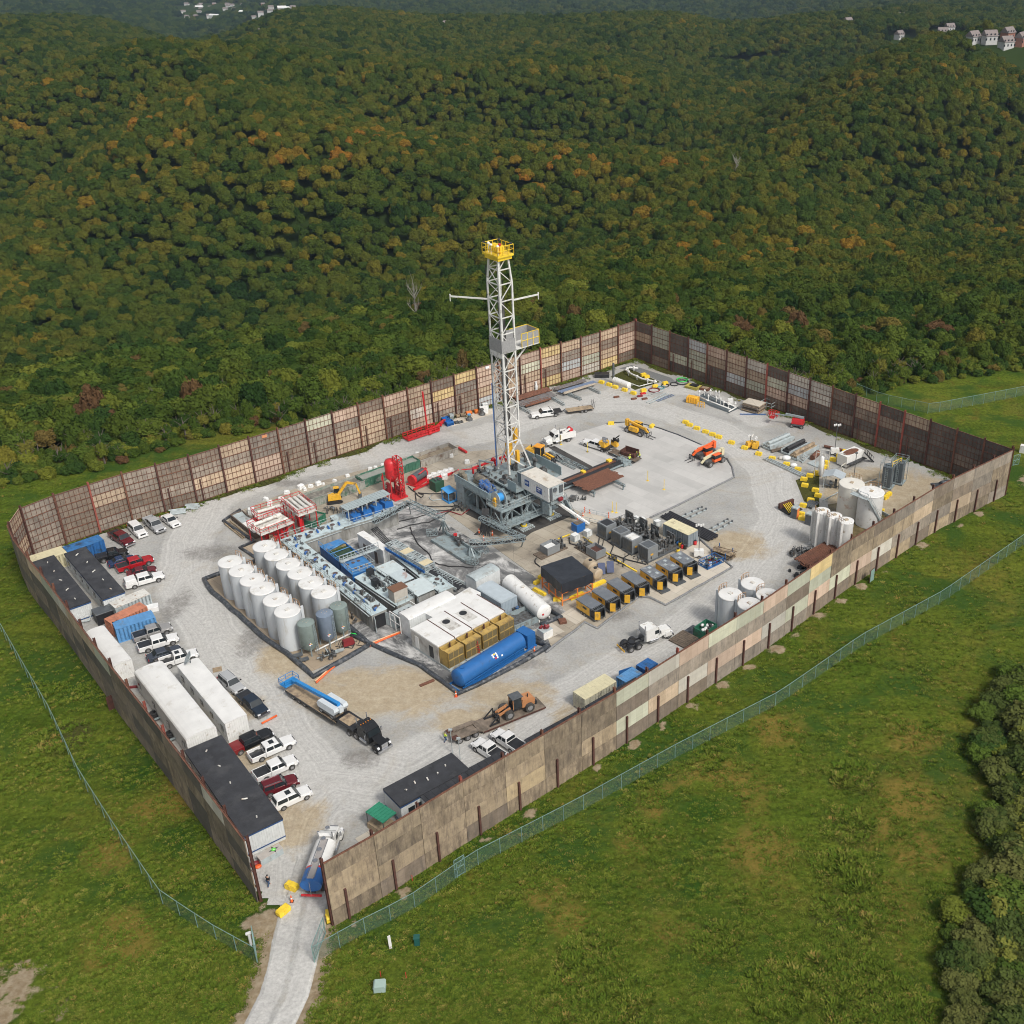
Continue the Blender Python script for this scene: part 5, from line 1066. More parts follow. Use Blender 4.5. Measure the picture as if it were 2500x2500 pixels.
# red boom lift by the right wall
t=thing('boom_lift','red boom lift with grey folded arm parked at the right rear wall','boom lift',g('R3',405,115),rad(-20)); M().bx(-1.3,-.9,.5,1.3,.9,.85).build('chassis',greyd,t); M().bx(-1.3,-.85,.9,1.4,.85,2.0,0,.12).build('turntable',red,t); m=M(); m.bar((1.3,0,2.3),(-2.8,0,2.6),.4,.45); m.bar((-2.8,0,2.3),(-5.2,0,2.3),.25); m.build('boom',greyb,t); m=M(); m.bx(-6.2,-.8,1.4,-5.2,.8,1.46); m.rail([(-6.2,-.8,1.4),(-5.2,-.8,1.4),(-5.2,.8,1.4),(-6.2,.8,1.4),(-6.2,-.8,1.4)],1.1,.06); m.build('basket',red,t)
for x in (-1.1,1.1):
    for s in (-1,1): wheel(t,x,s*.95,.42,.3)
# people
def person(label,p,rz,top,legs,hat=None,pose='stand'):
    t=thing('person',label,'person',(p.x,p.y,p.z),rz)
    def skinbody(nm,vs,es,rs,mt):
        me=bpy.data.meshes.new(nm); me.from_pydata(vs,es,[]); o=bpy.data.objects.new(nm,me); COL.objects.link(o); o.parent=t; md=o.modifiers.new('skin','SKIN'); 
        for i,r_ in enumerate(rs): me.skin_vertices[0].data[i].radius=(r_,r_)
        me.skin_vertices[0].data[0].use_root=True; o.modifiers.new('sub','SUBSURF').render_levels=1; me.materials.append(mt); return o
    st=.14 if pose=='stand' else .26; ln=0 if pose!='bend' else .35
    vs=[(0,0,.95),(0,0,1.15),(.02+ln*.5,0,1.42),(.03+ln*.7,0,1.52),(.05+ln,0,1.64),(ln*.5,.2,1.42),(ln*.5+.05,.26,1.15),(ln*.6+.25,.2,1.02 if pose!='phone' else 1.3),(ln*.5,-.2,1.42),(ln*.5+.05,-.27,1.15),(ln*.6+.25,-.12,1.02 if pose!='phone' else 1.45),
        (0,.1,.9),(st*.6,.12,.5),(st,.12,.06),(st+.14,.12,.03),(0,-.1,.9),(-st*.3,-.12,.5),(-st,-.12,.06),(-st+.14,-.12,.03)]
    es=[(0,1),(1,2),(2,3),(3,4),(2,5),(5,6),(6,7),(2,8),(8,9),(9,10),(0,11),(11,12),(12,13),(13,14),(0,15),(15,16),(16,17),(17,18)]
    skinbody('body',vs,es,[.15,.14,.15,.06,.09,.08,.055,.04,.08,.055,.04,.1,.075,.05,.045,.1,.075,.05,.045],skin)
    skinbody('jacket',[vs[i] for i in (0,1,2,5,6,7,8,9,10)],[(0,1),(1,2),(2,3),(3,4),(4,5),(2,6),(6,7),(7,8)],[.17,.17,.17,.1,.075,.05,.1,.075,.05],top)
    skinbody('trousers',[vs[i] for i in (0,11,12,13,15,16,17)],[(0,1),(1,2),(2,3),(0,4),(4,5),(5,6)],[.165,.12,.09,.07,.12,.09,.07],legs)
    x,y,z=vs[4]; M().ball((x,y,z+.09),.12,0,(1,1,.75)).build('hard_hat' if hat is not black else 'hood',hat or black,t)
    return t
person('person in black hooded jacket and jeans standing by the wall end at the gate',g('B2',605,1018),rad(60),black,denim,black,'phone')
person('worker in hi-vis vest walking at the rear of the brown lowboy',g('B3',340,1395),rad(40),hivis,denim,None,'walk')
person('crouched worker in hi-vis vest and black trousers in front of the black trailer',g('R4',1107,1085),rad(70),hivis,black,hivis,'bend')
person('worker in hi-vis vest standing at the far end of the black trailer',g('R4',1205,1055),rad(180),hivis,greyd,hivis,'walk')
person('worker in dark clothes beside the standing hi-vis worker at the trailer end',g('R4',1178,1050),rad(200),mat('green_jacket',(.05,.13,.06),.8),black,hivis)
# ------------------------------------------------------------------ containers, offices, tanks and loose goods
def corr(m,x0,y0,x1,y1,z0,z1,n,dep=.05,mi=0):
    a,b=Vector((x0,y0,0)),Vector((x1,y1,0)); d=(b-a); L=d.length; d.normalize(); o=Vector((d.y,-d.x,0)); pts=[]
    for i in range(n):
        for t,k in ((0,0),(.35,0),(.5,1),(.85,1)): pts.append(a+d*((i+t)*L/n)+o*(-dep*k))
    pts.append(b); v=[(p.x,p.y,z0) for p in pts]+[(p.x,p.y,z1) for p in pts]; q=len(pts)
    m.add(v,[(i,i+1,q+i+1,q+i) for i in range(q-1)],mi)
def container(k,A,B,C,h,label,bm,rm=None,L=None,W_=None,name='shipping_container',cat_='shipping container',door=1,ribs=True,base=0,group=None):
    c,rz,l,w_=rect(k,A,B,C,h); L=L or l; W_=W_ or w_; t=thing(name,label,cat_,(c.x,c.y,base),rz,group); x,y=L/2,W_/2; h-=base; z0=.12
    m=M(); m.bx(-x+.07,-y+.07,z0,x-.07,y-.07,h-.08)
    n=max(4,int(L/.55))
    if ribs:
        for s in (-1,1):
            if s<0: corr(m,-x+.1,-y+.02,x-.1,-y+.02,z0,h-.1,n)
            else: corr(m,x-.1,y-.02,-x+.1,y-.02,z0,h-.1,n)
        corr(m,x-.02,-y+.1,x-.02,y-.1,z0,h-.1,int(W_/.5)); corr(m,-x+.02,y-.1,-x+.02,-y+.1,z0,h-.1,int(W_/.5))
    m.build('body',bm,t)
    m=M(); m.bx(-x,-y,h-.08,x,y,h)
    if ribs: 
        for i in range(int(L/.6)): xx=-x+.4+i*.6; m.bx(xx,-y+.12,h,xx+.3,y-.12,h+.025)
    m.build('roof',rm or bm,t)
    m=M()
    for sx in (-1,1):
        for sy in (-1,1): m.cb(sx*(x-.06),sy*(y-.06),h/2,.15,.15,h-.02)
    for s in (-1,1): m.bx(-x,s*y-.06 if s>0 else -y-.0,.0,x,s*y if s>0 else -y+.06,.16)
    m.build('frame',bm,t)
    if door:
        for s in (-1,1):
            m=M(); X=door*(x+.015); m.bx(min(X,X+door*.05),min(s*.04,s*(y-.12)),.2,max(X,X+door*.05),max(s*.04,s*(y-.12)),h-.15); d=m.build('door',bm,t)
            m=M(); m.bar((X+door*.08,s*.5*y,.2),(X+door*.08,s*.5*y,h-.2),.05); m.build('lock_rod',chrome,d)
    return t
wornb=mat('container_blue_worn',(.04,.16,.38),.5,var=.15,dirt=(.03,.05,.08),amt=.45,dscale=.6); bluec=mat('container_blue',(.025,.12,.33),.5,var=.12,dirt=(.03,.07,.13),amt=.2)
container('C1',(452,548),(698,462),(668,425),2.6,'royal blue container with blackened peeling roof against the back wall corner',bluec,wornb)
container('C1',(215,625),(452,548),(430,497),2.6,'long cream container behind the black-roofed office trailers',cream,cream,door=0)
container('C1',(775,925),(1012,828),(985,785),2.6,'white corrugated container with rust-streaked ribs between office trailer and orange container',greyl,whdirt)
container('C1',(748,1028),(990,912),(952,876),2.6,'faded orange container with square roof vent next to the light blue one',mat('container_orange',(.50,.20,.12),.6,var=.12,dirt=(.30,.13,.09),amt=.25))
container('C1',(778,1068),(1045,985),(1003,940),2.6,'light blue container beside the parked grey pickup',lblue,lblue)
container('B4',(110,1385),(405,1212),(295,1135),2.6,'cream container standing near the front wall beside two blue ones',mat('container_side_worn',(.50,.48,.38),.6,var=.12,dirt=(.16,.15,.13),amt=.3),cream,door=-1)
container('B4',(500,1225),(650,1130),(550,1077),2.4,'light blue half-length container between the cream container and royal blue one',lblue,lblue)
container('B4',(685,1110),(795,1040),(705,985),2.4,'royal blue half-length container with its door swung open by the front wall',bluec,bluec)
M_=M(); M_.bx(-2.2,-.04,.1,0,.04,2.3); o=M_.build('open_door',bluec); t0=[x for x in COL.objects if x.get('label','').startswith('royal blue half')][0]; o.parent=t0; o.location=(-1.9,1.25,0); o.rotation_euler=(0,0,-.3)
container('C4',(1160,902),(945,802),(1030,757),2.6,'grey container with cream roof beside the black pipes and drums',mat('container_grey',(.22,.26,.29),.6,var=.1),cream,door=-1)
# offices and long white trailers
wsid=mat('siding_white',(.60,.62,.62),.6,var=.08); bltrim=mat('trim_blue',(.02,.07,.2),.5,var=.1)
def office(k,A,B,C,h,label,roofm=tar,arch_=0,wallm=None,trim=True,ext=0,L=None,W_=None,name='office_trailer',cat_='office trailer',wins=6):
    c,rz,l,w_=rect(k,A,B,C,h); L=L or l; W_=W_ or w_; t=thing(name,label,cat_,(c.x,c.y,0),rz); x,y=L/2+ext,W_/2; wm=wallm or wsid
    m=M(); m.bx(-x+.06,-y+.06,.0,x-.06,y-.06,h-.2)
    for s in (-1,1):
        if s<0: corr(m,-x+.03,-y+.01,x-.03,-y+.01,.6,h-.22,int(L/.4),.03)
        else: corr(m,x-.03,y-.01,-x+.03,y-.01,.6,h-.22,int(L/.4),.03)
    corr(m,x-.01,-y+.03,x-.01,y-.03,.6,h-.22,int(W_/.3),.03); corr(m,-x+.01,y-.03,-x+.01,-y+.03,.6,h-.22,int(W_/.3),.03); m.build('wall',wm,t)
    m=M()
    if arch_: n=8; m.add([( -x,y*math.cos(math.pi*i/n)*1.0,h-.2+arch_*math.sin(math.pi*i/n)) for i in range(n+1)]+[(x,y*math.cos(math.pi*i/n)*1.0,h-.2+arch_*math.sin(math.pi*i/n)) for i in range(n+1)],[(i,i+1,n+2+i,n+1+i) for i in range(n)]+[list(range(n+1))[::-1],[n+1+i for i in range(n+1)]],0,False)
    else: m.bx(-x-.05,-y-.05,h-.2,x+.05,y+.05,h)
    m.build('roof',roofm,t)
    if trim:
        m=M()
        for s in (-1,1): m.bx(-x-.02,s*(y+.02)-.02,h-.42,x+.02,s*(y+.02)+.02,h-.24); m.bx(s*(x+.02)-.02,-y,h-.42,s*(x+.02)+.02,y,h-.24); m.bx(s*(x+.02)-.02,-y,.45,s*(x+.02)+.02,y,.6)
        m.build('trim',bltrim,t)
    for i in range(wins):
        for s in (-1,1):
            xx=-x+1.5+(2*x-3)*i/max(1,wins-1); m=M(); m.bx(xx-.45,s*(y+.04)-.02,1.4,xx+.45,s*(y+.04)+.02,2.3); f=m.build('window',glass,t)
    if not arch_ and roofm is tar:
        m=M(); r=random.Random(len(label))
        for i in range(5): m.cyl((-x+2+i*(2*x-4)/4,r.uniform(-.5,.5),h),(-x+2+i*(2*x-4)/4,r.uniform(-.5,.5),h+.25),.1,8)
        m.build('roof_vent',whdirt,t)
    return t
office('C1',(460,925),(220,612),(365,570),3.3,'black-roofed office trailer nearest the dark left wall corner')
office('C1',(690,862),(432,556),(575,510),3.3,'black-roofed office trailer ending at the blue container beside the parked cars')
office('F',(594,2042),(451,1832),(548,1805),3.5,'nearest black-roofed office trailer by the gate with blue-trimmed white end')
office('C1',(755,1315),(572,1085),(700,1035),3.1,'short white-roofed trailer against the wall with an open porch',roofw,.35,white,False,wins=3)
office('C1',(1250,1810),(900,1352),(1100,1282),3.6,'long arched white trailer between the wall and the dish trailer',roofw,.45,white,False,wins=4,name='bunkhouse_trailer')
office('C1',(1512,1698),(1190,1305),(1330,1245),3.6,'long flat white trailer with satellite dish and brown air conditioner',roofw,.12,white,False,wins=5,name='bunkhouse_trailer')
office('F',(977,1968),(1145,1877),(1100,1839),3.3,'black-roofed trailer by the green canopy at the front wall',tar)
def strip_off(A,B,label,wd=2.6,h=3.2):
    a,b=g('B3',*A,h),g('B3',*B,h); d=b-a; L=d.length; rz=math.atan2(d.y,d.x); n=Vector((-math.sin(rz),math.cos(rz),0)); c=(a+b)/2-n*(wd/2)*(1); t=thing('office_trailer',label,'office trailer',(c.x,c.y,0),rz)
    M().bx(-L/2,-wd/2,.4,L/2,wd/2,h-.15).build('wall',wsid,t); m=M(); m.bx(-L/2-.1,-wd/2-.1,h-.15,L/2+.1,wd/2+.1,h); n_=int(L/1.0)
    for i in range(n_): x=-L/2+.4+i*L/n_; m.bx(x,-wd/2,h,x+.12,wd/2,h+.05)
    m.build('roof',tar,t)
strip_off((90,1890),(860,1485),'narrow ribbed black-roofed unit squeezed behind the front wall beside the white pickups')
strip_off((1090,1375),(1640,1075),'narrow black-roofed unit behind the front wall, right of the white pickups')
strip_off((1660,1060),(2130,790),'narrow black-roofed unit behind the front wall below the cream container')
# fittings of the white trailers
t=thing('satellite_dish','grey round satellite dish on the roof of the long flat white trailer','satellite dish',g('C1',1285,1292,3.6),rad(200)); m=M(); m.lathe([(.02,0),(.55,.1),(.95,.32),(1.0,.35),(.93,.36),(.5,.16),(.02,.08)],0,0,20,cap=False); o=m.build('dish',greyl,t); o.location=(0,0,.8); o.rotation_euler=(0,rad(55),0); M().bar((0,0,0),(0,0,.8),.12).build('mount',greyd,t)
t=thing('air_conditioner','tall brown air conditioner fixed to the end wall of the white dish trailer','air conditioner',g('L4',825,330,1.3),rad(-50)); m=M(); m.bx(-.5,-.2,0,.5,.25,2.0); m.build('housing',mat('ac_tan',(.40,.28,.19),.6,var=.05),t); M().bx(-.38,-.24,.15,.38,-.2,.8).build('grille',greyd,t)
c,rz,l,w_=rect('B1',(1320,1862),(1450,1765),(1602,1880),2.7); t=thing('green_canopy','green ribbed metal canopy on posts at the end of the black-roofed trailer','canopy',(c.x,c.y,0),rz); m=M(); m.bx(-l/2,-w_/2,2.62,l/2,w_/2,2.7); 
for i in range(7): y=-w_/2+.1+i*(w_-.2)/6; m.bx(-l/2,y-.05,2.7,l/2,y+.05,2.76)
m.build('roof',mat('canopy_green',(.03,.22,.13),.5,var=.1),t); m=M()
for sx in (-1,1):
    for sy in (-1,1): m.bar((sx*(l/2-.1),sy*(w_/2-.1),0),(sx*(l/2-.1),sy*(w_/2-.1),2.62),.09)
m.build('post',greyd,t); M().bx(-l/2,-w_/2,0,l/2,w_/2,.9).build('deck',wood,t)
def simplebox(name,label,cat_,k,A,B,C,h,m1,m2=None,L=None,W_=None,extra=None):
    c,rz,l,w_=rect(k,A,B,C,h); l=L or l; w_=W_ or w_; t=thing(name,label,cat_,(c.x,c.y,0),rz); M().bx(-l/2,-w_/2,0,l/2,w_/2,h-.06).build('body',m1,t); M().bx(-l/2-.03,-w_/2-.03,h-.06,l/2+.03,w_/2+.03,h,0,.04).build('lid',m2 or m1,t); 
    if extra: extra(t,l,w_,h)
    return t
def logo_star(t,l,w_,h):
    pts=[]
    for i in range(16): r_=.62 if i%4==0 else (.25 if i%2==0 else .3); a=math.pi*i/8; pts.append((r_*math.cos(a)*1.1,r_*math.sin(a)))
    m=M(); m.prism(pts,h+.002,h+.008); o=m.build('star_emblem',black,t); o.location=(l*.18,0,0); n=M(); n.cyl((0,0,h+.008),(0,0,h+.016),.27,18); o2=n.build('emblem_disc',mat('emblem_green',(.12,.62,.06),.5,var=.02),t); o2.location=(l*.18,0,0); lettering('e',.45,(l*.18,0,h+.02),(0,0,0),signw,'emblem_letter',t)
simplebox('skid_box','low pale metal box with green round emblem on its lid by the gate','storage box','B2',(525,775),(735,655),(685,618),1.0,greyl,mat('lid_pale',(.42,.39,.36),.6,var=.1),extra=logo_star)
p=g('B2',470,820); t=thing('folded_tarp','crumpled red and orange tarpaulin on the ground by the wall end','tarp',p,.5); m=M(); m.ball((0,0,.2),.7,0,(1,.6,.5)); m.build('fold',dred,t); m=M(); m.ball((.3,-.5,.12),.5,0,(1,.7,.4)); m.build('flap',orange,t)
# upright tanks
def tank(p,r,h,body,label,group,lad=0,cone=False,feet=.9,rings=True,name='storage_tank',railcol=None,lr=.0):
    t=thing(name,label,'tank',(p.x,p.y,0),lad,group); n=32
    if cone: m=M(); m.lathe([(.15,.25),(r,feet),(r,h)],0,0,n,0,False); m.lathe([(r,h),(r*.6,h+.18),(.02,h+.25)],0,0,n,0,False); m.build('shell',body,t)
    else:
        m=M(); m.lathe([(r,.1),(r,h-.05)],0,0,n,0,False); m.build('shell',body,t); m=M(); m.lathe([(r+.05,h-.16),(r+.05,h),(r*.97,h+.02)],0,0,n,0,False); m.lathe([(r*.97,h+.02),(r*.5,h+.07),(.02,h+.1)],0,0,n,0,False); m.build('top',roofw if body is tankw else body,t)
    m=M(); m.bx(-.35,-.3,h+.1,.35,.3,h+.22); m.build('hatch',whdirt if body is tankw else tanp,t)
    if cone:
        m=M()
        for i in range(4): a=math.pi/4+i*math.pi/2; m.bar((r*.95*math.cos(a),r*.95*math.sin(a),0),(r*.95*math.cos(a),r*.95*math.sin(a),h*.6),.14)
        m.build('leg',greyb,t)
    m=M(); m.ladder((r+.12,0,.3),(r+.12,0,h+.2),.5,.05,.45,side=(0,1,0)); m.build('ladder',railcol or (whdirt if not cone else greyb),t)
    if not cone:
        m=M(); a0=-.55; P=[(r*math.cos(a0+i*.28),r*math.sin(a0+i*.28),h) for i in range(5)]; m.rail(P,.95,.055,step=1.2); m.build('guard_rail',mat('rail_rusty',(.42,.25,.13),.8,var=.3),t)
        m=M(); m.bx(r-.2,-1.0,.0,r+.25,-.8,h+.3); m.bx(r-.2,.8,.0,r+.25,1.0,h+.3); m.build('skid_frame',body,t)
    return t
H6=6.45; GT1='tall white tanks of the front row'; GT2='tall white tanks of the rear row'
ord_=['first','second','third','fourth','fifth','sixth']
for i,(x,y) in enumerate([(392,1125),(488,1200),(583,1280),(670,1355),(783,1450),(882,1545)]): tank(g('C2',x,y,H6),1.93,H6,tankw,'%s tall white tank of the front row, counted from the road end'%ord_[i] if i<5 else 'tall white tank standing beside the green-grey cone tank',GT1,rad(45))
for i,(x,y) in enumerate([(688,992),(788,1066),(890,1146),(990,1222),(1085,1305),(1195,1385)]): tank(g('C2',x,y,H6),1.93,H6,tankw,'%s tall white tank of the rear row, counted from the red shakers'%ord_[i] if i<5 else 'tall white tank at the near end of the rear row behind grey cone tanks',GT2,rad(45))
gg=mat('tank_green_grey',(.20,.25,.235),.5,var=.1,dirt=(.14,.16,.15),amt=.2); gb=mat('tank_blue_grey',(.17,.215,.28),.5,var=.1)
for (x,y),b_,lb in (((1040,1650),gg,'green-grey cone-bottom tank with tan lid nearest the black berm'),((1200,1570),gb,'blue-grey cone-bottom tank between two green-grey ones'),((1320,1503),gg,'green-grey cone-bottom tank with white emblem beside the mud tanks')):
    t=tank(g('C2',x,y,5.6),1.3,5.6,b_,lb,'cone-bottom tanks at the end of the white rows',rad(-20),True,1.5,name='cone_tank')
    m=M(); m.cb(0,0,0,.02,.4,.4); o=m.build('hazard_diamond',signw,t); a=rad(-62)+rad(20); o.location=(1.31*math.cos(a),1.31*math.sin(a),2.3); o.rotation_euler=(rad(45),0,a)
    for dy,dz,mm in ((.1,0,yellow),(-.1,0,signw),(0,.1,red),(0,-.1,blue)): q=M(); q.cb(.02,dy*1.4,dz*1.4,.02,.17,.17); q.build('diamond_field',mm,o)
for i,((x,y),lb) in enumerate([((1480,385),'largest-looking white tank rising left of the group at the front wall'),((1690,285),'white tank at the rear of the group behind the front wall'),((1662,478),'white tank of the group half hidden by the pale front wall panels'),((1835,392),'rightmost white tank of the group half hidden by the front wall')]):
    tank(g('B4',x,y,H6),1.85,H6,tankw,lb,'white tanks at the front wall',rad(135))
for i,(x,y) in enumerate([(575,680),(655,712),(735,746)]): 
    tank(g('R3',x,y,7.0),1.3,7.0,white,'%s slim white upright tank beside the orange portable toilets'%['leftmost','middle','rightmost'][i],'three slim white tanks',rad(200),name='slim_tank')
cr_=mat('tank_cream',(.66,.64,.58),.5,var=.06,scale=.6,dirt=(.42,.20,.09),amt=.14,dscale=.35)
t=tank(g('R3',772,495,6.7),2.3,6.7,cr_,'large cream tank with rust-stained top by the stair',None,rad(60),name='large_tank'); t=tank(g('R3',905,552,6.7),2.3,6.7,white,'large white tank carrying the long stair',None,rad(60),name='large_tank')
a=g('R3',770,560,6.4); b=g('R3',880,605,6.4); c=g('R3',980,790,0); t=thing('tank_stair','long grey steel stair and gangway down from the two large tanks','stair',(0,0,0)); M().stair((c.x,c.y,.1),(b.x,b.y,6.4),1.0).build('flight',greyl,t); m=M(); m.bar(a,b,1.1,.08); m.rail([a,b],1.0,.06); m.build('gangway',greyl,t)
# berms: long black liner tubes
def berm(name,label,pts,r=.42,k='C2',mt=liner,cat_='berm'):
    up_=.14 if cat_=='hose' else 0
    P=[g(k,*p) for p in pts]; Q=[]
    for a,b in zip(P[:-1],P[1:]):
        n=max(1,int((b-a).length/2.2))
        for i in range(n): q=a.lerp(b,i/n); Q.append(q+Vector((mnoise.noise(q*.5)*.18,mnoise.noise(q*.5+Vector((9,9,9)))*.18,r*.62+up_)))
    Q.append(P[-1]+Vector((0,0,r*.62+up_))); m=M(); m.tube(Q,r,10); o=m.build(name,mt); tag(o,label,cat_); return o
berm('liner_berm','long black liner tube edging the white tank rows beside the road',[(635,1125),(165,1290),(250,1400),(520,1640),(700,1800),(880,1925),(1110,2125),(1590,1850),(1400,1680)],.42)
berm('liner_berm','black liner tube edging the ground by the red shakers and pale planks',[(640,1120),(480,1015),(600,960),(335,785),(480,690)],.3)
berm('liner_berm','black liner tube around the blue tank and pale pump pad',[(1560,1560),(1650,1610),(1480,1680)],.42,'C3')
berm('liner_berm','wide black liner tube edging the long blue tank on the road side',[(1420,1830),(1540,1865),(1380,1960),(900,2240)][:3],.42,'C3')
berm('liner_berm','black liner tube running from the blue tank back to the orange hose',[(1300,500),(1180,420)],.42,'B3')
berm('liner_berm','crumpled black berm along the near side of the long blue tank',[(1295,500),(1120,620),(800,790),(460,950),(320,850),(100,680),(-190,560),(-550,395)],.36,'B3')
berm('ground_kerb','dark liner kerb curving along the far edge of the pale mats',[(900,715),(1060,702),(1200,712),(1330,740),(1560,818),(1790,918)],.16,'R4')
berm('ground_kerb','grey liner kerb around the rounded right tip of the pale mats',[(1060,1240),(1112,1320),(1130,1412),(900,1530),(700,1630),(480,1730),(335,1798)],.2,'R2',mat('liner_grey',(.20,.205,.21),.6,var=.3,scale=3))
berm('ground_kerb','pale liner kerb edging the plywood floor by the yellow compressors',[(1260,945),(1420,1085),(1540,1180),(965,1505),(835,1440),(740,1430),(380,1705),(275,1650),(-60,1910)],.2,'C4',MATS['liner_grey'])
berm('red_hose','flat red and orange hose laid from the white gensets toward the black truck',[(1660,180),(1400,285),(1100,440),(860,655)],.13,'B1',orange,'hose')
berm('red_hose','second orange hose lying parallel behind the red one',[(1660,170),(1395,270),(1095,425),(850,640)],.11,'B1',mat('hose_tan',(.70,.42,.24),.7,var=.1),'hose')
berm('red_hose','short piece of red hose on the gravel by the dish trailer',[(1060,335),(1240,240)],.15,'L4',orange,'hose')
# yellow plastic blocks
def block_mesh():
    m=M(); m.prof([(-.85,0),(-.95,.25),(-.95,.8),(-.8,1.0),(.8,1.0),(.95,.8),(.95,.25),(.85,0)],-.5,.5,0,.08); m.bx(-.12,-.52,.05,.12,.52,.9); return m.build('yellow_block',yellow)
bm0=block_mesh(); bmd=bm0.data; bpy.data.objects.remove(bm0)
def block(k,x,y,rz,label,group,s=1.0,sz=None):
    o=bpy.data.objects.new('yellow_block',bmd); COL.objects.link(o); o.location=g(k,x,y); o.rotation_euler=(0,0,rz); tag(o,label,'plastic barrier',group); s=s*.72; o.scale=[q*.8 for q in sz] if sz else (s,s,s); return o
for x,y in [(845,332),(917,355),(975,378),(1063,405),(1146,435)]: block('R4',x,y,rad(-35),'yellow plastic block in the row below the white pipe tank','blocks below the white pipe tank')
for x,y in [(1240,410),(1350,372),(1445,342)]: block('R4',x,y,rad(30),'yellow plastic block beside the dark hose coils','blocks beside the hose coils')
for x,y in [(1240,262),(1270,282)]: block('R4',x,y,rad(30),'yellow plastic block on the weedy patch by white piping','blocks on the weedy patch')
block('R4',934,722,0,'yellow plastic block on the far kerb left of the yellow telehandler',None); block('R4',1320,748,rad(60),'yellow plastic block right behind the yellow telehandler forks',None)
for x,y in [(672,903),(711,928),(778,960),(860,992),(925,1018),(985,1042),(1104,1095),(1228,1145),(1360,1202)]: block('R2',x,y,rad(-30),'yellow plastic block in the long line beyond the orange telehandlers','blocks in the line beyond the telehandlers')
for x,y in [(1487,1245),(1622,1300),(1730,1348),(1843,1408),(1786,1442),(1795,1500),(1895,1545),(1920,1595),(1780,1690),(1760,1770),(1768,1812),(1850,1640),(1910,1390)]: block('R2',x,y,rad(-20),'yellow plastic block near the grey pipe baskets and small tin shelter','blocks near the pipe baskets')
for x,y in [(645,345),(690,320),(597,365),(590,395),(536,435),(728,292)]: block('R3',x,y,rad(-20),'yellow plastic block around the white tub by the thin piping','blocks around the white tub')
for x,y,z in [(1000,600,rad(45)),(1020,580,rad(45)),(1052,735,rad(-20)),(965,690,rad(-20)),(775,895,0)]: block('R3',x,y,z,'yellow plastic block at the foot of the large white tank','blocks around the large tanks')
block('B2',825,1040,rad(-25),'yellow plastic block lying left of the tanker rear',None,1.15); block('B2',745,1270,rad(55),'upright yellow block at the left edge of the gravel lane',None,1.15); block('B2',1180,1320,rad(-70),'yellow block tucked against the end of the front wall',None,1.15)
for x,y,a,l,lb in [(1465,1400,-42,2.2,'long yellow barrier lying left of the black-covered frame'),(1785,1435,40,2.2,'long yellow barrier right of the black-covered frame'),(1440,1318,50,.9,'short yellow block at the left corner of the orange frame'),(1620,1465,5,1.1,'short yellow block in front of the orange frame'),(1480,1270,50,.9,'yellow block half behind the left of the orange frame')]: block('C3',x,y,rad(a),lb,None,1,(l*.85,.75,.8))
block('C4',392,1330,rad(40),'long yellow barrier beside the tan plastic tanks',None,1,(1.9,.75,.8)); block('C4',385,1190,rad(-30),'yellow barrier behind the tan plastic tanks',None,1,(1.3,.7,.8))
# portable toilets
for x,y,lb in ((1700,1790,'orange and grey portable toilet left of the pair by the slim tanks'),(1835,1850,'orange and grey portable toilet right of the pair by the slim tanks')):
    t=thing('portable_toilet',lb,'portable toilet',g('R2',x,y),rad(-35)); M().bx(-.6,-.6,0,.6,.6,2.1).build('cabin',greyd,t); M().bx(.6,-.45,.1,.64,.45,2.0).build('door',orangey,t); M().prof([(-.65,2.1),(-.5,2.35),(.5,2.35),(.65,2.1)],-.65,.65).build('roof',greyl,t)
# plastic totes
def tote(k,x,y,lb,z=0,rz=.6,s=1.0):
    t=thing('plastic_tote',lb,'tote',g(k,x,y)+Vector((0,0,z)),rz); t.scale=(s,s,s); M().bx(-.55,-.5,.15,.55,.5,1.1,0,.03).build('bottle',plast,t); m=M(); m.bx(-.6,-.55,0,.6,.55,.12)
    for i in range(5):
        for sy in (-1,1): m.bar((-.6+i*.3,sy*.53,.12),(-.6+i*.3,sy*.53,1.12),.03); m.bar((sy*.58,-.5+i*.25,.12),(sy*.58,-.5+i*.25,1.12),.03)
    m.bar((-.6,.53,1.12),(.6,.53,1.12),.04); m.bar((-.6,-.53,1.12),(.6,-.53,1.12),.04); m.build('cage',greyl,t); return t
tote('C4',710,790,'white plastic tote behind the grey compressors, left of two'); tote('C4',765,800,'white plastic tote behind the grey compressors, right of two'); tote('C4',895,850,'white plastic tote on a stand left of the grey container',.7); tote('C4',190,945,'white plastic tote standing on the yellow-marked mats',0,.8,1.15); tote('C4',298,905,'white plastic tote beside the small blue tub',0,.8,1.05); tote('C2',580,720,'white plastic tote behind the open brown tray near the road',0,.3,1.1); tote('R1',715,1690,'white tote by the wall behind the mast base',0,.3,1.1)
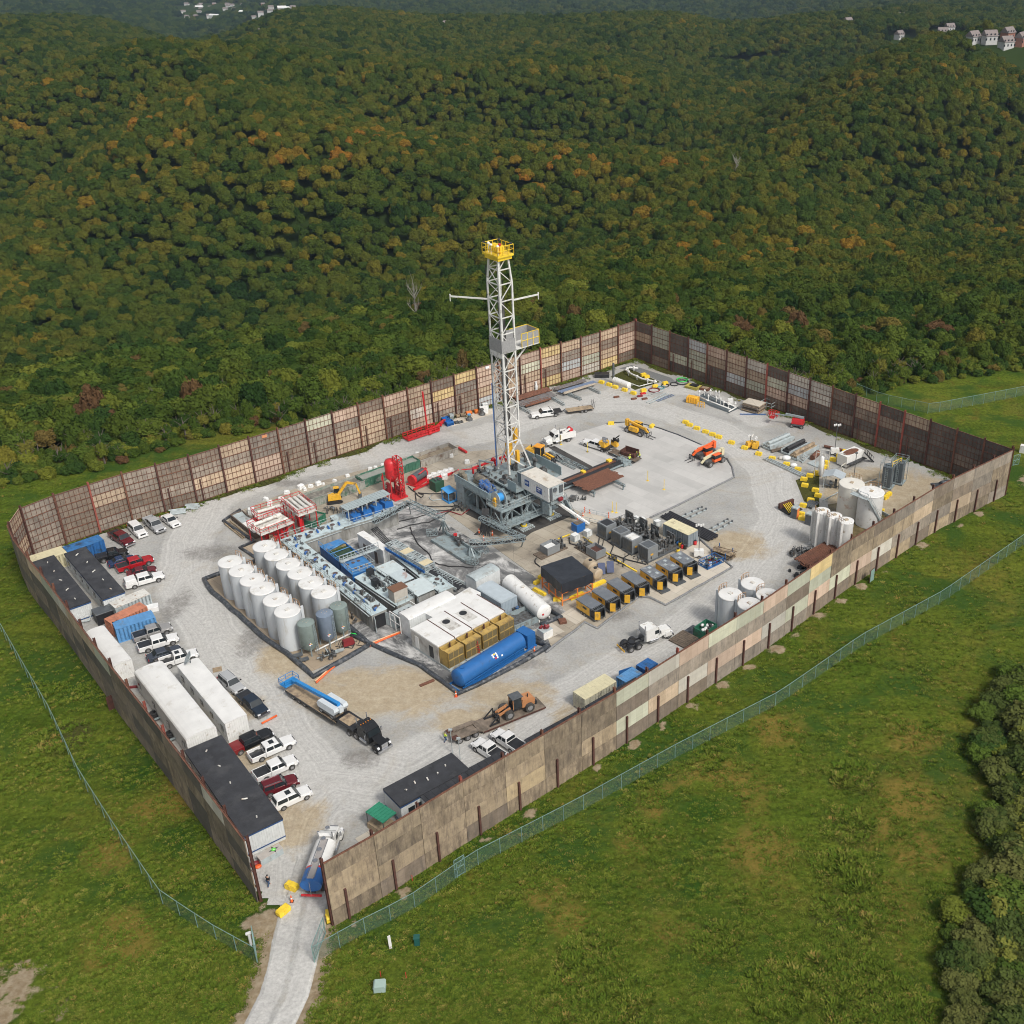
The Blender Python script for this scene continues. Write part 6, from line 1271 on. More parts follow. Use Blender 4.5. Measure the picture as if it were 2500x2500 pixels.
# drums, tubs and stands around the grey container
for i,(x,y,mm,lb) in enumerate([(1065,985,blue,'blue drum beside the grey container'),(1090,1000,yellow,'yellow drum beside the grey container'),(1108,1015,red,'red drum beside the grey container'),(1132,1020,black,'black drum at the corner of the grey container'),(1072,1055,yellow,'yellow and black drum by the compressor row end'),(1218,985,red,'red drum at the right end of the grey container'),(1018,940,red,'red drum behind the grey compressor end')]):
    t=thing('drum',lb,'drum',g('C4',x,y)); M().lathe([(.3,0),(.3,.3),(.32,.31),(.3,.33),(.3,.6),(.32,.62),(.3,.64),(.3,.9)],0,0,14).build('shell',mm,t); M().cyl((0,0,.9),(0,0,.93),.27,14).build('lid',black if mm is not black else greyd,t)
c=g('C4',1355,1150); t=thing('steel_basket','dark blue open basket full of drums and pails','basket',c,rad(40)); m=M(); m.bx(-1.9,-1.1,.05,1.9,1.1,.15); m.rail([(-1.9,-1.1,.1),(1.9,-1.1,.1),(1.9,1.1,.1),(-1.9,1.1,.1),(-1.9,-1.1,.1)],1.0,.1); m.build('frame',bluec,t)
for i in range(9): p=c+Matrix.Rotation(rad(40),3,'Z')@Vector((-1.4+.7*(i%5),-.5+.9*(i//5),.15)); d=thing('drum','assorted drum standing inside the dark blue basket','drum',p,0,'drums in the blue basket'); M().cyl((0,0,0),(0,0,.85),.29,12).build('shell',[black,plast,greyd,dred][i%4],d); M().cyl((0,0,.85),(0,0,.88),.25,12).build('lid',[greyd,blue,black,green][i%4],d)
c=g('C4',1450,1080); t=thing('timber_cradle','blue cradle stacked with loose brown timbers','timber rack',c,rad(-38)); m=M()
for x in (-1.4,1.4):
    m.bar((x,-1.2,.1),(x,1.2,.1),.14)
    for y in (-1.2,1.2): m.bar((x,y,0),(x,y,1.6),.12)
m.build('frame',bluec,t)
r=random.Random(4)
for i in range(3):
    m=M()
    for j in range(9): y,z=r.uniform(-1,1),.25+i*.3+r.random()*.2; m.bar((-2.1+r.random()*.6,y,z),(1.9+r.random()*.5,y+r.uniform(-.5,.5),z+r.uniform(-.1,.3)),.16,.14)
    m.build('timber',[wood,woodd,wood][i],t)
# light towers
def light_tower(k,x,y,lb,h=6,body=white,rz=0):
    t=thing('light_tower',lb,'light tower',g(k,x,y),rz); M().bx(-.9,-.6,.35,.9,.6,1.4,0,.08).build('housing',body,t); M().cyl((0,0,1.3),(0,0,h),.07,8).build('mast',greyd,t); m=M(); m.bar((-.7,0,h),(.7,0,h),.08); m.build('crossbar',greyd,t)
    for i in range(4): q=M(); q.cb(-.6+.4*i,.12*(1 if i%2 else -1),h+.15,.3,.3,.35); q.build('lamp_head',white,t)
    for s in (-1,1): wheel(t,0,s*.75,.3,.18)
    m=M(); m.bar((-1.1,-1,.1),(1.1,1,.1),.07); m.bar((-1.1,1,.1),(1.1,-1,.1),.07); m.build('outrigger',greyd,t)
light_tower('C4',1250,1085,'white light tower with raised lamps beside the blue drum basket',6.2); light_tower('R3',655,300,'light tower with white lamps near the white tub at the right wall',6.5)
light_tower('R2',1280,1130,'small yellow light tower folded down by the yellow block line',2.6,cat,.4); light_tower('R2',1330,1140,'second folded yellow light tower nearest the grey pipe baskets',2.2,cat,1.2)
def pole(k,x,y,h,lb,mt=greyd,r=.07,head=True): 
    t=thing('pole_light',lb,'pole',g(k,x,y)); M().cyl((0,0,0),(0,0,h),r,8).build('shaft',mt,t)
    if head: M().cb(0,0,h+.1,.5,.3,.25).build('lamp_head',mt,t)
pole('R3',785,462,5.5,'black lamp pole beside the large cream tank'); pole('B3',405,1505,4,'short grey antenna pole at the black-roofed trailer corner',greyl,.05); pole('B3',478,1560,3.5,'antenna pole with round plate on the black-roofed trailer',greyl,.05)
# yellow marker posts, cones and bollards
for k,x,y,lb in [('C4',295,190,'yellow marker post near the loader'),('R4',463,912,'yellow marker post beside the service truck'),('R4',712,982,'yellow marker post by the white flatbed'),('C4',812,437,'yellow marker post in the open mats, left of two'),('C4',952,512,'yellow marker post in the open mats, right of two'),('C4',510,705,'left yellow marker post of the pair above the grey compressors'),('C4',543,712,'right yellow marker post of the pair above the grey compressors')]:
    t=thing('marker_post',lb+' on a round base','marker post',g(k,x,y)); M().cyl((0,0,0),(0,0,.1),.28,12).build('base',yellow,t); M().cyl((0,0,.1),(0,0,2.3),.055,6).build('pole',yellow,t)
for k,x,y,lb in [('B2',822,1165,'orange traffic cone on the lane behind the tanker'),('C3',948,885,'orange cone left of the mast base'),('C3',1062,903,'orange cone near the hose bundle'),('C3',988,945,'orange post cone beside the truss arm'),('C3',1838,745,'orange cone right of the white ramp'),('C3',1895,718,'orange cone by the fenced cellar mat'),('B3',1178,545,'red cone at the right end of the long blue tank'),('B3',438,968,'orange post at the left corner of the long blue tank'),('C4',1335,1175,'red cone in front of the drum basket')]:
    t=thing('traffic_cone',lb,'cone',g(k,x,y)); M().bx(-.22,-.22,0,.22,.22,.06).build('base',black if k!='B3' else red,t); M().cyl((0,0,.06),(0,0,1.0),.17,10,.05).build('cone',mat('cone_orange',(.85,.14,.03),.5,var=.03),t); M().cyl((0,0,.5),(0,0,.66),.125,10,.105).build('band',signw,t)
t=thing('fenced_cover','pale mat square ringed by a low railing with orange posts','ground cover',g('C4',345,765),rad(-25)); M().bx(-2.4,-1.4,.1,2.4,1.4,.22).build('cover',palemat,t); m=M(); m.rail([(-2.5,-1.5,.1),(2.5,-1.5,.1),(2.5,1.5,.1),(-2.5,1.5,.1),(-2.5,-1.5,.1)],.9,.06,step=2.6); m.build('railing',greyl,t); m=M()
for sx in (-1,1):
    for sy in (-1,1): m.cyl((sx*2.5,sy*1.5,0),(sx*2.5,sy*1.5,1.3),.09,8)
m.build('corner_post',MATS['cone_orange'],t)
# ------------------------------------------------------------------ drilling rig (local frame: near mast leg at the origin)
rigp=Vector((-20.8,186.4,0)); RZ=rad(-47.4); rig=thing('drilling_rig','tall white lattice drilling mast with yellow crown on a grey substructure','drilling rig',rigp,RZ)
def rpart(n,m,mt,par=None): return m.build(n,mt,par or rig)
mw=mat('mast_white',(.66,.66,.63),.5,var=.08,dirt=(.30,.28,.25),amt=.2,dscale=1.2)
Z0,Z1,Z2=6.2,43.0,48.0; mx,my=-3.4,2.75
C=[(0,0),(mx,0),(mx,my),(0,my)]
tp=lambda c,z:(c[0] if z<=Z1 else c[0]+(-1.7-c[0])*.12*(z-Z1)/(Z2-Z1)*2.2, c[1] if z<=Z1 else c[1]+(1.4-c[1])*.22*(z-Z1)/(Z2-Z1)*1.2,z)
for i,c in enumerate(C):
    m=M(); q=[tp(c,z) for z in (Z0+.2,13 if i!=3 else 13,Z1,Z2)]
    if i in(2,3): q[0]=(c[0]+(1.1 if i==3 else -.3),c[1]+1.9,Z0+.2)
    for a,b in zip(q[:-1],q[1:]): m.bar(a,b,.34 if i==0 else .28)
    rpart('mast_leg',m,mw)
m=M(); lv=[13,16.5,20,23.5,27,30.5,34,37,40,43,45.5,47.8]
for k,(z,z2) in enumerate(zip(lv[:-1],lv[1:])):
    for i in (0,1,3):
        a,b=C[i],C[(i+1)%4]
        m.bar(tp(a,z),tp(b,z),.17); u,v=(a,b) if k%2 else (b,a); m.bar(tp(u,z),tp(v,z2),.13)
        if z<30: m.bar(tp(v,z),tp(u,z2),.10)
m.bar((0,0,Z0+4),(1.2,my+1.6,Z0+.2),.2); m.bar((0,0,10),(0,my,13),.2); m.bar((mx,0,Z0+.4),(0,0,13),.18); m.bar((0,0,Z0+3),(mx,0,13),.14); rpart('mast_bracing',m,mw)
m=M(); m.bx(mx+.25,my-1.0,13,mx+1.3,my-.3,40); rpart('racked_drill_pipe',m,mat('racked_pipe',(.12,.115,.11),.6,.3,var=.4,scale=3,streak=6))
m=M(); m.ladder((-.45,.35,Z0+6),(-.45,.35,47),.5,.07,.45,side=(0,1,0)); rpart('mast_ladder',m,greyb)
m=M()
for x,y in ((-1.9,1.3),(-1.6,1.5),(-1.3,1.2),(-1.0,1.5)): m.bar((x,y,14),(x,y,47),.06)
m.bar((mx-.15,-.12,Z0+1),(mx-.15,-.12,46),.09); rpart('drilling_line',m,hose_)
m=M(); m.cyl((mx-.1,-.3,Z0+1),(mx-.1,-.3,24),.08,6); rpart('standpipe_hose',m,mat('hose_blue',(.06,.16,.42),.5,var=.05))
m=M(); m.bx(-2.2,1.0,9.5,-1.2,2.0,12.0); m.cyl((-1.7,1.3,7.5),(-1.7,1.3,9.5),.35,12); m.bx(-.9,1.9,12.2,-.2,2.6,15.2); m.bx(-.8,2.2,8.0,-.2,2.8,10.5); rpart('top_drive',m,cat)
m=M(); m.bx(-3.9,-.35,47.8,.5,3.1,48.15); m.bx(-3.6,-.1,47.2,.2,2.9,47.8); 
cr=rpart('crown_platform',m,yellow); m=M(); m.rail([(-3.9,-.35,48.15),(.5,-.35,48.15),(.5,3.1,48.15),(-3.9,3.1,48.15),(-3.9,-.35,48.15)],1.6,.1,step=1.1); m.build('crown_railing',yellow,cr); m=M()
for x in (-2.8,-2.2,-1.6,-1.0): m.cyl((x,1.4,48.9),(x+.25,1.4,48.9),.75,16)
m.build('crown_sheave',yellow,cr)
for x,y,mt in ((-3.6,-.1,black),(.2,0,white),(-3.2,2.8,black),(.1,2.8,black),(-1.5,-.2,white),(-.6,1,red),(-2.7,.2,white)): m=M(); m.cyl((x,y,48.2),(x,y,49.7),.05,6); m.ball((x,y,49.8),.28); m.build('crown_lamp',mt,cr)
# monkey board
zb=30.6; m=M(); m.bx(mx-.1,-.15,zb,mx+3.6,my+.3,zb+.15); m.bx(mx+.2,my,zb-.05,.2,8.2,zb+.12); m.bar((-1.0,my,zb-3.2),(-1.0,6.5,zb-.1),.22); m.bar((-2.6,my,zb-3.2),(-2.6,6.5,zb-.1),.18); m.bx(mx-.1,-.25,zb-1.0,.1,-.1,zb); mbd=rpart('racking_board',m,mw)
msh=mat('windwall_mesh',(.33,.33,.33),.6,.2,var=.12,scale=3)
m=M(); m.bx(mx-.1,-.3,zb,.1,-.22,zb+2.5); m.bx(.12,-.3,zb,.2,my,zb+2.3); m.bx(mx+.2,8.1,zb+.15,.2,8.16,zb+2.6); m.bx(.12,4.2,zb+.1,.18,8.15,zb+2.6); m.bx(mx+.1,my+.5,zb+.1,mx+.16,8.15,zb+2.6); m.build('windwall',msh,mbd)
m=M()
for y in (4.2,5.5,6.8,8.15): m.bar((.2,y,zb),(.2,y,zb+2.7),.1); m.bar((mx+.1,y,zb),(mx+.1,y,zb+2.7),.1)
for z in (zb+1.3,zb+2.65): m.bar((.2,4.2,z),(.2,8.15,z),.09); m.bar((mx+.1,4.2,z),(mx+.1,8.15,z),.09); m.bar((mx+.1,8.15,z),(.2,8.15,z),.09)
m.build('board_frame',yellow,mbd)
# swing arms and guy lines
m=M(); Lv=lambda wx,wy:(wx*math.cos(-RZ)-wy*math.sin(-RZ),wx*math.sin(-RZ)+wy*math.cos(-RZ))
for (wx,wy,s) in ((-6.9,1.2,(mx,0)),(4.3,2.9,(0,my))):
    d=Lv(wx,wy); q=(s[0]+d[0],s[1]+d[1],39.9); m.bar((s[0],s[1],39.8),q,.24); m.bar(q,(q[0],q[1],40.3),.2); m.bar((q[0],q[1],39.9),(q[0],q[1],39.0),.12)
rpart('hoist_arm',m,mw)
# floor, parapet and substructure
m=M(); m.bx(-7.1,-7.6,5.0,3.7,2.8,5.25); m.bx(-4.5,-3.2,5.9,6.0,7.4,6.2); m.bx(3.7,-8.3,4.55,8.2,1.1,4.8); m.bx(6.0,-.8,5.5,13.4,2.6,5.9); m.bx(-7.1,-1,4.7,-4.5,6,5.0); rpart('drill_floor',m,greyb)
m=M(); corr(m,-7.1,-7.6,3.7,-7.6,4.9,6.5,24,.06); corr(m,3.7,-7.6,3.7,-4.0,4.9,6.5,8,.06); m.bx(-7.1,-7.55,4.9,3.65,-7.5,6.45); m.bx(3.6,-7.5,4.9,3.64,-4,6.45); m.bx(-7.1,-7.5,4.9,-7.05,-3.5,6.3); m.bar((-7.1,-7.58,6.5),(3.7,-7.58,6.5),.14); m.bx(3.7,-3.2,6.2,6.2,-3.1,8.0); m.bx(-1,7.3,6.2,6.5,7.4,8.0); m.bx(-4,7.0,6.2,-1,7.1,8); rpart('windwall',m,mat('windwall_grey',(.27,.345,.365),.5,var=.1))
m=M(); m.bx(-7.0,-7.4,.3,-4.6,-5.0,4.9); m.bx(-4.6,-5.5,.3,-3.9,-5.0,4.9); rpart('leg_housing',m,greyb); rpart('leg_housing',M().bx(-6.5,2,.3,-4,5.5,4.8),greyb)
m=M()
for x in (-6.4,-1.5,3.0,7.6):
    for y in (-6.6,-2.0,2.6,6.6):
        if (x,y)!=(7.6,6.6): m.bar((x,y,.3),(x,y,5.0),.35)
for y in (-6.6,-2,2.6,6.6): m.bx(-7,y-.35,.25,7.8,y+.35,.85); m.bar((-6.4,y,.8),(-1.5,y,5),.22); m.bar((3,y,.8),(-1.5,y,5),.22); m.bar((3,y,5),(7.6,y,.8),.22)
rpart('substructure_leg',m,greyb)
m=M(); m.junk(-3.8,-5.6,.2,3.4,-2,4.6,16,11,(0,),(.8,1.8)); m.bx(-3.6,-5.4,.2,-2.2,-4.0,3.2); m.bx(-1.6,-6.1,.2,-.2,-4.6,3.4); m.bx(3.9,-7.4,1.8,6.2,-5.6,3.4,0,.3); rpart('under_floor_equipment',m,mach)
m=M(); m.bx(7.4,-9.3,2.0,9.9,3.6,2.2); m.bx(4.4,-9.2,2.0,7.4,-7.2,2.2); m.rail([(4.4,-9.2,2.2),(9.8,-9.2,2.2),(9.8,3.4,2.2)],1.1,.07); wk=rpart('walkway',m,greyb)
m=M(); m.truss((8.1,-8.2,2.3),(8.1,1.0,2.3),.3,2.3,4,.14); m.bar((8.1,-8.2,2.2),(7.6,-9.2,4.8),.14); rpart('truss_beam',m,greyb)
m=M(); m.rail([(3.8,-8.2,4.8),(8.1,-8.2,4.8),(8.1,.9,4.8)],1.1,.07); m.rail([(13.3,-.7,5.9),(13.3,2.5,5.9)],1.1,.07); m.rail([(-4.4,7.3,6.2),(-7,5.9,5.0)],1.1,.07); rpart('railing',m,greyl)
for fx,fy in ((8.6,-3.6),(8.7,2.7)):
    m=M(); m.cyl((fx,fy,.6),(fx,fy,2.0),.38,14); m.bx(fx-1.3,fy-.3,1.2,fx-.3,fy+.3,2.2); f=rpart('walking_foot',m,greyb); m=M(); m.cyl((fx,fy,.45),(fx,fy,.62),.62,16); m.build('yellow_collar',yellow,f); m=M()
    for j in range(-3,4): m.bx(fx-1.5,fy+j*.42-.14,.12,fx+1.5,fy+j*.42+.14,.34)
    m.bx(fx-.9,fy-1.5,.3,fx-.6,fy+1.5,.42); m.bx(fx+.6,fy-1.5,.3,fx+.9,fy+1.5,.42); m.build('foot_pad',greyl,f)
# driller's cabin container
c=M(); c.bx(5.3,-1.25,6.2,13.2,2.3,9.1); dg=rpart('control_cabin',c,white); m=M(); corr(m,5.35,-1.27,13.15,-1.27,6.3,9.0,14,.05); m.build('corrugation',white,dg); m=M(); m.bx(5.2,-1.3,9.1,13.3,2.35,9.18); m.build('cabin_roof',mat('cabin_roof',(.60,.57,.51),.6,var=.08,dirt=(.42,.35,.27),amt=.2),dg)
m=M(); m.bx(4.1,-1.2,6.9,5.3,2.2,8.9); m.build('driller_window',mat('cabin_glass',(.12,.15,.16),.15,var=.1),dg); m=M()
for y in (-1.2,2.2): m.bar((4.1,y,6.3),(4.1,y,9),.1); m.bar((4.1,y,9),(5.3,y,9),.1)
m.bar((4.1,-1.2,9),(4.1,2.2,9),.1); m.build('window_frame',greyl,dg)
for x,z,wd,h2,lines in ((7.1,7.85,1.25,1.15,(('HP',.8,0),)),(10.6,7.65,1.5,1.15,(('PERRYMAN',.24,.34),('471',.55,-.12)))):
    m=M(); m.bx(x-wd/2,-1.37,z-h2/2,x+wd/2,-1.33,z+h2/2); s_=m.build('name_sign',signb,dg)
    for tx,sz,dz in lines:
        if tx=='PERRYMAN': m=M(); m.bx(x-.5,-1.385,z+.2,x+.5,-1.375,z+.42); m.build('sign_line',signw,s_)
        else: lettering(tx,sz,(x,-1.38,z+dz),(math.pi/2,0,0),signw,'sign_lettering',s_)
m=M(); m.bx(13.2,-1.1,6.3,13.25,2.1,9.0); m.build('end_wall',greyl,dg); m=M(); m.cyl((13.25,.2,8.3),(13.4,.2,8.3),.45,14); m.bx(13.25,-1.0,6.4,13.45,-.5,8.9); m.bx(13.25,1.2,7.4,13.45,2.0,8.8); m.build('end_equipment',greyd,dg); m=M(); m.bx(13.5,.6,6.0,14.0,1.5,6.6); m.build('red_box',dred,dg)
m=M(); m.bx(11.0,-1.0,3.2,13.0,-.4,5.5); m.bx(6.8,-1.2,2.2,7.2,-.8,6.1); m.bar((5.4,-1.1,5.9),(9.5,-1.1,2.4),.25); m.bar((12.8,2,5.5),(9,2,2.3),.25); rpart('cabin_support',m,greyb)
# reel and deck machinery
m=M()
for y in (-7.5,-6.1): m.cyl((5.6,y,6.2),(5.6,y+.1,6.2),1.35,24)
r_=rpart('cable_reel',m,greyl); m=M(); m.cyl((5.6,-7.4,6.2),(5.6,-6.1,6.2),.8,20); m.build('blue_drum',mat('cable_blue',(.04,.27,.62),.5,var=.05),r_); m=M(); m.cyl((5.6,-7.9,6.2),(5.6,-7.5,6.2),.3,12); m.bx(5.2,-7.9,4.8,6.0,-7.6,6); m.build('reel_motor',cat,r_)
m=M(); m.junk(-.8,-6.9,5.25,3.2,-4.8,7.2,15,5,(0,),(.4,1.0)); m.cyl((-1,-5.6,6.3),(2.8,-6.4,6.3),.5,14); m.cyl((-.5,-5.0,6.6),(1.2,-5.4,6.6),.42,14); rpart('mud_pump_motor',m,mat('pump_blue',(.03,.12,.36),.45,var=.4,scale=3,dirt=(.20,.20,.19),amt=.5,dscale=2))
m=M(); m.cyl((-3.8,-4.8,6.2),(-.8,-4.8,6.2),.75,16); m.bx(-4,-5.6,5.3,-.5,-4,5.8); m.cyl((-6.3,-6.4,5.3),(-6.3,-6.4,7.0),.6,14); m.cyl((-5.1,-6.6,5.3),(-5.1,-6.6,6.8),.5,14); rpart('drawworks',m,mat('drawworks_tan',(.25,.22,.17),.6,.2,var=.35,scale=2,dirt=(.12,.11,.10),amt=.4))
m=M(); m.junk(-6.6,-4.5,5.1,-.2,-.6,7.0,44,6,(0,),(.2,.7)); m.cyl((1.4,-2.2,6.9),(1.4,-1.7,6.9),.75,18); m.bx(.6,-2.9,6.2,2.2,-1.0,6.8); m.junk(-3,0,6.2,4.6,6.5,8.2,30,8,(0,),(.3,.8)); m.junk(4,-7,4.8,7.8,.5,6.2,24,9,(0,),(.15,.5)); m.junk(4.6,-9,2.2,9.6,-7.4,3.4,12,19,(0,),(.15,.5)); rpart('deck_machinery',m,mach)
m=M(); m.bar((-6.9,-3.4,6.4),(-6.9,5.6,6.4),.34); m.bar((-6.9,5.6,6.4),(-6.9,5.6,8.2),.3); m.bar((-6.9,-3.4,5.2),(-6.9,-3.4,6.6),.3); m.ball((-6.9,4.4,6.8),.45); m.ball((-6.9,1.4,6.7),.4); m.ball((-6.9,5.6,8.2),.5); m.junk(-7.6,1,4.5,-6.2,5.5,6.4,8,3,(0,),(.3,.5)); m.bar((-7,-6,6.9),(-5.4,-3.4,6.9),.16); rpart('red_choke_line',m,red)
m=M(); m.rail([(-7.4,-5,5.2),(-7.4,6,5.2)],1.6,.1); m.bar((-6.5,-2.2,7.8),(-3.5,-1,8.0),.3); m.bar((-6.3,-2.2,5.2),(-6.3,-2.2,7.9),.25); m.bx(-3,-3.2,7.9,-1.8,-2.2,8.05); m.bar((-2.4,-2.7,5.2),(-2.4,-2.7,7.9),.15); m.junk(-1,7.4,5.5,6,8.6,7.2,10,13,(0,),(.3,.7)); rpart('deck_frame',m,greyb)
m=M(); m.stair((12.2,5.4,.1),(12.6,2.6,5.9),1.0); rpart('stair',m,greyb); m=M(); m.stair((-2,8,6.1),(-3.5,11.5,.1),1.0); rpart('stair',m,greyb)
a=g('C3',1610,615,4.6); b=g('C3',1890,805,.5); m=M(); m.bar((0,0,0),b-a,.55,.35); o=m.build('escape_slide',white); iv=Matrix.Rotation(-RZ,4,'Z'); o.parent=rig; o.rotation_euler=(0,0,-RZ); o.location=iv@(a-rigp)
m=M()
for i in range(26): r2=random.Random(i); x=r2.uniform(-.5,.5); m.tube([(x,x,4.5),(x+.3,x-.5,2.2),(x*1.6,x*1.2-.3,.8),(x*2.2+.3,x-.8,.1),(x*3+1.2,x*2-2,.08)],.06,5)
o=m.build('hose_bundle',hose_,rig); o.location=(4.6,-9.2,0)
for i,(x,y) in enumerate(((30,-22),(-40,18))):
    m=M(); m.bar((mx/2,my/2,46),(x,y,.5),.018); rpart('guy_line',m,hose_)
# catwalk, pipe racks behind the cabin
def local(name,label,cat_,x,y,z=0,rz=0): 
    q=rigp+Matrix.Rotation(RZ,3,'Z')@Vector((x,y,z)); return thing(name,label,cat_,q,RZ+rz)
t=local('catwalk','long black-decked pipe catwalk running back from the drill floor','catwalk',1.6,8.5); m=M(); m.bx(-1.2,3,.9,1.2,18,1.3); m.bx(-1.2,-1,.9,1.2,3,1.3); t2=m.build('deck',black,t); m=M(); m.bx(-.45,1,1.3,.25,17,1.42); m.build('pipe_trough',rust,t); m=M(); m.truss((0,-1,3.2),(0,3.2,1.0),1.6,.4,4,.1); m.bar((-1.3,-1,.7),(-1.3,18,.7),.25); m.bar((1.3,-1,.7),(1.3,18,.7),.25); m.rail([(-1.3,17.6,1.3),(1.3,17.6,1.3)],1.0,.08); m.build('frame',greyb,t); m=M(); m.stair((1.4,20.2,.1),(.4,18,1.4),1.3); m.bx(-1.3,18,.2,1.6,20,1.0); m.build('steps',greyb,t); m=M(); m.bx(-1.1,15.5,1.4,-.2,16.4,1.8); m.bx(-1.0,8.5,1.4,0,9.2,1.75); m.build('yellow_stop',yellow,t)
pm=M().cyl((0,0,0),(0,9.4,0),.085,7).build('tmp',rust); pmd=pm.data; bpy.data.objects.remove(pm)
for i in range(26):
    o=bpy.data.objects.new('drill_pipe',pmd); COL.objects.link(o); o.location=rigp+Matrix.Rotation(RZ,3,'Z')@Vector((3.35+i*.19,12.4+R.uniform(-.25,.35),1.55)); o.rotation_euler=(0,0,RZ); tag(o,'rusty drill pipe lying side by side on the rack behind the control cabin','pipe','rusty pipes on the rack behind the cabin')
t=local('pipe_rack','low grey rack legs under the sheet of rusty pipes','pipe rack',5.6,13.6); m=M()
for y in (0,6.2): m.truss((-2.4,y,.9),(5.0 if y else 3.2,y,.9),.3,.45,4,.1); m.bar((-2,y,0),(-2,y,.9),.2); m.bar((4.6 if y else 3,y,0),(4.6 if y else 3,y,1.0),.2)
m.build('frame',greyb,t)
t=local('black_pipe_ramp','black mats and grey truss rack left of the catwalk','pipe rack',-12,19.8); m=M(); m.truss((0,0,.15),(11.6,0,.15),.7,.5,12,.09); m.truss((0,-1.4,.15),(9,-1.2,.15),.5,.35,9,.07); m.build('truss',greyb,t); M().bx(1,-5.0,.1,5,-3.2,.22).build('rusty_plate',mat('plate_brown',(.20,.15,.11),.9,var=.2),t)
# grey umbilical arms between the mud tanks and the rig
t=thing('umbilical_boom','grey lattice arms carrying hoses, mounted on a long skid left of the rig','hose arm',(0,0,0)); A_=[g('C3',45,800,3.6),g('C3',345,640,4.2),g('C3',640,775,4.6)]
m=M(); m.truss(A_[0],A_[1],.8,.8,8,.095); m.build('arm_section',greyb,t); m=M(); m.truss(A_[1],A_[2],.9,.9,9,.095); m.build('arm_section',greyb,t); B_=[g('C3',870,990,2.6),g('C3',1335,945,3.0),g('C3',960,770,3.0)]
m=M(); m.truss(B_[0],B_[1],.9,.9,10,.095); m.build('arm_section',greyb,t); m=M(); m.truss(B_[1],B_[2],.9,.7,9,.095); m.build('arm_section',greyb,t); m=M()
for a,b in ((A_[0],A_[1]),(B_[1],B_[2]),(B_[0],B_[1])):
    for k in range(5): o=Vector((.12*k-.25,-.1*k+.2,.25)); m.tube([a+o,a.lerp(b,.3)+o-Vector((0,0,.25)),a.lerp(b,.6)+o-Vector((0,0,.25)),b+o],.09,5)
m.build('hoses',hose_,t); s1,s2=g('C3',600,920,.4),g('C3',900,1110,.4); m=M(); m.bar(s1,s2,3.0,.35); d=(s2-s1).normalized(); n=Vector((-d.y,d.x,0))
m.bar(s1+n*1.5+Vector((0,0,.5)),s2+n*1.5+Vector((0,0,.5)),.2,.6); m.bar(s1-n*1.5,s2-n*1.5+Vector((0,0,.1)),.35,.5)
for p_,q_ in ((g('C3',640,880,.5),A_[2]),(g('C3',870,1090,.5),B_[0])): m.bar(p_,q_,.35); m.bar(p_+d*1.5,q_,.2); m.bar(p_-d*1.2,q_,.2); m.bar(p_+n*1.4,q_,.2)
m.bar(B_[1]+Vector((0,0,.4)),g('C3',1310,1000,0),.16); m.bar(A_[1]+Vector((0,0,.4)),g('C3',360,720,0),.16); m.build('skid',greyb,t)
for a,b in ((g('C3',500,900,.4),g('C3',590,890,.4)),(g('C3',850,1130,.3),g('C3',930,1150,.3)),(g('C3',930,1070,.5),g('C3',1020,1040,.5))): m=M(); m.truss(a,b,.9,.9,3,.1); m.build('outrigger',greyb,t)
m=M(); m.junk(-1.6,-.7,.4,1.6,.7,1.6,18,2,(0,),(.3,.7)); o=m.build('power_unit',mach,t); o.location=g('C3',765,985,0)+Vector((0,0,.3)); o.rotation_euler=(0,0,RZ); m=M(); m.bx(-.3,-.2,1.6,.3,.2,2.0); o=m.build('red_valve',red,t); o.location=g('C3',750,970,0)
# loose hoses on the mats
for i,(pts,lb,mt) in enumerate([([(360,840),(370,900),(430,980),(520,1080),(560,1140),(610,1165),(700,1175),(900,1185)],'thin black hose snaking over the wet liner to the white box',hose_),([(340,490),(400,540),(410,620),(450,655),(600,665),(720,660),(780,640)],'thick dark hose curving from the red manifold to the rig leg',hose_),([(100,830),(250,790),(420,760),(560,700),(700,690),(800,650)],'black hose lying across the liner beside the hose arm',hose_),([(250,860),(400,810),(520,795),(640,740),(760,660)],'second black hose running parallel beside the hose arm',hose_),([(545,560),(520,590),(560,610),(660,600)],'short pale hose looping by the small blue booth',greyl),([(410,550),(450,590),(470,560),(420,545),(520,550),(700,555)],'looped black hose beside the small green box',hose_),([(580,730),(680,700),(800,735),(900,660)],'dark red hose running under the rig floor',dred),([(1720,930),(1730,980),(1780,1000),(1860,990)],'thin hose from the white tote to the pump skid',hose_),([(1440,1100),(1430,1150),(1470,1180)],'short hose by the grey pump box near the black cover',hose_)]):
    P=[g('C3',*p) for p in pts]; Q=[]
    for a,b in zip(P[:-1],P[1:]):
        for k in range(4): q=a.lerp(b,k/4); Q.append(q+Vector((mnoise.noise(q*.6)*.3,mnoise.noise(q*.6+Vector((7,7,7)))*.3,.18)))
    Q.append(P[-1]+Vector((0,0,.18))); tag(M().tube(Q,.1,6).build('hose',mt),lb,'hose')
for i,(pts,lb) in enumerate([([(260,925),(520,1100),(560,1130),(720,1220)],'yellow hose guard line running past the grey compressors'),([(20,950),(150,900)],'yellow cable guard left of the white tote')]):
    tag(M().tube([g('C4',*p)+Vector((0,0,.2)) for p in pts],.13,6).build('yellow_pipeline',yellow),lb,'pipeline')
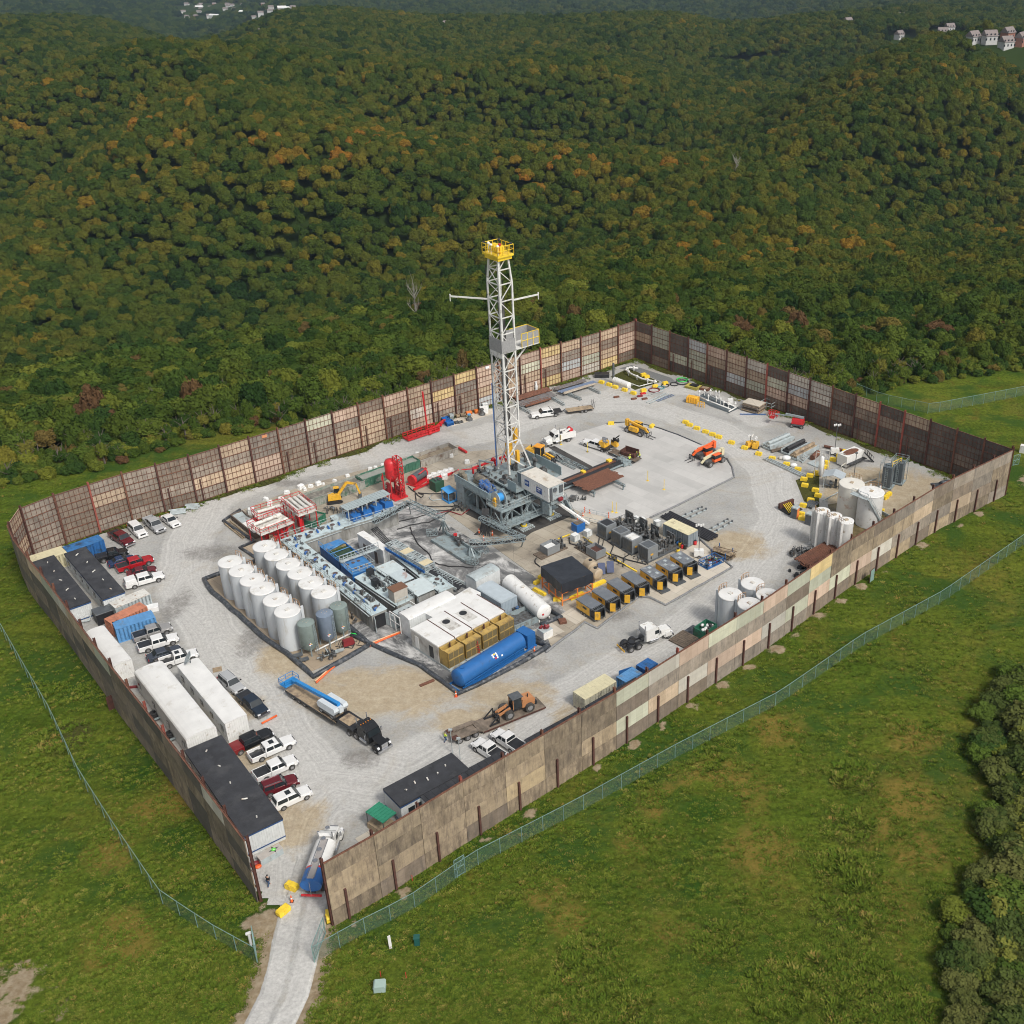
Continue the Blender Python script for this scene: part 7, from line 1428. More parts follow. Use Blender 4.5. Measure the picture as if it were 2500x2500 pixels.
for pts,lb in [([(420,1010),(440,940),(520,1000),(480,1100),(560,1140),(700,1200)],'tangled black hoses in front of the grey compressors'),([(600,1180),(610,1100),(660,1070)],'black hose linking a grey compressor to the yellow line'),([(390,980),(400,920),(450,940)],'black hose from the leftmost grey compressor'),([(500,1070),(640,1120),(760,1150),(800,1160)],'black hose crossing below the last grey compressor')]:
    tag(M().tube([g('C4',*p)+Vector((0,0,.2)) for p in pts],.1,6).build('hose',hose_),lb,'hose')
# ------------------------------------------------------------------ mud system, power houses and yard equipment
def rectw(a,b,c):
    d=b-a; L=d.length; rz=math.atan2(d.y,d.x); n=Vector((-math.sin(rz),math.cos(rz),0)); W_=(c-b).dot(n); ce=(a+b)/2+n*W_/2; ce.z=0; return ce,rz,L,abs(W_)
hatchm=mat('hatch_dark',(.10,.07,.065),.8,var=.3); blm=mat('motor_blue',(.03,.11,.32),.45,var=.2)
deckg=mat('tank_deck_grey',(.46,.55,.57),.6,var=.12,dirt=(.26,.26,.24),amt=.28,dscale=.7)
def mudtank(label,a,b,c,h,n_h=4,rails=((0,1),),wallm=None,deck=None,seed=1,motors=True):
    ce,rz,L,W_=rectw(a,b,c); t=thing('mud_tank',label,'tank',ce,rz); x,y=L/2,W_/2
    m=M(); m.bx(-x,-y,.1,x,y,h-.1); 
    for i in range(int(L/1.5)): xx=-x+.7+i*1.5; m.bx(xx,-y-.06,.1,xx+.12,y+.06,h-.12)
    m.build('body',wallm or conc,t); M().bx(-x-.08,-y-.12,h-.1,x+.08,y+.12,h).build('deck',deck or deckg,t); r=random.Random(seed)
    for i in range(n_h):
        xx=-x+L*(i+.5)/n_h; q=M(); q.cyl((xx,y*.35,h),(xx,y*.35,h+.07),.42,16); q.build('hatch',hatchm,t)
        if motors: q=M(); q.cyl((xx+.9,-y*.3,h+.35),(xx+.9,-y*.3+.5,h+.42),.16,10); q.bx(xx+.75,-y*.35,h,xx+1.1,-y*.15,h+.25); q.build('agitator_motor',blm,t)
    m=M(); m.junk(-x+.4,-y+.3,h,x-.4,y-.3,h+.55,int(L*1.3),seed+90,(0,),(.12,.42)); m.build('deck_fittings',mach,t)
    for zz in (-y-.15,): q=M(); q.tube([(-x+.5,zz,h-.5),(x-.5,zz,h-.5)],.09,6); q.build('wall_pipe',greyl,t)
    m=M()
    for s,_ in rails: m.rail([(-x,s*y if s else -y,h),(x,s*y if s else -y,h)],1.05,.06)
    m.build('railing',greyl,t); return t,x,y
G=g
t,x,y=mudtank('long grey mud tank with round hatches alongside the rear row of white tanks',G('Z2',790,1140,3),G('Z3',865,1112,3),G('Z3',1045,1008,3),3.0,9,((-1,1),),seed=2)
m=M(); m.bx(x-.02,-y+.4,.2,x+.12,y-.4,2.5); m.build('end_opening',black,t)
for s in (-1,1): q=M(); q.bx(0,-.04,.2,1.1,.04,2.6); o=q.build('end_door',greyl,t); o.location=(x+.1,s*(y-.35),0); o.rotation_euler=(0,0,s*.35)
m=M(); m.tube([(x-10,-.2,3.3),(x-3,-.1,3.35),(x-2.6,-.1,3.0)],.2,8); m.tube([(x-9,.9,3.3),(x-7.5,.3,3.5),(x-6.8,1.1,3.3)],.15,8); m.build('deck_pipe',greyl,t); m=M(); m.junk(x-7,0,3,x-3,y-.2,4.2,12,8,(0,),(.25,.6)); m.build('deck_pumps',mach,t)
t,x,y=mudtank('grey mud tank row with railing behind the red shakers and shelter',G('Z2',850,1185,3.2),G('Z2',1590,925,3.2),G('Z2',1500,830,3.2),3.2,5,((1,1),),seed=3)
t,x,y=mudtank('grey elevated tank deck beneath the long shaker shelter',G('C2',1340,835,3.0),G('C2',1830,690,3.0),G('C2',1760,590,3.0),3.0,0,((-1,1),),seed=4,motors=False)
t,x,y=mudtank('grey centre mud tank carrying pumps and the brown-roofed shed',G('Z3',640,600,2.8),G('Z3',1215,985,2.8),G('Z3',1435,868,2.8),2.8,2,((1,0),),seed=5)
m=M(); m.junk(-x+.5,-y+.5,2.8,x-.5,y-.5,3.7,30,4,(0,),(.2,.6)); m.build('deck_pumps',mach,t); 
for xx,yy in ((-x+1.6,0.4),(-x+4.8,-y+.9)): q=M(); q.bx(xx-.5,yy-.5,2.8,xx+.5,yy+.5,4.1); q.build('black_hopper',black,t)
m=M(); m.tube([(-x+2,y*.2,3.1),(0,y*.3,3.2),(x*.2,-y*.2,3.1)],.2,8); m.build('deck_pipe',greyl,t)
t,x,y=mudtank('pale grey tank deck on the far side beside the truss bridge',G('Z3',1190,330,2.7),G('Z3',1780,800,2.7),G('Z3',1932,700,2.7),2.7,2,((1,0),),seed=6,motors=False)
rr=mat('roof_patchy',(.46,.53,.55),.6,var=.06,dirt=(.30,.12,.07),amt=.28,dscale=.5); rr2=mat('roof_pale',(.50,.57,.58),.6,var=.06,dirt=(.34,.26,.19),amt=.12,dscale=.5)
for i,(A,B,C_,mt,lb) in enumerate([((870,472),(1050,590),(1330,455),rr2,'pale grey sheet roof on the mud tanks nearest the blue water tank'),((1060,602),(1310,692),(1512,590),rr,'pale roof patched with rust between two plain roofs on the mud tanks'),((1270,700),(1430,882),(1752,750),rr2,'pale grey roof with brown stains beside the brown-roofed shed')]):
    ce,rz,L,W_=rectw(G('Z3',*A,3.5),G('Z3',*B,3.5),G('Z3',*C_,3.5)); rz=RZ if i==0 else RZ; W_*=.94; t=thing('tank_roof',lb,'roof',ce,rz); zq=3.25+.16*i; M().bx(-L/2+.15,-W_/2+.15,zq,L/2-.15,W_/2-.15,zq+.1).build('sheet',mt,t); m=M(); m.bx(-L/2+.5,-W_/2+.5,1.0,L/2-.5,W_/2-.5,3.0); m.build('pit_body',conc,t); m=M()
    for sx in (-1,1):
        for sy in (-1,1): m.bar((sx*(L/2-.1),sy*(W_/2-.1),2.6),(sx*(L/2-.1),sy*(W_/2-.1),3.24),.12)
    m.build('post',greyl,t)
ce,rz,L,W_=rectw(G('Z3',1165,800,5.0),G('Z3',1345,722,5.0),G('Z3',1255,668,5.0)); t=thing('shed','small box shed with brown roof and railings on the mud tank','shed',ce+Vector((0,0,2.8)),rz); M().bx(-L/2,-W_/2,0,L/2,W_/2,2.1).build('wall',mat('shed_wall',(.42,.39,.34),.8,var=.1),t); M().bx(-L/2-.1,-W_/2-.1,2.1,L/2+.1,W_/2+.1,2.2).build('roof',mat('roof_brown',(.17,.085,.05),.8,var=.1),t); M().rail([(-L/2,-W_/2-.8,0),(L/2+.6,-W_/2-.8,0),(L/2+.6,W_/2,0)],1.0,.06).build('railing',greyl,t)
# blue water tank
ce,rz,L,W_=rectw(G('Z3',168,188,2.7),G('Z3',432,398,2.7),G('Z3',700,275,2.7)); t=thing('water_tank','open blue steel tank holding green water beside the white tank rows','tank',ce,rz); x,y=L/2,W_/2
m=M(); m.bx(-x,-y,.1,x,-y+.15,2.7); m.bx(-x,y-.15,.1,x,y,2.7); m.bx(-x,-y,.1,-x+.12,y,2.7); m.bx(x-.12,-y,.1,x,y,2.7); m.bx(-x,-y,.1,x,y,1.3); m.build('body',blue,t); M().bx(-x,-y,2.7,-x+1.9,y,2.76).build('deck',mat('deck_blue',(.05,.20,.46),.5,var=.15,dirt=(.25,.25,.25),amt=.2),t)
M().bx(-x+1.9,-y+.2,1.3,-x+2.2,y-.2,2.6).build('inner_wall',mat('tank_tan',(.30,.23,.12),.8,var=.3,dirt=(.1,.12,.04),amt=.4),t); M().bx(-x+1.9,-y+.16,1.3,x-.13,y-.16,2.35).build('water',mat('green_water',(.028,.055,.022),.06,var=.15,dirt=(.05,.08,.03),amt=.2),t); m=M(); m.rail([(-x,-y-.1,2.7),(x,-y-.1,2.7)],1.1,.07); m.bar((-x+3.6,-y,2.75),(-x+3.6,y,2.75),.1); m.bar((x-1.6,-y,2.75),(x-1.6,y,2.75),.1); m.tube([(-x+2.0,y-.6,2.9),(-x+2.6,0,3.1),(-x+2.2,-y+.5,2.6)],.1,6); m.build('railing',lblue,t)
ce,rz,L,W_=rectw(G('Z3',445,425,2.6),G('Z3',610,575,2.6),G('Z3',885,440,2.6)); t=thing('covered_tank','blue steel tank with closed top and dark hatches next to the green water tank','tank',ce,rz); M().bx(-L/2,-W_/2,.1,L/2,W_/2,2.6).build('body',blue,t); M().bx(-L/2-.05,-W_/2-.05,2.6,L/2+.05,W_/2+.05,2.68).build('deck',MATS['deck_blue'],t)
for i in range(6): q=M(); q.cyl((-L/4+(i%2)*L/2.4,-W_/2+.8+i*(W_-1.6)/5,2.68),(-L/4+(i%2)*L/2.4,-W_/2+.8+i*(W_-1.6)/5,2.75),.3,12); q.build('hatch',hatchm,t)
M().rail([(-L/2,-W_/2,2.7),(L/2,-W_/2,2.7),(L/2,W_/2,2.7),(-L/2,W_/2,2.7)],1.1,.07).build('railing',greyl,t)
t=thing('footbridge','railed grey footbridge between the two blue tanks','walkway',(0,0,0)); a,b=G('Z3',440,398,3.2),G('Z3',960,210,3.2); m=M(); m.bar(a,b,.8,.12); m.rail([a,b],1.1,.09,step=.7); m.build('deck',greyl,t)
office('C2',(1700,1030),(1482,885),(1535,862),3.2,'white panelled cabin with brown doors left of the truss bridge',white,0,wsid,False,wins=0,name='equipment_cabin',cat_='cabin')
cab=[o for o in COL.objects if o.name.startswith('equipment_cabin')][0]; 
for i,xx in enumerate((-3.2,0.3)): 
    q=M(); q.bx(xx,-.03,.3,xx+.9,.03,2.6); o=q.build('door',mat('door_brown',(.10,.08,.07),.7,var=.1),cab); o.location=(0,1.3,0)
# truss bridge to the pump house
t=thing('truss_bridge','long grey truss bridge with blue pipes and pale boards over the tanks','bridge',(0,0,0)); a,b=G('Z3',1130,190,3.3),G('Z3',1660,505,3.3); c=G('C3',795,1345,1.0); m=M(); m.truss(a,b,2.0,1.0,16,.13); m.build('truss',greyl,t); dd=(b-a); dn=dd.normalized(); nn=Vector((-dn.y,dn.x,0))
m=M(); m.bar(a-nn*1.25+Vector((0,0,.3)),b-nn*1.25+Vector((0,0,.3)),.18); m.bar(a-nn*1.25,b-nn*1.25,.14); m.build('blue_pipe',blue,t)
for k in (.42,.9): q=M(); p_=a+dd*k; q.bar(p_-dn*.75+Vector((0,0,1.05)),p_+dn*.75+Vector((0,0,1.05)),1.9,.08); q.build('board',mat('board_cream',(.58,.50,.33),.8,var=.08),t)
m=M(); m.bar(b,c,1.9,.12); m.build('cable_tray',black,t); m=M(); m.bar(b-nn*1.05,c-nn*1.05,.15,.5); m.bar(b+nn*1.05,c+nn*1.05,.15,.5)
for k in range(12): p_=b.lerp(c,k/12); m.bar(p_-nn*1,p_+nn*1,.07,.12)
m.build('tray_rail',greyl,t)
m=M()
for k in range(6): a2=G('C3',130,975,2.6); m.tube([G('C3',20,850,2.4)+nn*(.25*k),a2+nn*(.25*k),a+nn*(.25*k-.6)],.08,5)
m.build('cable_bundle',hose_,t)
# shaker shelter
ce,rz,L,W_=rectw(G('C2',1395,690,5.6),G('C2',1770,545,5.6),G('C2',1700,508,5.6)); t=thing('shelter','long corrugated grey shelter roof over blue shale shakers','shelter',ce,rz); m=M(); m.bx(-L/2,-W_/2,5.5,L/2,W_/2,5.56)
for i in range(int(L/.6)): m.bx(-L/2+i*.6,-W_/2,5.56,-L/2+i*.6+.12,W_/2,5.62)
m.build('roof',mat('sheet_roof',(.36,.42,.43),.5,.1,var=.08),t); m=M()
for i in range(4):
    for s in (-1,1): xx=-L/2+.3+i*(L-.6)/3; m.bar((xx,s*(W_/2-.2),3),(xx,s*(W_/2-.2),5.5),.14)
m.build('post',greyl,t)
for i in range(4): xx=-L/2+1+i*(L-2.2)/3.1; q=thing('shale_shaker','blue shale shaker standing under the corrugated shelter','shaker',ce+Matrix.Rotation(rz,3,'Z')@Vector((xx+.6,-.4,3.0)),rz,'blue shakers under the shelter'); M().bx(-.9,-1.3,.1,.9,1.1,1.2,0,.1).build('tray',blue,q); M().junk(-.8,-1.1,1.1,.8,1,1.8,5,i,(0,),(.3,.6)).build('vibrator_motor',mach,q)
# red-railed centrifuge platforms
def platform(label,k,A,B,C_,h,nt,seed):
    ce,rz,L,W_=rectw(G(k,*A,h),G(k,*B,h),G(k,*C_,h)); t=thing('centrifuge_platform',label,'platform',ce,rz); x,y=L/2,W_/2
    M().bx(-x,-y,h-.15,x,y,h).build('deck',whdirt,t); M().rail([(-x,-y,h),(x,-y,h),(x,y,h),(-x,y,h),(-x,-y,h)],1.1,.08).build('railing',red,t); m=M()
    for sx in (-1,0,1):
        for sy in (-1,1): m.bar((sx*(x-.15),sy*(y-.15),0),(sx*(x-.15),sy*(y-.15),h-.1),.16,None,0)
    m.bar((-x+.2,-y+.2,.2),(x-.2,-y+.2,h-.3),.12); m.junk(-x+.5,-y+.5,.1,x-.5,y-.5,h-.8,10,seed,(0,),(.4,.9)); m.build('support',red,t)
    for i in range(nt): yy=-y+W_*(i+.5)/nt; q=M(); q.cyl((-x+.6,yy,h+.55),(x-1.6,yy,h+.55),.34,16,.3); q.cyl((x-1.6,yy,h+.5),(x-.7,yy,h+.5),.42,14); q.bx(-x+.5,yy-.25,h,-x+.9,yy+.25,h+.4); q.bx(x-1.4,yy-.3,h,x-.8,yy+.3,h+.35); q.build('centrifuge',whdirt,t)
    return t
platform('red-railed platform with white centrifuge nearest the white tank rows','C2',(655,905),(945,790),(870,700),3.4,2,1)
platform('higher red-railed platform carrying four grey centrifuge barrels','C2',(835,622),(978,740),(1130,682),4.6,4,2)
platform('low red-railed skid with dark screens between the two platforms','C2',(630,765),(880,690),(800,640),1.6,1,3)
def bin_(label,k,A,B,C_,h,sm,fill,fz,name='cuttings_bin'):
    ce,rz,L,W_=rectw(G(k,*A,h),G(k,*B,h),G(k,*C_,h)); t=thing(name,label,'bin',ce,rz); x,y=L/2,W_/2; m=M(); m.bx(-x,-y,.1,x,-y+.1,h); m.bx(-x,y-.1,.1,x,y,h); m.bx(-x,-y+.1,.1,-x+.1,y-.1,h); m.bx(x-.1,-y+.1,.1,x,y-.1,h)
    for i in range(int(L/.8)): xx=-x+.3+i*.8; m.bx(xx,-y-.08,.1,xx+.12,-y,h-.12); m.bx(xx,y,.1,xx+.12,y+.08,h-.12)
    m.bx(-x-.05,-y-.1,h-.12,x+.05,-y+.02,h); m.bx(-x-.05,y-.02,h-.12,x+.05,y+.1,h); m.build('body',sm,t)
    vs=[];fs=[];n=14
    for j in range(5):
        for i in range(n+1): vs.append((-x+.1+(L-.2)*i/n,-y+.1+(W_-.2)*j/4,fz+.4*max(0,mnoise.noise(Vector((i*.3,j*.5,len(label))))+.25)))
    for j in range(4):
        for i in range(n): a=j*(n+1)+i; fs.append((a,a+1,a+n+2,a+n+1))
    M().add(vs,fs,0,True).build('contents',fill,t); return t
gbm=mat('bin_green_worn',(.05,.15,.10),.6,var=.15,dirt=(.32,.32,.29),amt=.3,dscale=.6)
bin_('long pale cuttings bin full of dark mud behind the excavator','C2',(1075,600),(1548,432),(1480,385),1.9,mat('bin_pale',(.30,.31,.28),.7,var=.12,dirt=(.10,.17,.12),amt=.35),mudm,1.4)
bin_('long green cuttings bin of grey slurry behind the red silo','C3',(-60,430),(438,255),(368,222),1.9,gbm,mat('slurry',(.27,.28,.25),.6,var=.1),1.5)
bin_('long rusty pale bin with brown sediment behind the mast','C3',(445,262),(765,150),(700,102),1.7,mat('bin_pale2',(.36,.34,.30),.7,var=.12,dirt=(.17,.12,.09),amt=.3),mat('sediment',(.30,.25,.18),.9,var=.25,dirt=(.15,.10,.07),amt=.4),.8)
bin_('small green bin of wet cuttings under the red-railed platform','C2',(1100,790),(1210,712),(1150,640),1.6,green,mudm,1.2)
bin_('brown open tray half covered by a white sheet near the road','C2',(600,890),(395,722),(485,680),1.2,mat('tray_brown',(.14,.11,.09),.8,var=.2),greyl,.8)
M_t=[o for o in COL.objects if o.get('label','').startswith('brown open tray')][0]; M().bx(-4.6,-1.0,1.15,.2,1.05,1.25).build('white_sheet',white,M_t)
for i,(x,y,s_) in enumerate([(880,545,1.0),(1000,500,1.25),(1035,515,.8),(1085,490,.9),(1150,470,1.1),(1195,468,.6),(1290,440,.7),(1400,400,.8),(735,640,1.2),(700,600,.9),(830,600,1.0)]): q=M(); q.bx(-.55,-.5,0,.55,.5,.75,0,.12); q.ball((0,0,.55),.6,0,(1,.9,.5),9,6); o=q.build('bulk_bag',plast); o.location=G('C2',x,y); o.scale=(s_,s_*.8,s_*.9); o.rotation_euler=(0,0,i); tag(o,'white bulk bag lying along the back edge of the cuttings bins','bulk bag','white bulk bags behind the bins')
for i,(x,y,s) in enumerate([(525,400,.9),(562,385,1),(615,370,1),(665,355,1),(705,345,1),(650,395,1.1),(705,210,.9),(15,325,.7),(60,310,.6),(120,290,.6),(480,185,.7),(420,195,.7),(845,265,.8)]): q=M(); q.bx(-.6,-.55,0,.6,.55,.95,0,.1); q.ball((0,0,.75),.62,0,(1,.95,.45),9,6); o=q.build('bulk_bag',plast); o.location=G('C3',x,y+20); o.scale=(s,s,s); tag(o,'white bulk bag standing among the bags between the red manifold and bins','bulk bag','white bulk bags by the red manifold')
for i,(k,x,y,n_,lb) in enumerate([('C2',1300,700,14,'small valve and pipe cluster between the shaker shelter and red platforms'),('C3',60,650,12,'pipe manifold clutter at the right end of the shaker shelter'),('C2',1380,860,14,'dark pipework under the elevated tank deck by the shelter'),('C3',800,680,16,'dark hose and valve clutter at the foot of the rig'),('C3',1235,1560,12,'pump clutter beside the hose reels and tool basket'),('C4',760,1130,10,'small fittings on the mats by the last grey compressor'),('C4',560,1140,10,'black valve cluster on the yellow guard line'),('Z3',640,1200,12,'loose black hoses and valves between cone tanks and grey mud tank'),('C3',1790,590,9,'small scrap cart by the stair foot behind the white ramp')]): tag(M().junk(-1.7,-1.0,.05,1.7,1.0,1.3,n_,200+i,(0,),(.12,.45)).build('valve_cluster',mach,None,G(k,x,y)+Vector((0,0,.08))),lb,'pipework')
# red silo, separator skid, small boxes
t=thing('red_silo','tall bright red silo vessel in a red lattice frame','silo',G('C3',225,560),RZ); m=M(); m.lathe([(.2,2.8),(1.15,3.9),(1.2,4.2),(1.2,7.0),(.95,7.5),(.1,7.8)],-.4,0,20); m.build('vessel',red,t); m=M(); 
for x in (1.5,): m.truss((x,0,.2),(x,0.01,8.6),1.8,.9,7,.14)
m.rail([(-1.7,-1.5,3.0),(-1.7,1.4,3.0)],1.0,.08); m.bx(-1.8,-1.5,.1,2.4,1.5,.35); 
for sx in (-1.6,1.2):
    for sy in (-1.3,1.3): m.bar((sx,sy,.2),(sx,sy,4.6),.18)
m.build('frame',red,t); M().junk(-1.6,-1.3,.3,1.2,1.2,3.2,14,7,(0,),(.3,.7)).build('valves',dred,t)
ce,rz,L=seg('C3',(360,490),(500,400),0); t=thing('choke_skid','red pipe skid with a dark cylindrical separator','skid',ce,rz); M().cyl((-1.6,0,1.4),(1.6,0,1.4),.95,18).build('separator_drum',greyd,t); m=M(); m.bx(-2.3,-1.3,.1,2.3,1.3,.35); m.cyl((-2.2,0,1.3),(-1.6,0,1.3),1.0,14); m.cyl((1.6,0,1.4),(1.9,0,1.4),1.0,14); m.tube([(-1,-1,2.4),(1.5,-1,2.6),(2.3,0,2.2)],.12,6); m.build('frame',red,t)
t=thing('red_pipeline','red pipeline on the mats running up to the rig floor','pipeline',(0,0,0)); m=M(); m.bar(G('C3',385,510,.4),G('C3',720,365,.5),.35); m.bar(G('C3',500,440,.8),G('C3',640,385,.8),.3); m.bar(G('C3',720,365,.5),G('C3',770,340,3.5),.25); m.bar(G('C3',770,150,.5),G('C3',840,190,.4),.4); m.build('pipe',red,t)
t=thing('pump_box','dark green box pump standing near the blue booth','pump',G('C3',588,510),RZ); M().bx(-1.1,-1.0,.1,1.1,1.0,2.1).build('housing',mat('box_green',(.03,.09,.055),.6,var=.2),t); M().junk(-.8,-.7,2.1,.8,.7,2.5,5,1,(0,),(.3,.5)).build('top_gear',greyd,t)
t=thing('booth','small blue-framed booth with sloping blue roof','booth',G('C3',695,605),RZ); m=M(); m.prof([(-1.2,2.5),(1.2,2.2),(1.2,2.3),(-1.2,2.6)],-1.0,1.0); m.build('roof',mat('booth_blue',(.06,.30,.66),.5,var=.05),t); m=M(); m.bx(-1.2,-1,.1,1.2,1,.3)
for sx in (-1.1,1.1):
    for sy in (-.9,.9): m.bar((sx,sy,.2),(sx,sy,2.3),.12)
m.build('frame',MATS['booth_blue'],t); M().bx(-.8,-.7,.3,.8,.7,1.7).build('panel',mach,t)
# generator houses
ce,rz,L,W_=rect('C3',(355,1702),(588,1856),(1172,1552),3.5); w1=W_/4
gn=['nearest','second','third','farthest']
for i in range(4):
    off=Matrix.Rotation(rz,3,'Z')@Vector((0,-W_/2+w1*(i+.5),0)); sgn=1; t=thing('generator_house','%s of four white-roofed generator houses with gold radiators, from the red hose side'%gn[i],'generator',ce+off,rz,'four generator houses'); x,y=L/2,w1/2-.06
    m=M(); m.bx(-x,-y,.4,x,y,3.3); m.build('wall',mat('genset_side',(.46,.45,.42),.6,var=.1,dirt=(.3,.28,.25),amt=.3),t); M().bx(-x,-y,3.3,x,y,3.5,0,.03).build('roof',roofw,t); m=M(); m.bar((-x,y+.03,3.45),(x,y+.03,3.45),.14,.2); m.build('roof_gutter',rustd,t); M().bx(-x,-y,.1,x+2.6,y,.4).build('skid',greyl,t)
    if i==0:
        for xx,wd,mt in ((x-2.2,1.0,black),(-x+1.0,.9,white)): m=M(); m.bx(xx,-y-.04,.6,xx+wd,-y,2.7); m.build('door',mt,t)
    if i in(1,2):
        m=M(); m.cyl((-.8,0,3.5),(-.8,0,3.56),.62,20); f=m.build('roof_fan',black,t); m=M(); m.bx(-1.6,-.95,3.5,1.7,.95,3.53); m.build('fan_panel',mat('panel_stain',(.55,.54,.51),.6,var=.1,dirt=(.3,.27,.24),amt=.3),t)
    q=M(); q.bx(x+.15,-y+.1,.5,x+.5,y-.1,3.3); q.bx(x+.5,-y+.1,.5,x+2.3,-y+.25,3.2); q.bx(x+.5,y-.25,.5,x+2.3,y-.1,3.2); q.bx(x+2.05,-y+.1,.5,x+2.3,y-.1,3.25); q.bx(x+.5,-y+.25,.5,x+2.1,y-.25,2.0)
    q.bx(x+1.3,-y+.1,3.1,x+2.35,y-.1,3.3); rd=q.build('radiator',radyel,t); q=M()
    for k in range(3):
        for z in (.6,2.0): y0=-y+.2+k*(2*y-.4)/3; q.bx(x+2.3,y0+.05,z,x+2.34,y0+(2*y-.4)/3-.05,z+1.15)
    q.build('grille',grille,rd); q=M(); q.cyl((x+.9,0,3.0),(x+.9,0,3.8),.14,8); q.build('exhaust_pipe',rustd,rd)
t=thing('ladder','red ladder leaning on the third gold radiator','ladder',(0,0,0)); a=G('B3',655,570,.2); b=G('B3',622,445,2.9); m=M(); m.ladder(a,b,.5,.07,.35); m.build('rails',red,t)
office('C3',(252,1560),(655,1368),(745,1430),3.75,'long white arched-roof power building behind and left of the generator houses',roofw,.3,wsid,False,wins=0,name='power_house',cat_='power house')
office('C3',(480,1562),(862,1338),(945,1398),3.6,'white flat-roofed power building squeezed directly behind the generator houses',roofw,.05,wsid,False,wins=0,name='power_house',cat_='power house')
t=thing('air_handler','open white frame holding round fans at the left of the white power building','air handler',G('C3',330,1680),rz); M().bx(-1.2,-1.6,2.3,1.0,1.6,3.0).build('fan_deck',greyl,t); m=M(); m.rail([(-1.5,-2,.1),(1.2,-2,.1)],3.0,.12,step=1.4); m.rail([(-1.5,2,.1),(1.2,2,.1)],3.0,.12,step=1.4); m.build('frame',white,t)
for k in range(3): q=M(); q.cyl((0,-1+k*.9,3.0),(0,-1+k*.9,3.06),.33,14); q.build('fan',black,t)
M().bx(-1.4,-1.9,.1,-.6,-1.0,2.4).build('cabinet',greyl,t)
def archbox(label,k,A,B,C_,h,mt,rmt): office(k,A,B,C_,h,label,rmt,.4,mt,False,wins=0,name='storage_cabin',cat_='cabin')
archbox('pale grey curved-roof box beside the wet liner, behind the white tank','C3',(920,1292),(1125,1188),(1045,1132),3.1,wsid,greyl)
archbox('light blue-grey ribbed cabin with hose reels between pale box and white tank','C3',(1135,1482),(925,1352),(1065,1286),3.1,mat('cabin_bluegrey',(.30,.36,.41),.6,var=.08),mat('roof_bluegrey',(.42,.48,.52),.5,var=.06))
t=thing('hose_reel_rack','dark hose reels and blue drum at the end of the blue-grey cabin','reel rack',G('C3',1200,1540),rad(-45)); 
for k in range(3): q=M(); q.cyl((-.9+k*.8,0,1.6),(-.6+k*.8,0,1.6),.55,16); q.build('reel',black,t)
M().bx(-1.4,-.3,.1,1.4,.5,.9).build('base',mach,t); M().cyl((1.5,.6,0),(1.5,.6,.95),.3,12).build('drum',blue,t)
def htank(label,a,b,r,mt,ends=True,n=28,name='horizontal_tank'):
    d=b-a; L=d.length; rz=math.atan2(d.y,d.x); c=(a+b)/2; t=thing(name,label,'tank',(c.x,c.y,0),rz); z=a.z; m=M(); m.cyl((-L/2,0,z),(L/2,0,z),r,n,cap=False)
    for s in (-1,1): 
        A_=[(s*(L/2+r*.25*math.sin(q)),r*math.cos(q)) for q in (0,.5,1.0,1.4)]
        vs=[(px,rr_*math.cos(2*math.pi*i/n),z+rr_*math.sin(2*math.pi*i/n)) for px,rr_ in A_ for i in range(n)]; m.add(vs,[(j*n+i,j*n+(i+1)%n,(j+1)*n+(i+1)%n,(j+1)*n+i) for j in range(3) for i in range(n)]+[[3*n+i for i in range(n)]],0,True)
    m.build('shell',mt,t); m=M()
    for s in (-.35,.35): m.bx(s*L-.2,-r*.8,.05,s*L+.2,r*.8,z-r*.5)
    m.bar((-L/2,-r*.7,.3),(L/2,-r*.7,.3),.2,.4); m.bar((-L/2,r*.7,.3),(L/2,r*.7,.3),.2,.4); m.build('saddle',mt,t); return t,L
t,L=htank('large white horizontal fuel tank with domed ends by the orange frame',G('C3',1205,1300,1.75),G('C3',1505,1560,1.75),1.35,white); m=M(); m.cyl((-1,0,3.05),(-1,0,3.2),.35,14); m.cyl((2.2,0,3.05),(2.2,0,3.2),.25,12); m.build('manhole',whdirt,t); m=M(); m.cyl((L/2+.3,-.4,1.6),(L/2+.38,-.4,1.6),.18,10); m.build('red_gauge',red,t)
t,L=htank('long bright blue horizontal tank lying in its black berm',G('B3',455,795,1.7),G('B3',1035,435,1.7),1.4,mat('tank_blue',(.015,.115,.34),.5,var=.08,dirt=(.03,.08,.17),amt=.12),name='blue_tank'); bt=MATS['tank_blue']; M().bx(L/2+.5,-1.3,.2,L/2+2.2,1.25,2.7).build('pump_cabinet',bt,t); m=M(); m.bx(-L/2-.8,-1.45,.05,L/2+2.3,-1.3,.35); m.bx(-L/2-.8,1.3,.05,L/2+2.3,1.45,.35); m.bx(-L/2-.9,-1.4,.05,-L/2-.7,1.4,.5); m.bar((-L/2,-1.45,1.15),(L/2,-1.45,1.15),.1,.14); m.build('frame',bt,t); m=M(); m.cyl((-L/2+1,0,3.0),(-L/2+1,0,3.2),.38,14); m.build('manhole',bt,t)
for i,(dx,dz,mt) in enumerate(((0,.32,red),(-.34,.0,signw),(.34,.0,signw),(0,-.32,yellow),(0,0,signb),(-.34,-.33,signw),(.34,-.33,signw),(.34,.33,signw),(1.2,.45,signw))): 
    a_=rad(-38)+dz*.7; q=M(); q.cb(0,0,0,.26,.02,.26); o=q.build('hazard_label',mt,t); o.location=(.2+dx,-1.415*math.cos(a_),1.7-1.415*math.sin(a_)); o.rotation_euler=(a_,0,0)
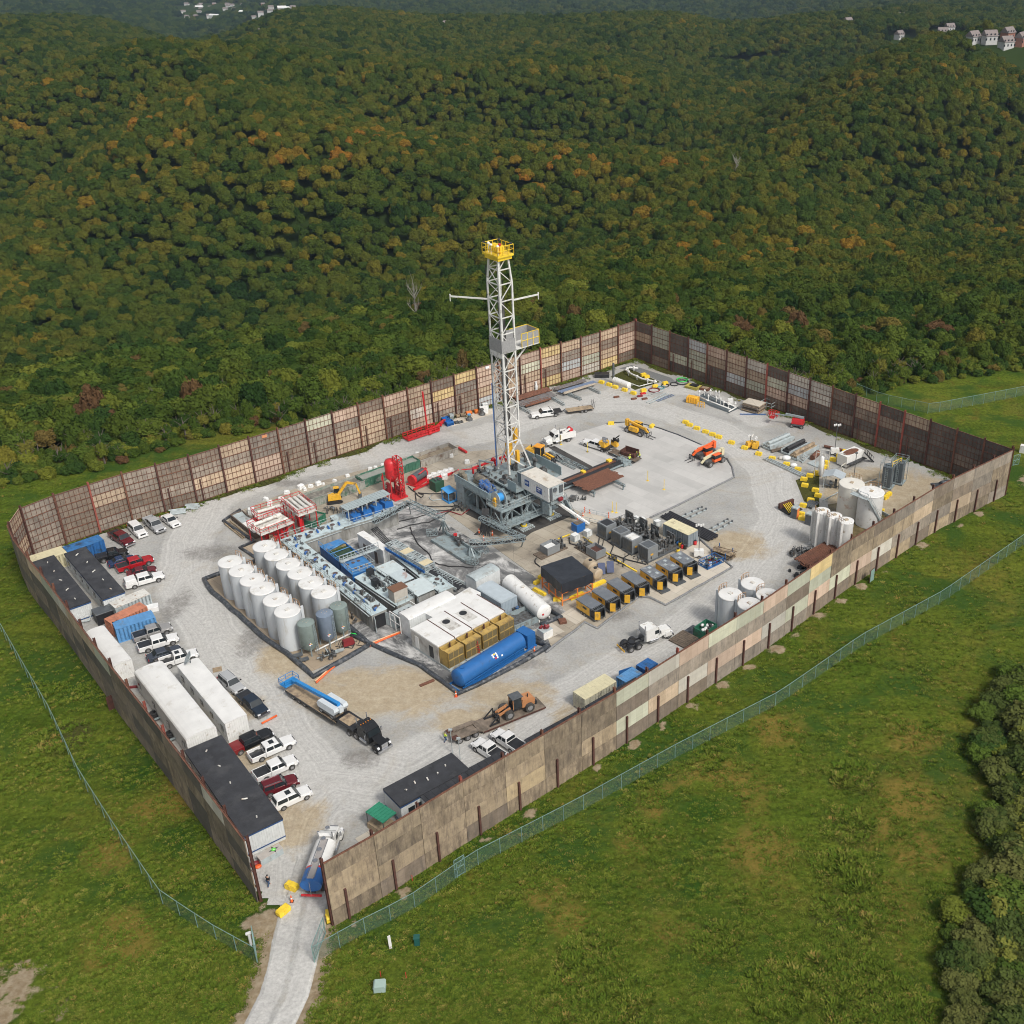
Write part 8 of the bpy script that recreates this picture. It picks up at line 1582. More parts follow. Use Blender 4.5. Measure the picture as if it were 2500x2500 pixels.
# open baskets, pads
bin_('open grey steel basket of tools between the white tank and gold radiators','C3',(1250,1680),(1458,1592),(1370,1500),1.3,greyb,mach,.5,'tool_basket')
t=thing('rod_rack','white rack holding upright dark rods beside the white fuel tank','rack',G('C3',1395,1560),rad(-45)); 
for k in range(5): q=M(); q.bar((-1.6+k*.8,0,.2),(-1.6+k*.8,0,2.7),.16); q.build('rod',rustd,t)
m=M(); m.bx(-2.4,-.15,.9,2.6,0,1.15); m.bx(-2.4,-.5,.05,2.6,.3,.25); m.build('rail',white,t)
simplebox('pump_unit','small white pump box with dark valves on a ply pad','pump','C3',(1500,1740),(1580,1700),(1520,1660),1.5,white,greyl,extra=lambda t,l,w_,h:M().junk(-.5,-.4,h,.5,.4,h+.8,7,3,(0,),(.2,.5)).build('valves',dred,t))
simplebox('pallet','stack of rusty bars on the ground beside the pump pad','pallet','C3',(1640,1650),(1700,1640),(1665,1610),.5,rust)
t=thing('tarp_frame','black tarpaulin stretched over an orange scaffold frame','frame',(0,0,0)); ce,rz,L,W_=rect('C3',(1477,1168),(1655,1322),(1882,1192),4.3); t.location=ce; t.rotation_euler=(0,0,rz); x,y=L/2,W_/2
vs=[];n=10
for j in range(n+1):
    for i in range(n+1): vs.append((-x+L*i/n,-y+W_*j/n,4.3+.12*mnoise.noise(Vector((i*.5,j*.5,2)))-.18*math.exp(-((i-5)**2+(j-5)**2)/8)))
m=M(); m.add(vs,[(j*(n+1)+i,j*(n+1)+i+1,(j+1)*(n+1)+i+1,(j+1)*(n+1)+i) for j in range(n) for i in range(n)],0,True)
for P in ([(-x,-y),(x,-y)],[(x,-y),(x,y)],[(x,y),(-x,y)],[(-x,y),(-x,-y)]):
    (x0,y0),(x1,y1)=P; nx_=(y1-y0)/math.hypot(x1-x0,y1-y0); ny_=-(x1-x0)/math.hypot(x1-x0,y1-y0); v=[]
    for k in range(13): wv_=.06*math.sin(k*2.1); px_,py_=x0+(x1-x0)*k/12,y0+(y1-y0)*k/12; v+=[(px_,py_,4.3),(px_+nx_*(.08+wv_),py_+ny_*(.08+wv_),2.45+.12*math.sin(k*1.3))]
    m.add(v,[(2*k,2*k+1,2*k+3,2*k+2) for k in range(12)],0,True)
m.build('tarpaulin',mat('tarp_black',(.022,.026,.034),.45,var=.25,bump=.3,bscale=2),t); m=M()
for i in range(4):
    for j in range(3):
        if i in(0,3) or j in(0,2): m.bar((-x+.1+(L-.2)*i/3,-y+.1+(W_-.2)*j/2,0),(-x+.1+(L-.2)*i/3,-y+.1+(W_-.2)*j/2,4.2),.17)
for z in (.9,2.4):
    for s in (-1,1): m.bar((-x,s*(y-.1),z),(x,s*(y-.1),z),.13); m.bar((s*(x-.1),-y,z),(s*(x-.1),y,z),.13)
m.build('frame',orangey,t)
for k,A,B,r,lb in (('C4',(300,1140),(345,1180),1.05,'tan ribbed plastic tank behind the solar panels'),('C4',(340,1215),(390,1240),1.05,'second tan plastic tank in front of the first')): 
    t,L=htank(lb,G(k,*A,1.3),G(k,*B,1.3),r,tanp,name='plastic_tank'); M().cyl((0,0,2.3),(0,0,2.5),.3,12).build('lid',black,t)
t=thing('solar_panels','pair of tilted dark blue solar panels beside the tan tanks','solar panel',G('C4',455,1235),rad(20))
for s in (-.8,.8): q=M(); q.cb(0,0,0,1.3,.06,2.0); o=q.build('panel',mat('solar_blue',(.02,.035,.10),.15,var=.2),t); o.location=(s,0,1.3); o.rotation_euler=(rad(-35),rad(10),0)
M().bx(-.1,0,0,.1,.3,1).build('stand',greyd,t)
# yellow compressors
darkr=mat('roof_grey_patched',(.15,.165,.185),.6,var=.15,dirt=(.28,.29,.30),amt=.3,dscale=.8)
cn=['first','second','third','fourth','fifth','sixth','seventh']
for i,(A,B,C_) in enumerate([((30,1168),(250,1312),(372,1250)),((215,1070),(430,1212),(552,1150)),((392,968),(602,1110),(722,1050)),((562,882),(777,1030),(893,972)),((785,815),(990,955),(1108,905)),((968,735),(1172,862),(1292,808)),((1138,652),(1342,785),(1460,728))]):
    ce,rz,L,W_=rect('Z4',A,B,C_,2.35); t=thing('air_compressor','%s yellow and grey compressor in the row, counted from the road corner'%cn[i],'compressor',ce,rz,'row of yellow compressors'); x,y=L/2,W_/2
    M().bx(-x,-y+.05,.6,x*.42,y-.05,2.2).build('body',cat,t); m=M(); m.bx(-x-.06,-y-.06,2.2,x*.62,y+.06,2.35,0,.05); m.build('roof',darkr if i>3 else mat('roof_grey',(.14,.155,.175),.5,var=.08,dirt=(.2,.21,.22),amt=.15),t)
    m=M(); m.bx(x*.62,-y,2.15,x,-y+.1,2.33); m.bx(x*.62,y-.1,2.15,x,y,2.33); m.bx(x-.1,-y,2.15,x,y,2.33)
    if i<4:
        for k in range(6): m.bx(x*.62,-y+.1+k*W_/6.2,2.2,x,-y+.18+k*W_/6.2,2.3)
    m.bx(x*.42,-y+.05,.6,x*.5,y-.05,2.2); m.bx(x*.5,y-.15,.6,x,y-.05,2.2); m.build('cooler_frame',greyd,t); M().bx(x*.5,-y+.15,.6,x-.15,y-.2,1.7).build('cooler_core',black,t)
    for s,a_ in ((-1,.5),(1,-.4)): q=M(); q.bx(0,-.04,.6,.9,.04,2.1); o=q.build('door',cat if s<0 else greyd,t); o.location=(x-.05,s*(y-.05),0); o.rotation_euler=(0,0,a_*1.6)
    M().bx(-x,-y,.3,x,y,.6).build('chassis',greyd,t)
    if i==0:
        for xx in (-.9,-.1): wheel(t,xx,-y+.02,.32,.2)
    if i>3: M().bx(x-.2,-y+.1,.0,x+1.0,y-.1,.3).build('step',greyd,t); q=M(); [q.cb(-x+.7+k*1.0,(-.4 if k%2 else .4),2.37,.6,.5,.03) for k in range(3)]; q.build('roof_patch',greyl,t)
    q=M(); q.bx(-x*.3,-y+.03,1.4,x*.1,-y+.05,1.8); q.build('side_label',black,t)
gcn=['leftmost','second','third','rightmost']
for i,(bx_,by_) in enumerate([(395,430),(560,520),(695,600),(880,690)]):
    ce=G('Z4',bx_,by_); t=thing('booster_compressor','%s grey booster compressor with boxed cooler and exposed machinery'%gcn[i],'compressor',ce,rad(42),'grey booster compressors'); M().bx(-1.2,-1.25,.35,1.2,1.25,2.9).build('cooler_box',mat('cooler_grey',(.20,.215,.225),.5,var=.08),t); m=M(); 
    for k in range(5): m.bx(-1.24,-1.15+k*.47,.5,-1.2,-.75+k*.47,2.7)
    m.build('cooler_grille',greyd,t); M().bx(-.9,-.95,2.9,.9,.95,2.93).build('fan_opening',black if i==0 else (roofw if i==2 else greyd),t); M().bx(-1.4,-1.35,.05,6.4,1.35,.35).build('skid',greyd,t); M().junk(1.5,-1,.35,6,1,2.6,34,20+i,(0,),(.25,.85)).build('engine',mach,t); M().bx(1.4,-1.0,.3,6,1,1.0).build('engine_block',mach,t)
    m=M(); m.bx(5.4,-1.0,.8,5.6,1.0,3.1); m.cyl((5.3,0,2.2),(5.4,0,2.2),.7,14); m.rail([(2,1.3,.35),(6.2,1.3,.35)],1.6,.06); m.build('radiator',mach,t)
    q=M(); q.bx(-.6,-1.29,1.3,.0,-1.26,1.6); q.build('side_label',cat,t)
for k,x,y,lb,s in (('C3',1560,1045,'grey pump skid with boxed tank left of the black-covered frame',1),('Z4',200,620,'grey pump skid with open rusty tub in front of the boosters',2)):
    t=thing('pump_skid',lb,'pump skid',G(k,x,y),rad(42) if s==1 else rad(-48)); M().bx(-3,-1.2,.05,3,1.2,.25).build('skid',woodd,t); o=M(); o.bx(-1.4 if s==1 else .2,-1.1,.25,1.2 if s==1 else 2.8,-1.0,1.7); o.bx(-1.4 if s==1 else .2,1.0,.25,1.2 if s==1 else 2.8,1.1,1.7); o.bx(-1.5 if s==1 else .1,-1.1,.25,-1.4 if s==1 else .2,1.1,1.7); o.bx(1.2 if s==1 else 2.8,-1.1,.25,1.3 if s==1 else 2.9,1.1,1.7); o.build('tub',mat('cooler_grey',(0,0,0)),t); M().bx(-1.3 if s==1 else .3,-1,.3,1.1 if s==1 else 2.7,1,1.1).build('contents',rustd if s==2 else plast,t); M().junk(1.5 if s==1 else -2.8,-1,.25,2.9 if s==1 else -.2,1,2.0,16,31+s,(0,),(.25,.6)).build('pump',mach,t)
t=thing('blue_tub','small dark blue pump box beside a white tote','pump',G('C4',218,860),rad(42)); M().bx(-1,-.8,.05,1,.8,1.6).build('housing',blue,t); M().bx(-.8,-.6,1.6,.8,.6,1.7).build('top_gear',woodd,t)
simplebox('engine_lump','cluttered scrap machine parts by the stair foot right of the rig','machine','Z1',(1860,1000),(1930,1010),(1900,950),.9,mach)
# pump and pipes on the tank floor near the cone tanks
t=thing('trailer_pump','small wheeled black pump with grey arm inside the tank berm','pump',G('B1',965,410),rad(30)); M().junk(-1.1,-.6,.3,1.1,.6,1.4,14,41,(0,),(.25,.6)).build('engine',mach,t); m=M(); m.bar((-1.6,0,.5),(2.4,0,.5),.15); m.bar((0,-.6,1.5),(0,.6,1.5),.14); m.bar((1,.4,.5),(2.6,-.3,.9),.3); m.build('frame',greyl,t); [wheel(t,.3,s*.8,.36,.22) for s in (-1,1)]
t=thing('red_pump','tangle of hoses round a dark red pump beside the cone tanks','pump',G('B1',1165,290),rad(30)); M().bx(-.9,-.5,.2,.9,.5,1.1,0,.1).build('housing',dred,t); m=M()
for i in range(9): r2=random.Random(i+60); x,y=r2.uniform(-1.8,1.6),r2.uniform(-1,1); m.tube([(x,y,.1),(x+.6,y+.7,.5),(x+1.2,y,.3),(x+.5,y-.8,.1),(x-.4,y-.1,.2)],.06,5)
m.build('hose_coil',hose_,t)
tag(M().tube([G('B1',848,345,.3),G('B1',1180,180,.5)],.13,8).build('white_pipe',white),'straight white pipe lying between the cone tanks and red pump','pipe'); tag(M().tube([G('B1',1180,180,.5),G('B1',1225,185,.5),G('B1',1258,210,.1)],.12,8).build('green_hose',mat('hose_green',(.03,.55,.08),.5,var=.05)),'short bright green hose at the end of the white pipe','hose')
t=thing('folded_bracket','grey folded metal brackets left of the wheeled pump','bracket',G('B1',725,420),0); m=M(); m.cb(-.7,.5,.4,1.3,.9,.12,0,.5); m.cb(.5,-.6,.4,1.4,.8,.12,0,.5); m.bar((-.5,0,.3),(.8,-.9,.3),.2); m.build('plate',greyd,t)
tag(M().cb(0,0,.12,2.3,.45,.22,0,.65).build('timber_baulk',rust,None,G('B3',165,845)),'single brown timber lying on the tan ground by the berm','timber')
HAZE=.00006
# ------------------------------------------------------------------ rear yard and small things
def pipes(k,A,B,n,r,mt,label,group,z=.5,sp=None,off=0,name='pipe'):
    a,b=G(k,*A,z),G(k,*B,z); d=b-a; L=d.length; rz=math.atan2(d.y,d.x); nn=Vector((-d.y,d.x,0)).normalized(); sp=sp or r*2.3
    m=M().cyl((-L/2,0,0),(L/2,0,0),r,8).build('tmp',mt); md=m.data; bpy.data.objects.remove(m)
    for i in range(n): o=bpy.data.objects.new(name,md); COL.objects.link(o); o.location=(a+b)/2+nn*((i-(n-1)/2)*sp+off)+d.normalized()*R.uniform(-.25,.25); o.rotation_euler=(0,0,rz); tag(o,label,'pipe',group)
pipes('R4',(30,480),(350,385),5,.2,rust,'long rust-brown casing pipe at the back of the rack by the wall','rust casing pipes by the wall',.7)
pipes('R4',(60,535),(385,430),9,.14,pipe,'dark grey pipe on the rack between the rust casings','grey pipes on the rack by the wall',.7)
pipes('R4',(110,545),(350,475),2,.28,rust,'thick rust casing nearest the white flatbed truck','thick rust casings',.6)
pipes('R4',(400,385),(690,300),6,.12,pipe,'grey pipe on the rear rack right of the rust casings','grey pipes of the rear rack',.7); pipes('R4',(440,415),(780,315),5,.12,mat('pipe_bluegrey',(.12,.16,.24),.5,var=.2),'blue-grey pipe on the rear rack right of the rust casings','blue-grey pipes of the rear rack',.75); pipes('R4',(490,425),(790,330),3,.15,mat('pipe_tan',(.35,.30,.24),.7,var=.15),'tan pipe at the near edge of the rear rack','tan pipes of the rear rack',.7)
for i,(A,B,lb) in enumerate([((30,540),(175,620),'low grey lattice pipe support nearest the white flatbed truck'),((355,460),(490,540),'low grey lattice pipe support in the middle by the tan trailer'),((510,430),(650,490),'low lattice pipe support right behind the tan trailer'),((700,365),(830,430),'low lattice pipe support furthest right by the yellow blocks')]):
    t=thing('pipe_support',lb,'pipe rack',(0,0,0)); M().truss(G('R4',*A,.1),G('R4',*B,.1),.5,.5,6,.08).build('lattice',greyl if i!=2 else greyb,t)
pipes('C4',(965,718),(1378,925),7,.17,pipeb,'long black casing pipe lying behind the grey container','black casings behind the grey container',.3,.42)
for i,(A,B) in enumerate([((1100,745),(1280,665)),((1145,765),(1315,680)),((1325,865),(1500,770)),((1370,885),(1540,785))]):
    t=thing('ground_rail','low grey clamped rail on tan ground, %s by black pipes'%['rear left of four','second from left of four','third of four','nearest right of four'][i],'rail',(0,0,0)); a,b=G('C4',*A,.12),G('C4',*B,.12); m=M(); m.bar(a,b,.28,.14); m.build('beam',greyl,t); m=M(); [m.cb(*a.lerp(b,k)[:2],.3,.35,.35,.3) for k in (.2,.5,.8,.98)]; m.build('clamp',greyd,t)
pipes('R3',(430,1030),(650,905),16,.13,rust,'rust brown drill pipe stacked behind the front wall by the slim tanks','rusty pipe stack by the slim tanks',1.7,.3,-.8); pipes('R3',(440,1050),(700,930),14,.13,rust,'rust brown drill pipe in the lower layer behind the front wall','lower rusty pipe layer by the slim tanks',1.45,.3,-1.2)
t=thing('pipe_cribbing','dark timber and steel cribbing under the rusty pipe stack','pipe rack',G('R3',440,1080),rad(35)); M().junk(-2.6,-3,.0,2.6,1.5,1.3,26,51,(0,),(.4,1.2)).build('cribs',black,t)
t=thing('trailer_pump','dark wheeled engine with loose hoses beside the rusty pipe stack','pump',G('R3',435,975),rad(30)); M().junk(-2,-1,.3,2,1,1.7,24,52,(0,),(.3,.8)).build('engine',mach,t); [wheel(t,-1.6,s*1,.4,.25) for s in (-1,1)]
# white gas piping skids
def piping(label,k,pts,h,r,mt=white,legs=True):
    t=thing('gas_piping',label,'piping',(0,0,0)); P=[G(k,*p,h) for p in pts]; m=M(); m.tube(P,r,8); m.build('pipe',mt,t); m=M()
    for a,b in zip(P[:-1],P[1:]):
        n_=max(1,int((b-a).length/2.2))
        for i in range(n_): q=a.lerp(b,(i+.5)/n_); m.cyl((q.x,q.y,0),(q.x,q.y,h),r*.6,6); m.cyl(q-Vector((0,0,r*1.4)),q+Vector((0,0,r*1.4)),r*1.35,8)
    m.build('flange',mt,t); return t
piping('white gas pipeline with valves on the weedy patch below the far wall corner','R4',[(1190,190),(1110,180),(1070,205),(1130,245),(1230,290),(1330,310),(1365,318)],.9,.22)
piping('white low pipe frame around the weedy patch right of the white vessel','R4',[(965,270),(1080,320),(1200,360),(1290,335),(1365,318)],.4,.1)
t,L=htank('white horizontal vessel at the edge of the weedy patch',G('R4',965,300,1.0),G('R4',1105,352,1.0),.75,white); M().cyl((-L/2-.6,.3,0),(-L/2-.6,.3,5),.28,10).build('vent_stack',greyd,t)
t=thing('gas_skid','row of white pipes and valves on a dark mat by the timber stack','piping',(0,0,0)); m=M()
for A,B in (((790,650),(1100,770)),((860,620),(1140,745)),((800,650),(890,690)),((1080,790),(1150,750))): m.tube([G('R2',*A,.9),G('R2',*B,.9)],.15,7)
for x,y in ((800,650),(850,640),(885,690),(905,640),(955,650),(960,705),(1000,720),(1030,750),(1075,770),(1140,760),(985,655)): q=G('R2',x,y,0); m.cyl((q.x,q.y,0),(q.x,q.y,1.6),.12,7); m.ball((q.x,q.y,1.2),.25)
m.build('pipework',white,t); q=G('R2',1090,740,0); M().cb(q.x,q.y,1.3,1.1,1.0,1.1).build('valve_box',white,t)
floor('dark_skid_mat',W('R2',(770,665),(860,610),(1180,760),(1080,805),(900,740)),.05,mat('dark_mat',(.10,.12,.13),.8,var=.2))
floor('weed_patch',W('R4',(930,270),(1100,190),(1400,320),(1160,395)),.03,ground.data.materials[0]); floor('weed_patch_right',W('R2',(1710,1440),(1932,1370),(1932,1700),(1790,1640)),.035,ground.data.materials[0]); floor('dark_gravel',W('R4',(1010,190),(1130,160),(1500,280),(1560,330),(1420,320),(1200,230)),.02,mat('gravel_dark',(.16,.165,.165),.9,var=.25,scale=4)); floor('tank_pond',W('R3',(610,640),(820,610),(1040,730),(790,880),(640,800)),.04,mat('wet_floor',(.13,.10,.045),.25,var=.3,dirt=(.22,.17,.08),amt=.4))
t=thing('pond_kerb','low grey steel kerb edging the wet floor under the large tanks','kerb',(0,0,0)); m=M(); P=[G('R3',*p,.3) for p in ((790,880),(1040,730),(860,630))]; [m.bar(a,b,.15,.7) for a,b in zip(P[:-1],P[1:])]; m.build('plate',greyl,t)
t=piping('thin cream piping and valves right of the tall slim vessel','R3',[(600,400),(740,470),(700,380),(760,340),(700,300)],1.2,.1,mat('pipe_cream',(.55,.53,.46),.6,var=.1)); piping('long thin pipe run leading left from the large cream tank','R3',[(575,615),(700,545),(940,465)],.8,.1,greyl)
t=thing('slim_vessel','slim white upright vessel inside a tall thin frame','vessel',G('R3',560,455),rad(-40)); m=M(); m.lathe([(.1,.2),(.45,.6),(.45,4.4),(.1,4.7)],0,0,14); m.build('shell',white,t); m=M(); [m.bar((x,y,0),(x,y,5.6),.1) for x in (-1,1) for y in (-.8,.8)]; m.bar((-1,-.8,5.6),(1,-.8,5.6),.1); m.bar((-1,.8,5.6),(4,2,5.6),.1); m.build('frame',whdirt,t)
ce,rz,L,W_=rect('R3',(715,325),(860,262),(800,248),2.6); t=thing('open_tub','white open-top tub stained rust brown inside, with black steps','tank',ce,rz); M().bx(-2.6,-1.25,.3,2.6,1.25,2.6).build('body',white,t); M().lathe([(1.0,2.6),(.95,2.64)],0,0,20).build('rusty_opening',rust,t).scale=(2.2,1,1); M().stair((4.2,-2.6,.1),(2.4,-1.9,2.2),.9).build('steps',black,t); M().bx(-2.6,-2.2,1.0,2.7,-1.3,1.1).build('walkway',black,t)
ce,rz,L,W_=rect('R3',(592,465),(690,480),(705,455),2.6); t=thing('tin_shelter','small open shelter with pale tin roof left of the cream tank','shelter',G('R3',645,520),rad(-20)); m=M(); m.prof([(-2.1,2.5),(0,3.2),(2.1,2.5),(2.1,2.6),(0,3.3),(-2.1,2.6)],-1.5,1.5); m.build('roof',mat('tin_roof',(.45,.50,.53),.4,.2,var=.08),t); m=M(); [m.bar((x,y,0),(x,y,2.6),.12) for x in (-1.7,1.7) for y in (-1.2,1.2)]; m.build('post',greyl,t); M().junk(-1.4,-1,.1,1.4,1,1.8,8,61,(0,),(.4,.8)).build('equipment',greyd,t)
for i,(x,y) in enumerate(((1005,520),(1080,490))):
    t=thing('heater_tower','%s dark grey boxy tower in a railed frame near the right corner'%['nearer','farther'][i],'tower',G('R3',x,y),rad(-30),'pair of dark grey towers'); M().bx(-.9,-.9,.4,.9,.9,4.6).build('stack',mat('tower_grey',(.10,.12,.135),.5,var=.1),t); m=M(); m.bx(-1.3,-1.3,.1,1.3,1.3,.3); [m.bar((sx*1.3,sy*1.3,.2),(sx*1.3,sy*1.3,5.6),.09) for sx in (-1,1) for sy in (-1,1)]; m.rail([(-1.3,-1.3,4.6),(1.3,-1.3,4.6),(1.3,1.3,4.6),(-1.3,1.3,4.6),(-1.3,-1.3,4.6)],1.0,.06); m.ladder((0,-1.35,.2),(0,-1.35,4.6),.5,.06); m.build('frame',greyb,t); M().cyl((0,0,4.6),(0,0,5.0),.5,12).build('vent',MATS['tower_grey'],t)
t=thing('stair_skid','yellow-railed top gangway between the dark towers','gangway',G('R3',1042,505),rad(40)); M().rail([(-1.4,-.5,4.6),(1.4,-.5,4.6)],1.0,.09).build('yellow_railing',yellow,t)
# pipe baskets
def basket(label,k,A,B,pm_):
    a,b=G(k,*A,.5),G(k,*B,.5); d=b-a; L=d.length; c=(a+b)/2; t=thing('pipe_basket',label,'basket',(c.x,c.y,0),math.atan2(d.y,d.x)); m=M(); m.bx(-L/2,-1.1,.05,L/2,1.1,.2); m.bx(-L/2,-1.15,.1,L/2,-1.0,1.1); m.bx(-L/2,1.0,.1,L/2,1.15,1.1); [m.bx(-L/2+i*(L-.2)/4,-1.15,.1,-L/2+i*(L-.2)/4+.2,1.15,.5) for i in range(5)]; m.build('frame',greyl,t); m=M(); [m.cyl((-L/2+.3,y,.75),(L/2-.3,y,.75),.28,10) for y in (-.6,0,.6)]; m.cyl((-L/2+.5,0,1.25),(L/2-.5,0,1.25),.4,12); m.build('roller',pm_,t)
basket('grey steel basket with fat rollers, left of three beyond the blocks','R2',(1430,1130),(1660,1030),greyl); basket('open grey basket of coiled hoses, middle of three beyond the blocks','R2',(1610,1180),(1800,1085),hose_); basket('grey steel basket topped with a timber, right of three beyond the blocks','R2',(1680,1225),(1890,1115),wood)
t=thing('walk_steps','small grey steel steps lying near the pipe baskets','steps',G('R2',1790,1260),rad(30)); M().stair((-1,0,.1),(.8,0,1.3),1.2,0,False).build('flight',greyl,t); simplebox('steel_plate','flat grey plate on the gravel right of the small steps','plate','R2',(1820,1275),(1932,1320),(1900,1250),.25,greyl)
pipes('R2',(1430,1230),(1790,1395),3,.13,greyl,'long thin grey rail lying below the pipe baskets by the yellow blocks','thin rails below the baskets',.3,.5); pipes('R2',(1480,1165),(1620,1130),2,.18,woodd,'dark timber lying between the first and second basket','dark timbers between baskets',.3,.6,0,'timber'); pipes('R3',(505,325),(545,290),1,.6,rust,'short fat rusty pipe section right of the baskets',None,.6); pipes('R3',(585,245),(720,275),1,.3,rust,'long rusty fitting behind the light tower by the right wall',None,.4)
for k,x,y,s,lb in (('R2',1620,1245,1.0,'white sack heap beside the pipe baskets'),('R2',1690,1310,.8,'flat white sack beside the lower yellow blocks'),('R2',1575,1240,.7,'brown-white sack heap left of the white sack')): q=M(); q.ball((0,0,.4),.9,0,(1.1,.8,.6)); o=q.build('sack_heap',plast if 'brown' not in lb else whdirt); o.location=G(k,x,y); o.scale=(s,s,s); tag(o,lb,'sack')
t=thing('forklift_rack','black rack with yellow bars beside the left portable toilet','rack',G('R2',1660,1720),rad(35)); M().bx(-1.8,-1.4,.1,1.8,1.4,.3).build('base',black,t); m=M(); [m.bar((-1.4+.4*i,-1.2,.4),(-.9+.4*i,1.2,1.1),.12) for i in range(5)]; m.build('yellow_bars',yellow,t); M().bx(-1.8,1.0,.3,1.8,1.5,1.3).build('back_box',rustd,t)
pipes('R2',(1820,1690),(1890,1640),5,.18,greyd,'short dark grey roll stacked right of the yellow block','dark grey rolls',.4)
# timber mats, yellow grates, hose coils
t=thing('timber_stack','tall uneven stack of weathered timber mats with pale board on top','timber stack',G('R2',1310,780),rad(-38)); r=random.Random(3)
for i in range(9): q=M(); q.cb(r.uniform(-.25,.25),r.uniform(-.25,.25),.12+i*.22,4.6-r.random()*.6,3.0,.17,0,r.uniform(-.06,.06)); q.build('mat',[woodd,wood,mat('timber_grey',(.20,.175,.15),.9,var=.25)][i%3] if i<8 else palemat,t)
tag(M().cyl((-3.2,-1.9,.2),(2.6,-2.0,.2),.1,8).build('blue_rod',blue,None,G('R2',1310,790)),'thin blue rod along the foot of the timber stack','rod')
t=thing('cage','grey open steel cage right of the timber stack','cage',G('R2',1450,760),rad(-38)); m=M(); m.rail([(-1.4,-1,.1),(1.4,-1,.1),(1.4,1,.1),(-1.4,1,.1),(-1.4,-1,.1)],1.6,.1); m.build('bars',greyl,t); t=thing('red_cage','red steel basket at the foot of the grey cage','cage',G('R2',1500,835),rad(-38)); m=M(); m.rail([(-1.1,-.6,.1),(1.1,-.6,.1),(1.1,.6,.1),(-1.1,.6,.1),(-1.1,-.6,.1)],1.1,.1,step=.5); m.build('bars',red,t)
t=thing('grate_stack','stack of yellow-edged dark grates near the far wall','grate stack',G('R2',740,568),rad(-38)); [M().cb(.1*(i%2),0,.1+i*.16,3.4,2.2,.1,0,.05*i).build('grate',mat('grate_yellow',(.42,.36,.08),.7,var=.3),t) for i in range(4)]; M().cb(.4,0,.85,2,1.3,.1).build('top_grate',black,t)
t=thing('pallet_stack','pale pallet with orange board beside the yellow grates','pallet',G('R2',855,585),rad(-30)); M().cb(0,0,.25,2.2,1.5,.5).build('slats',rust,t); M().cb(0,0,.56,1.5,1.1,.1).build('board',wood,t)
def coil(k,x,y,rc,mt,lb):
    t=M(); P=[(rc*(1+.04*math.sin(a*3))*math.cos(a),rc*math.sin(a),.12+.04*a/6.28) for a in [i*.5 for i in range(40)]]; o=t.tube(P,.09,5,0).build('hose_coil',mt); o.location=G(k,x,y); tag(o,lb,'hose coil')
for k,x,y,rc,mt,lb in (('R2',640,498,1.3,MATS['hose_green'],'bright green hose coil on the dark heap near the far wall'),('R2',565,538,1.0,hose_,'dark hose coil left of the green coil'),('R2',480,552,.9,hose_,'dark hose coil between two yellow blocks'),('R2',440,572,.8,mat('hose_teal',(.08,.25,.28),.6,var=.1),'teal hose coil beside the dark coils'),('R2',375,595,1.3,dred,'large dark red hose coil right of the yellow block'),('R2',640,520,1.5,hose_,'dark wire heap under the green coil')): coil(k,x,y,rc,mt,lb)
pipes('R2',(300,640),(460,595),1,.1,greyl,'thin pale pipe nearest the hose coils',None,.15); pipes('R2',(315,710),(500,620),2,.12,greyl,'thin grey pipe of the loose pipes on the gravel','loose pipes on the gravel',.15,.9); pipes('R2',(400,692),(555,632),2,.11,MATS['pipe_bluegrey'],'thin blue-grey pipe of the loose pipes on the gravel','loose blue-grey pipes on the gravel',.15,.6)
for k,x,y,mt,lb in (('R2',185,675,rust,'small brown slab left of the loose pipes'),('R2',240,650,dred,'small red-grey slab between brown slabs'),('R2',285,675,rust,'small brown slab nearest the loose pipes'),('R4',985,465,rust,'small brown bars below the yellow block row'),('R2',270,625,red,'small red machine by the yellow block')): o=M().cb(0,0,.15,1.3,.6,.3,0,.4).build('steel_slab',mt,None,G(k,x,y)); tag(o,lb,'slab')
t=thing('bucket_attachment','orange-yellow ribbed bucket left of the white gas pipes','bucket',G('R2',735,705),rad(-25)); m=M(); m.prof([(-1.3,.1),(-1.3,1.2),(-.9,1.5),(.9,1.5),(1.3,1.2),(1.3,.1)],-.8,.8,0,.15); [m.bx(-1.2+.6*i,-.86,.2,-1.0+.6*i,.86,1.45) for i in range(5)]; m.build('shell',mat('bucket_orange',(.78,.42,.04),.5,var=.1),t); t=thing('fork_frame','small orange fork frame beside the ribbed bucket','frame',G('R2',812,748),rad(-25)); m=M(); m.rail([(-.9,0,0),(.9,0,0)],1.3,.14,step=.6); m.build('bars',MATS['bucket_orange'],t)
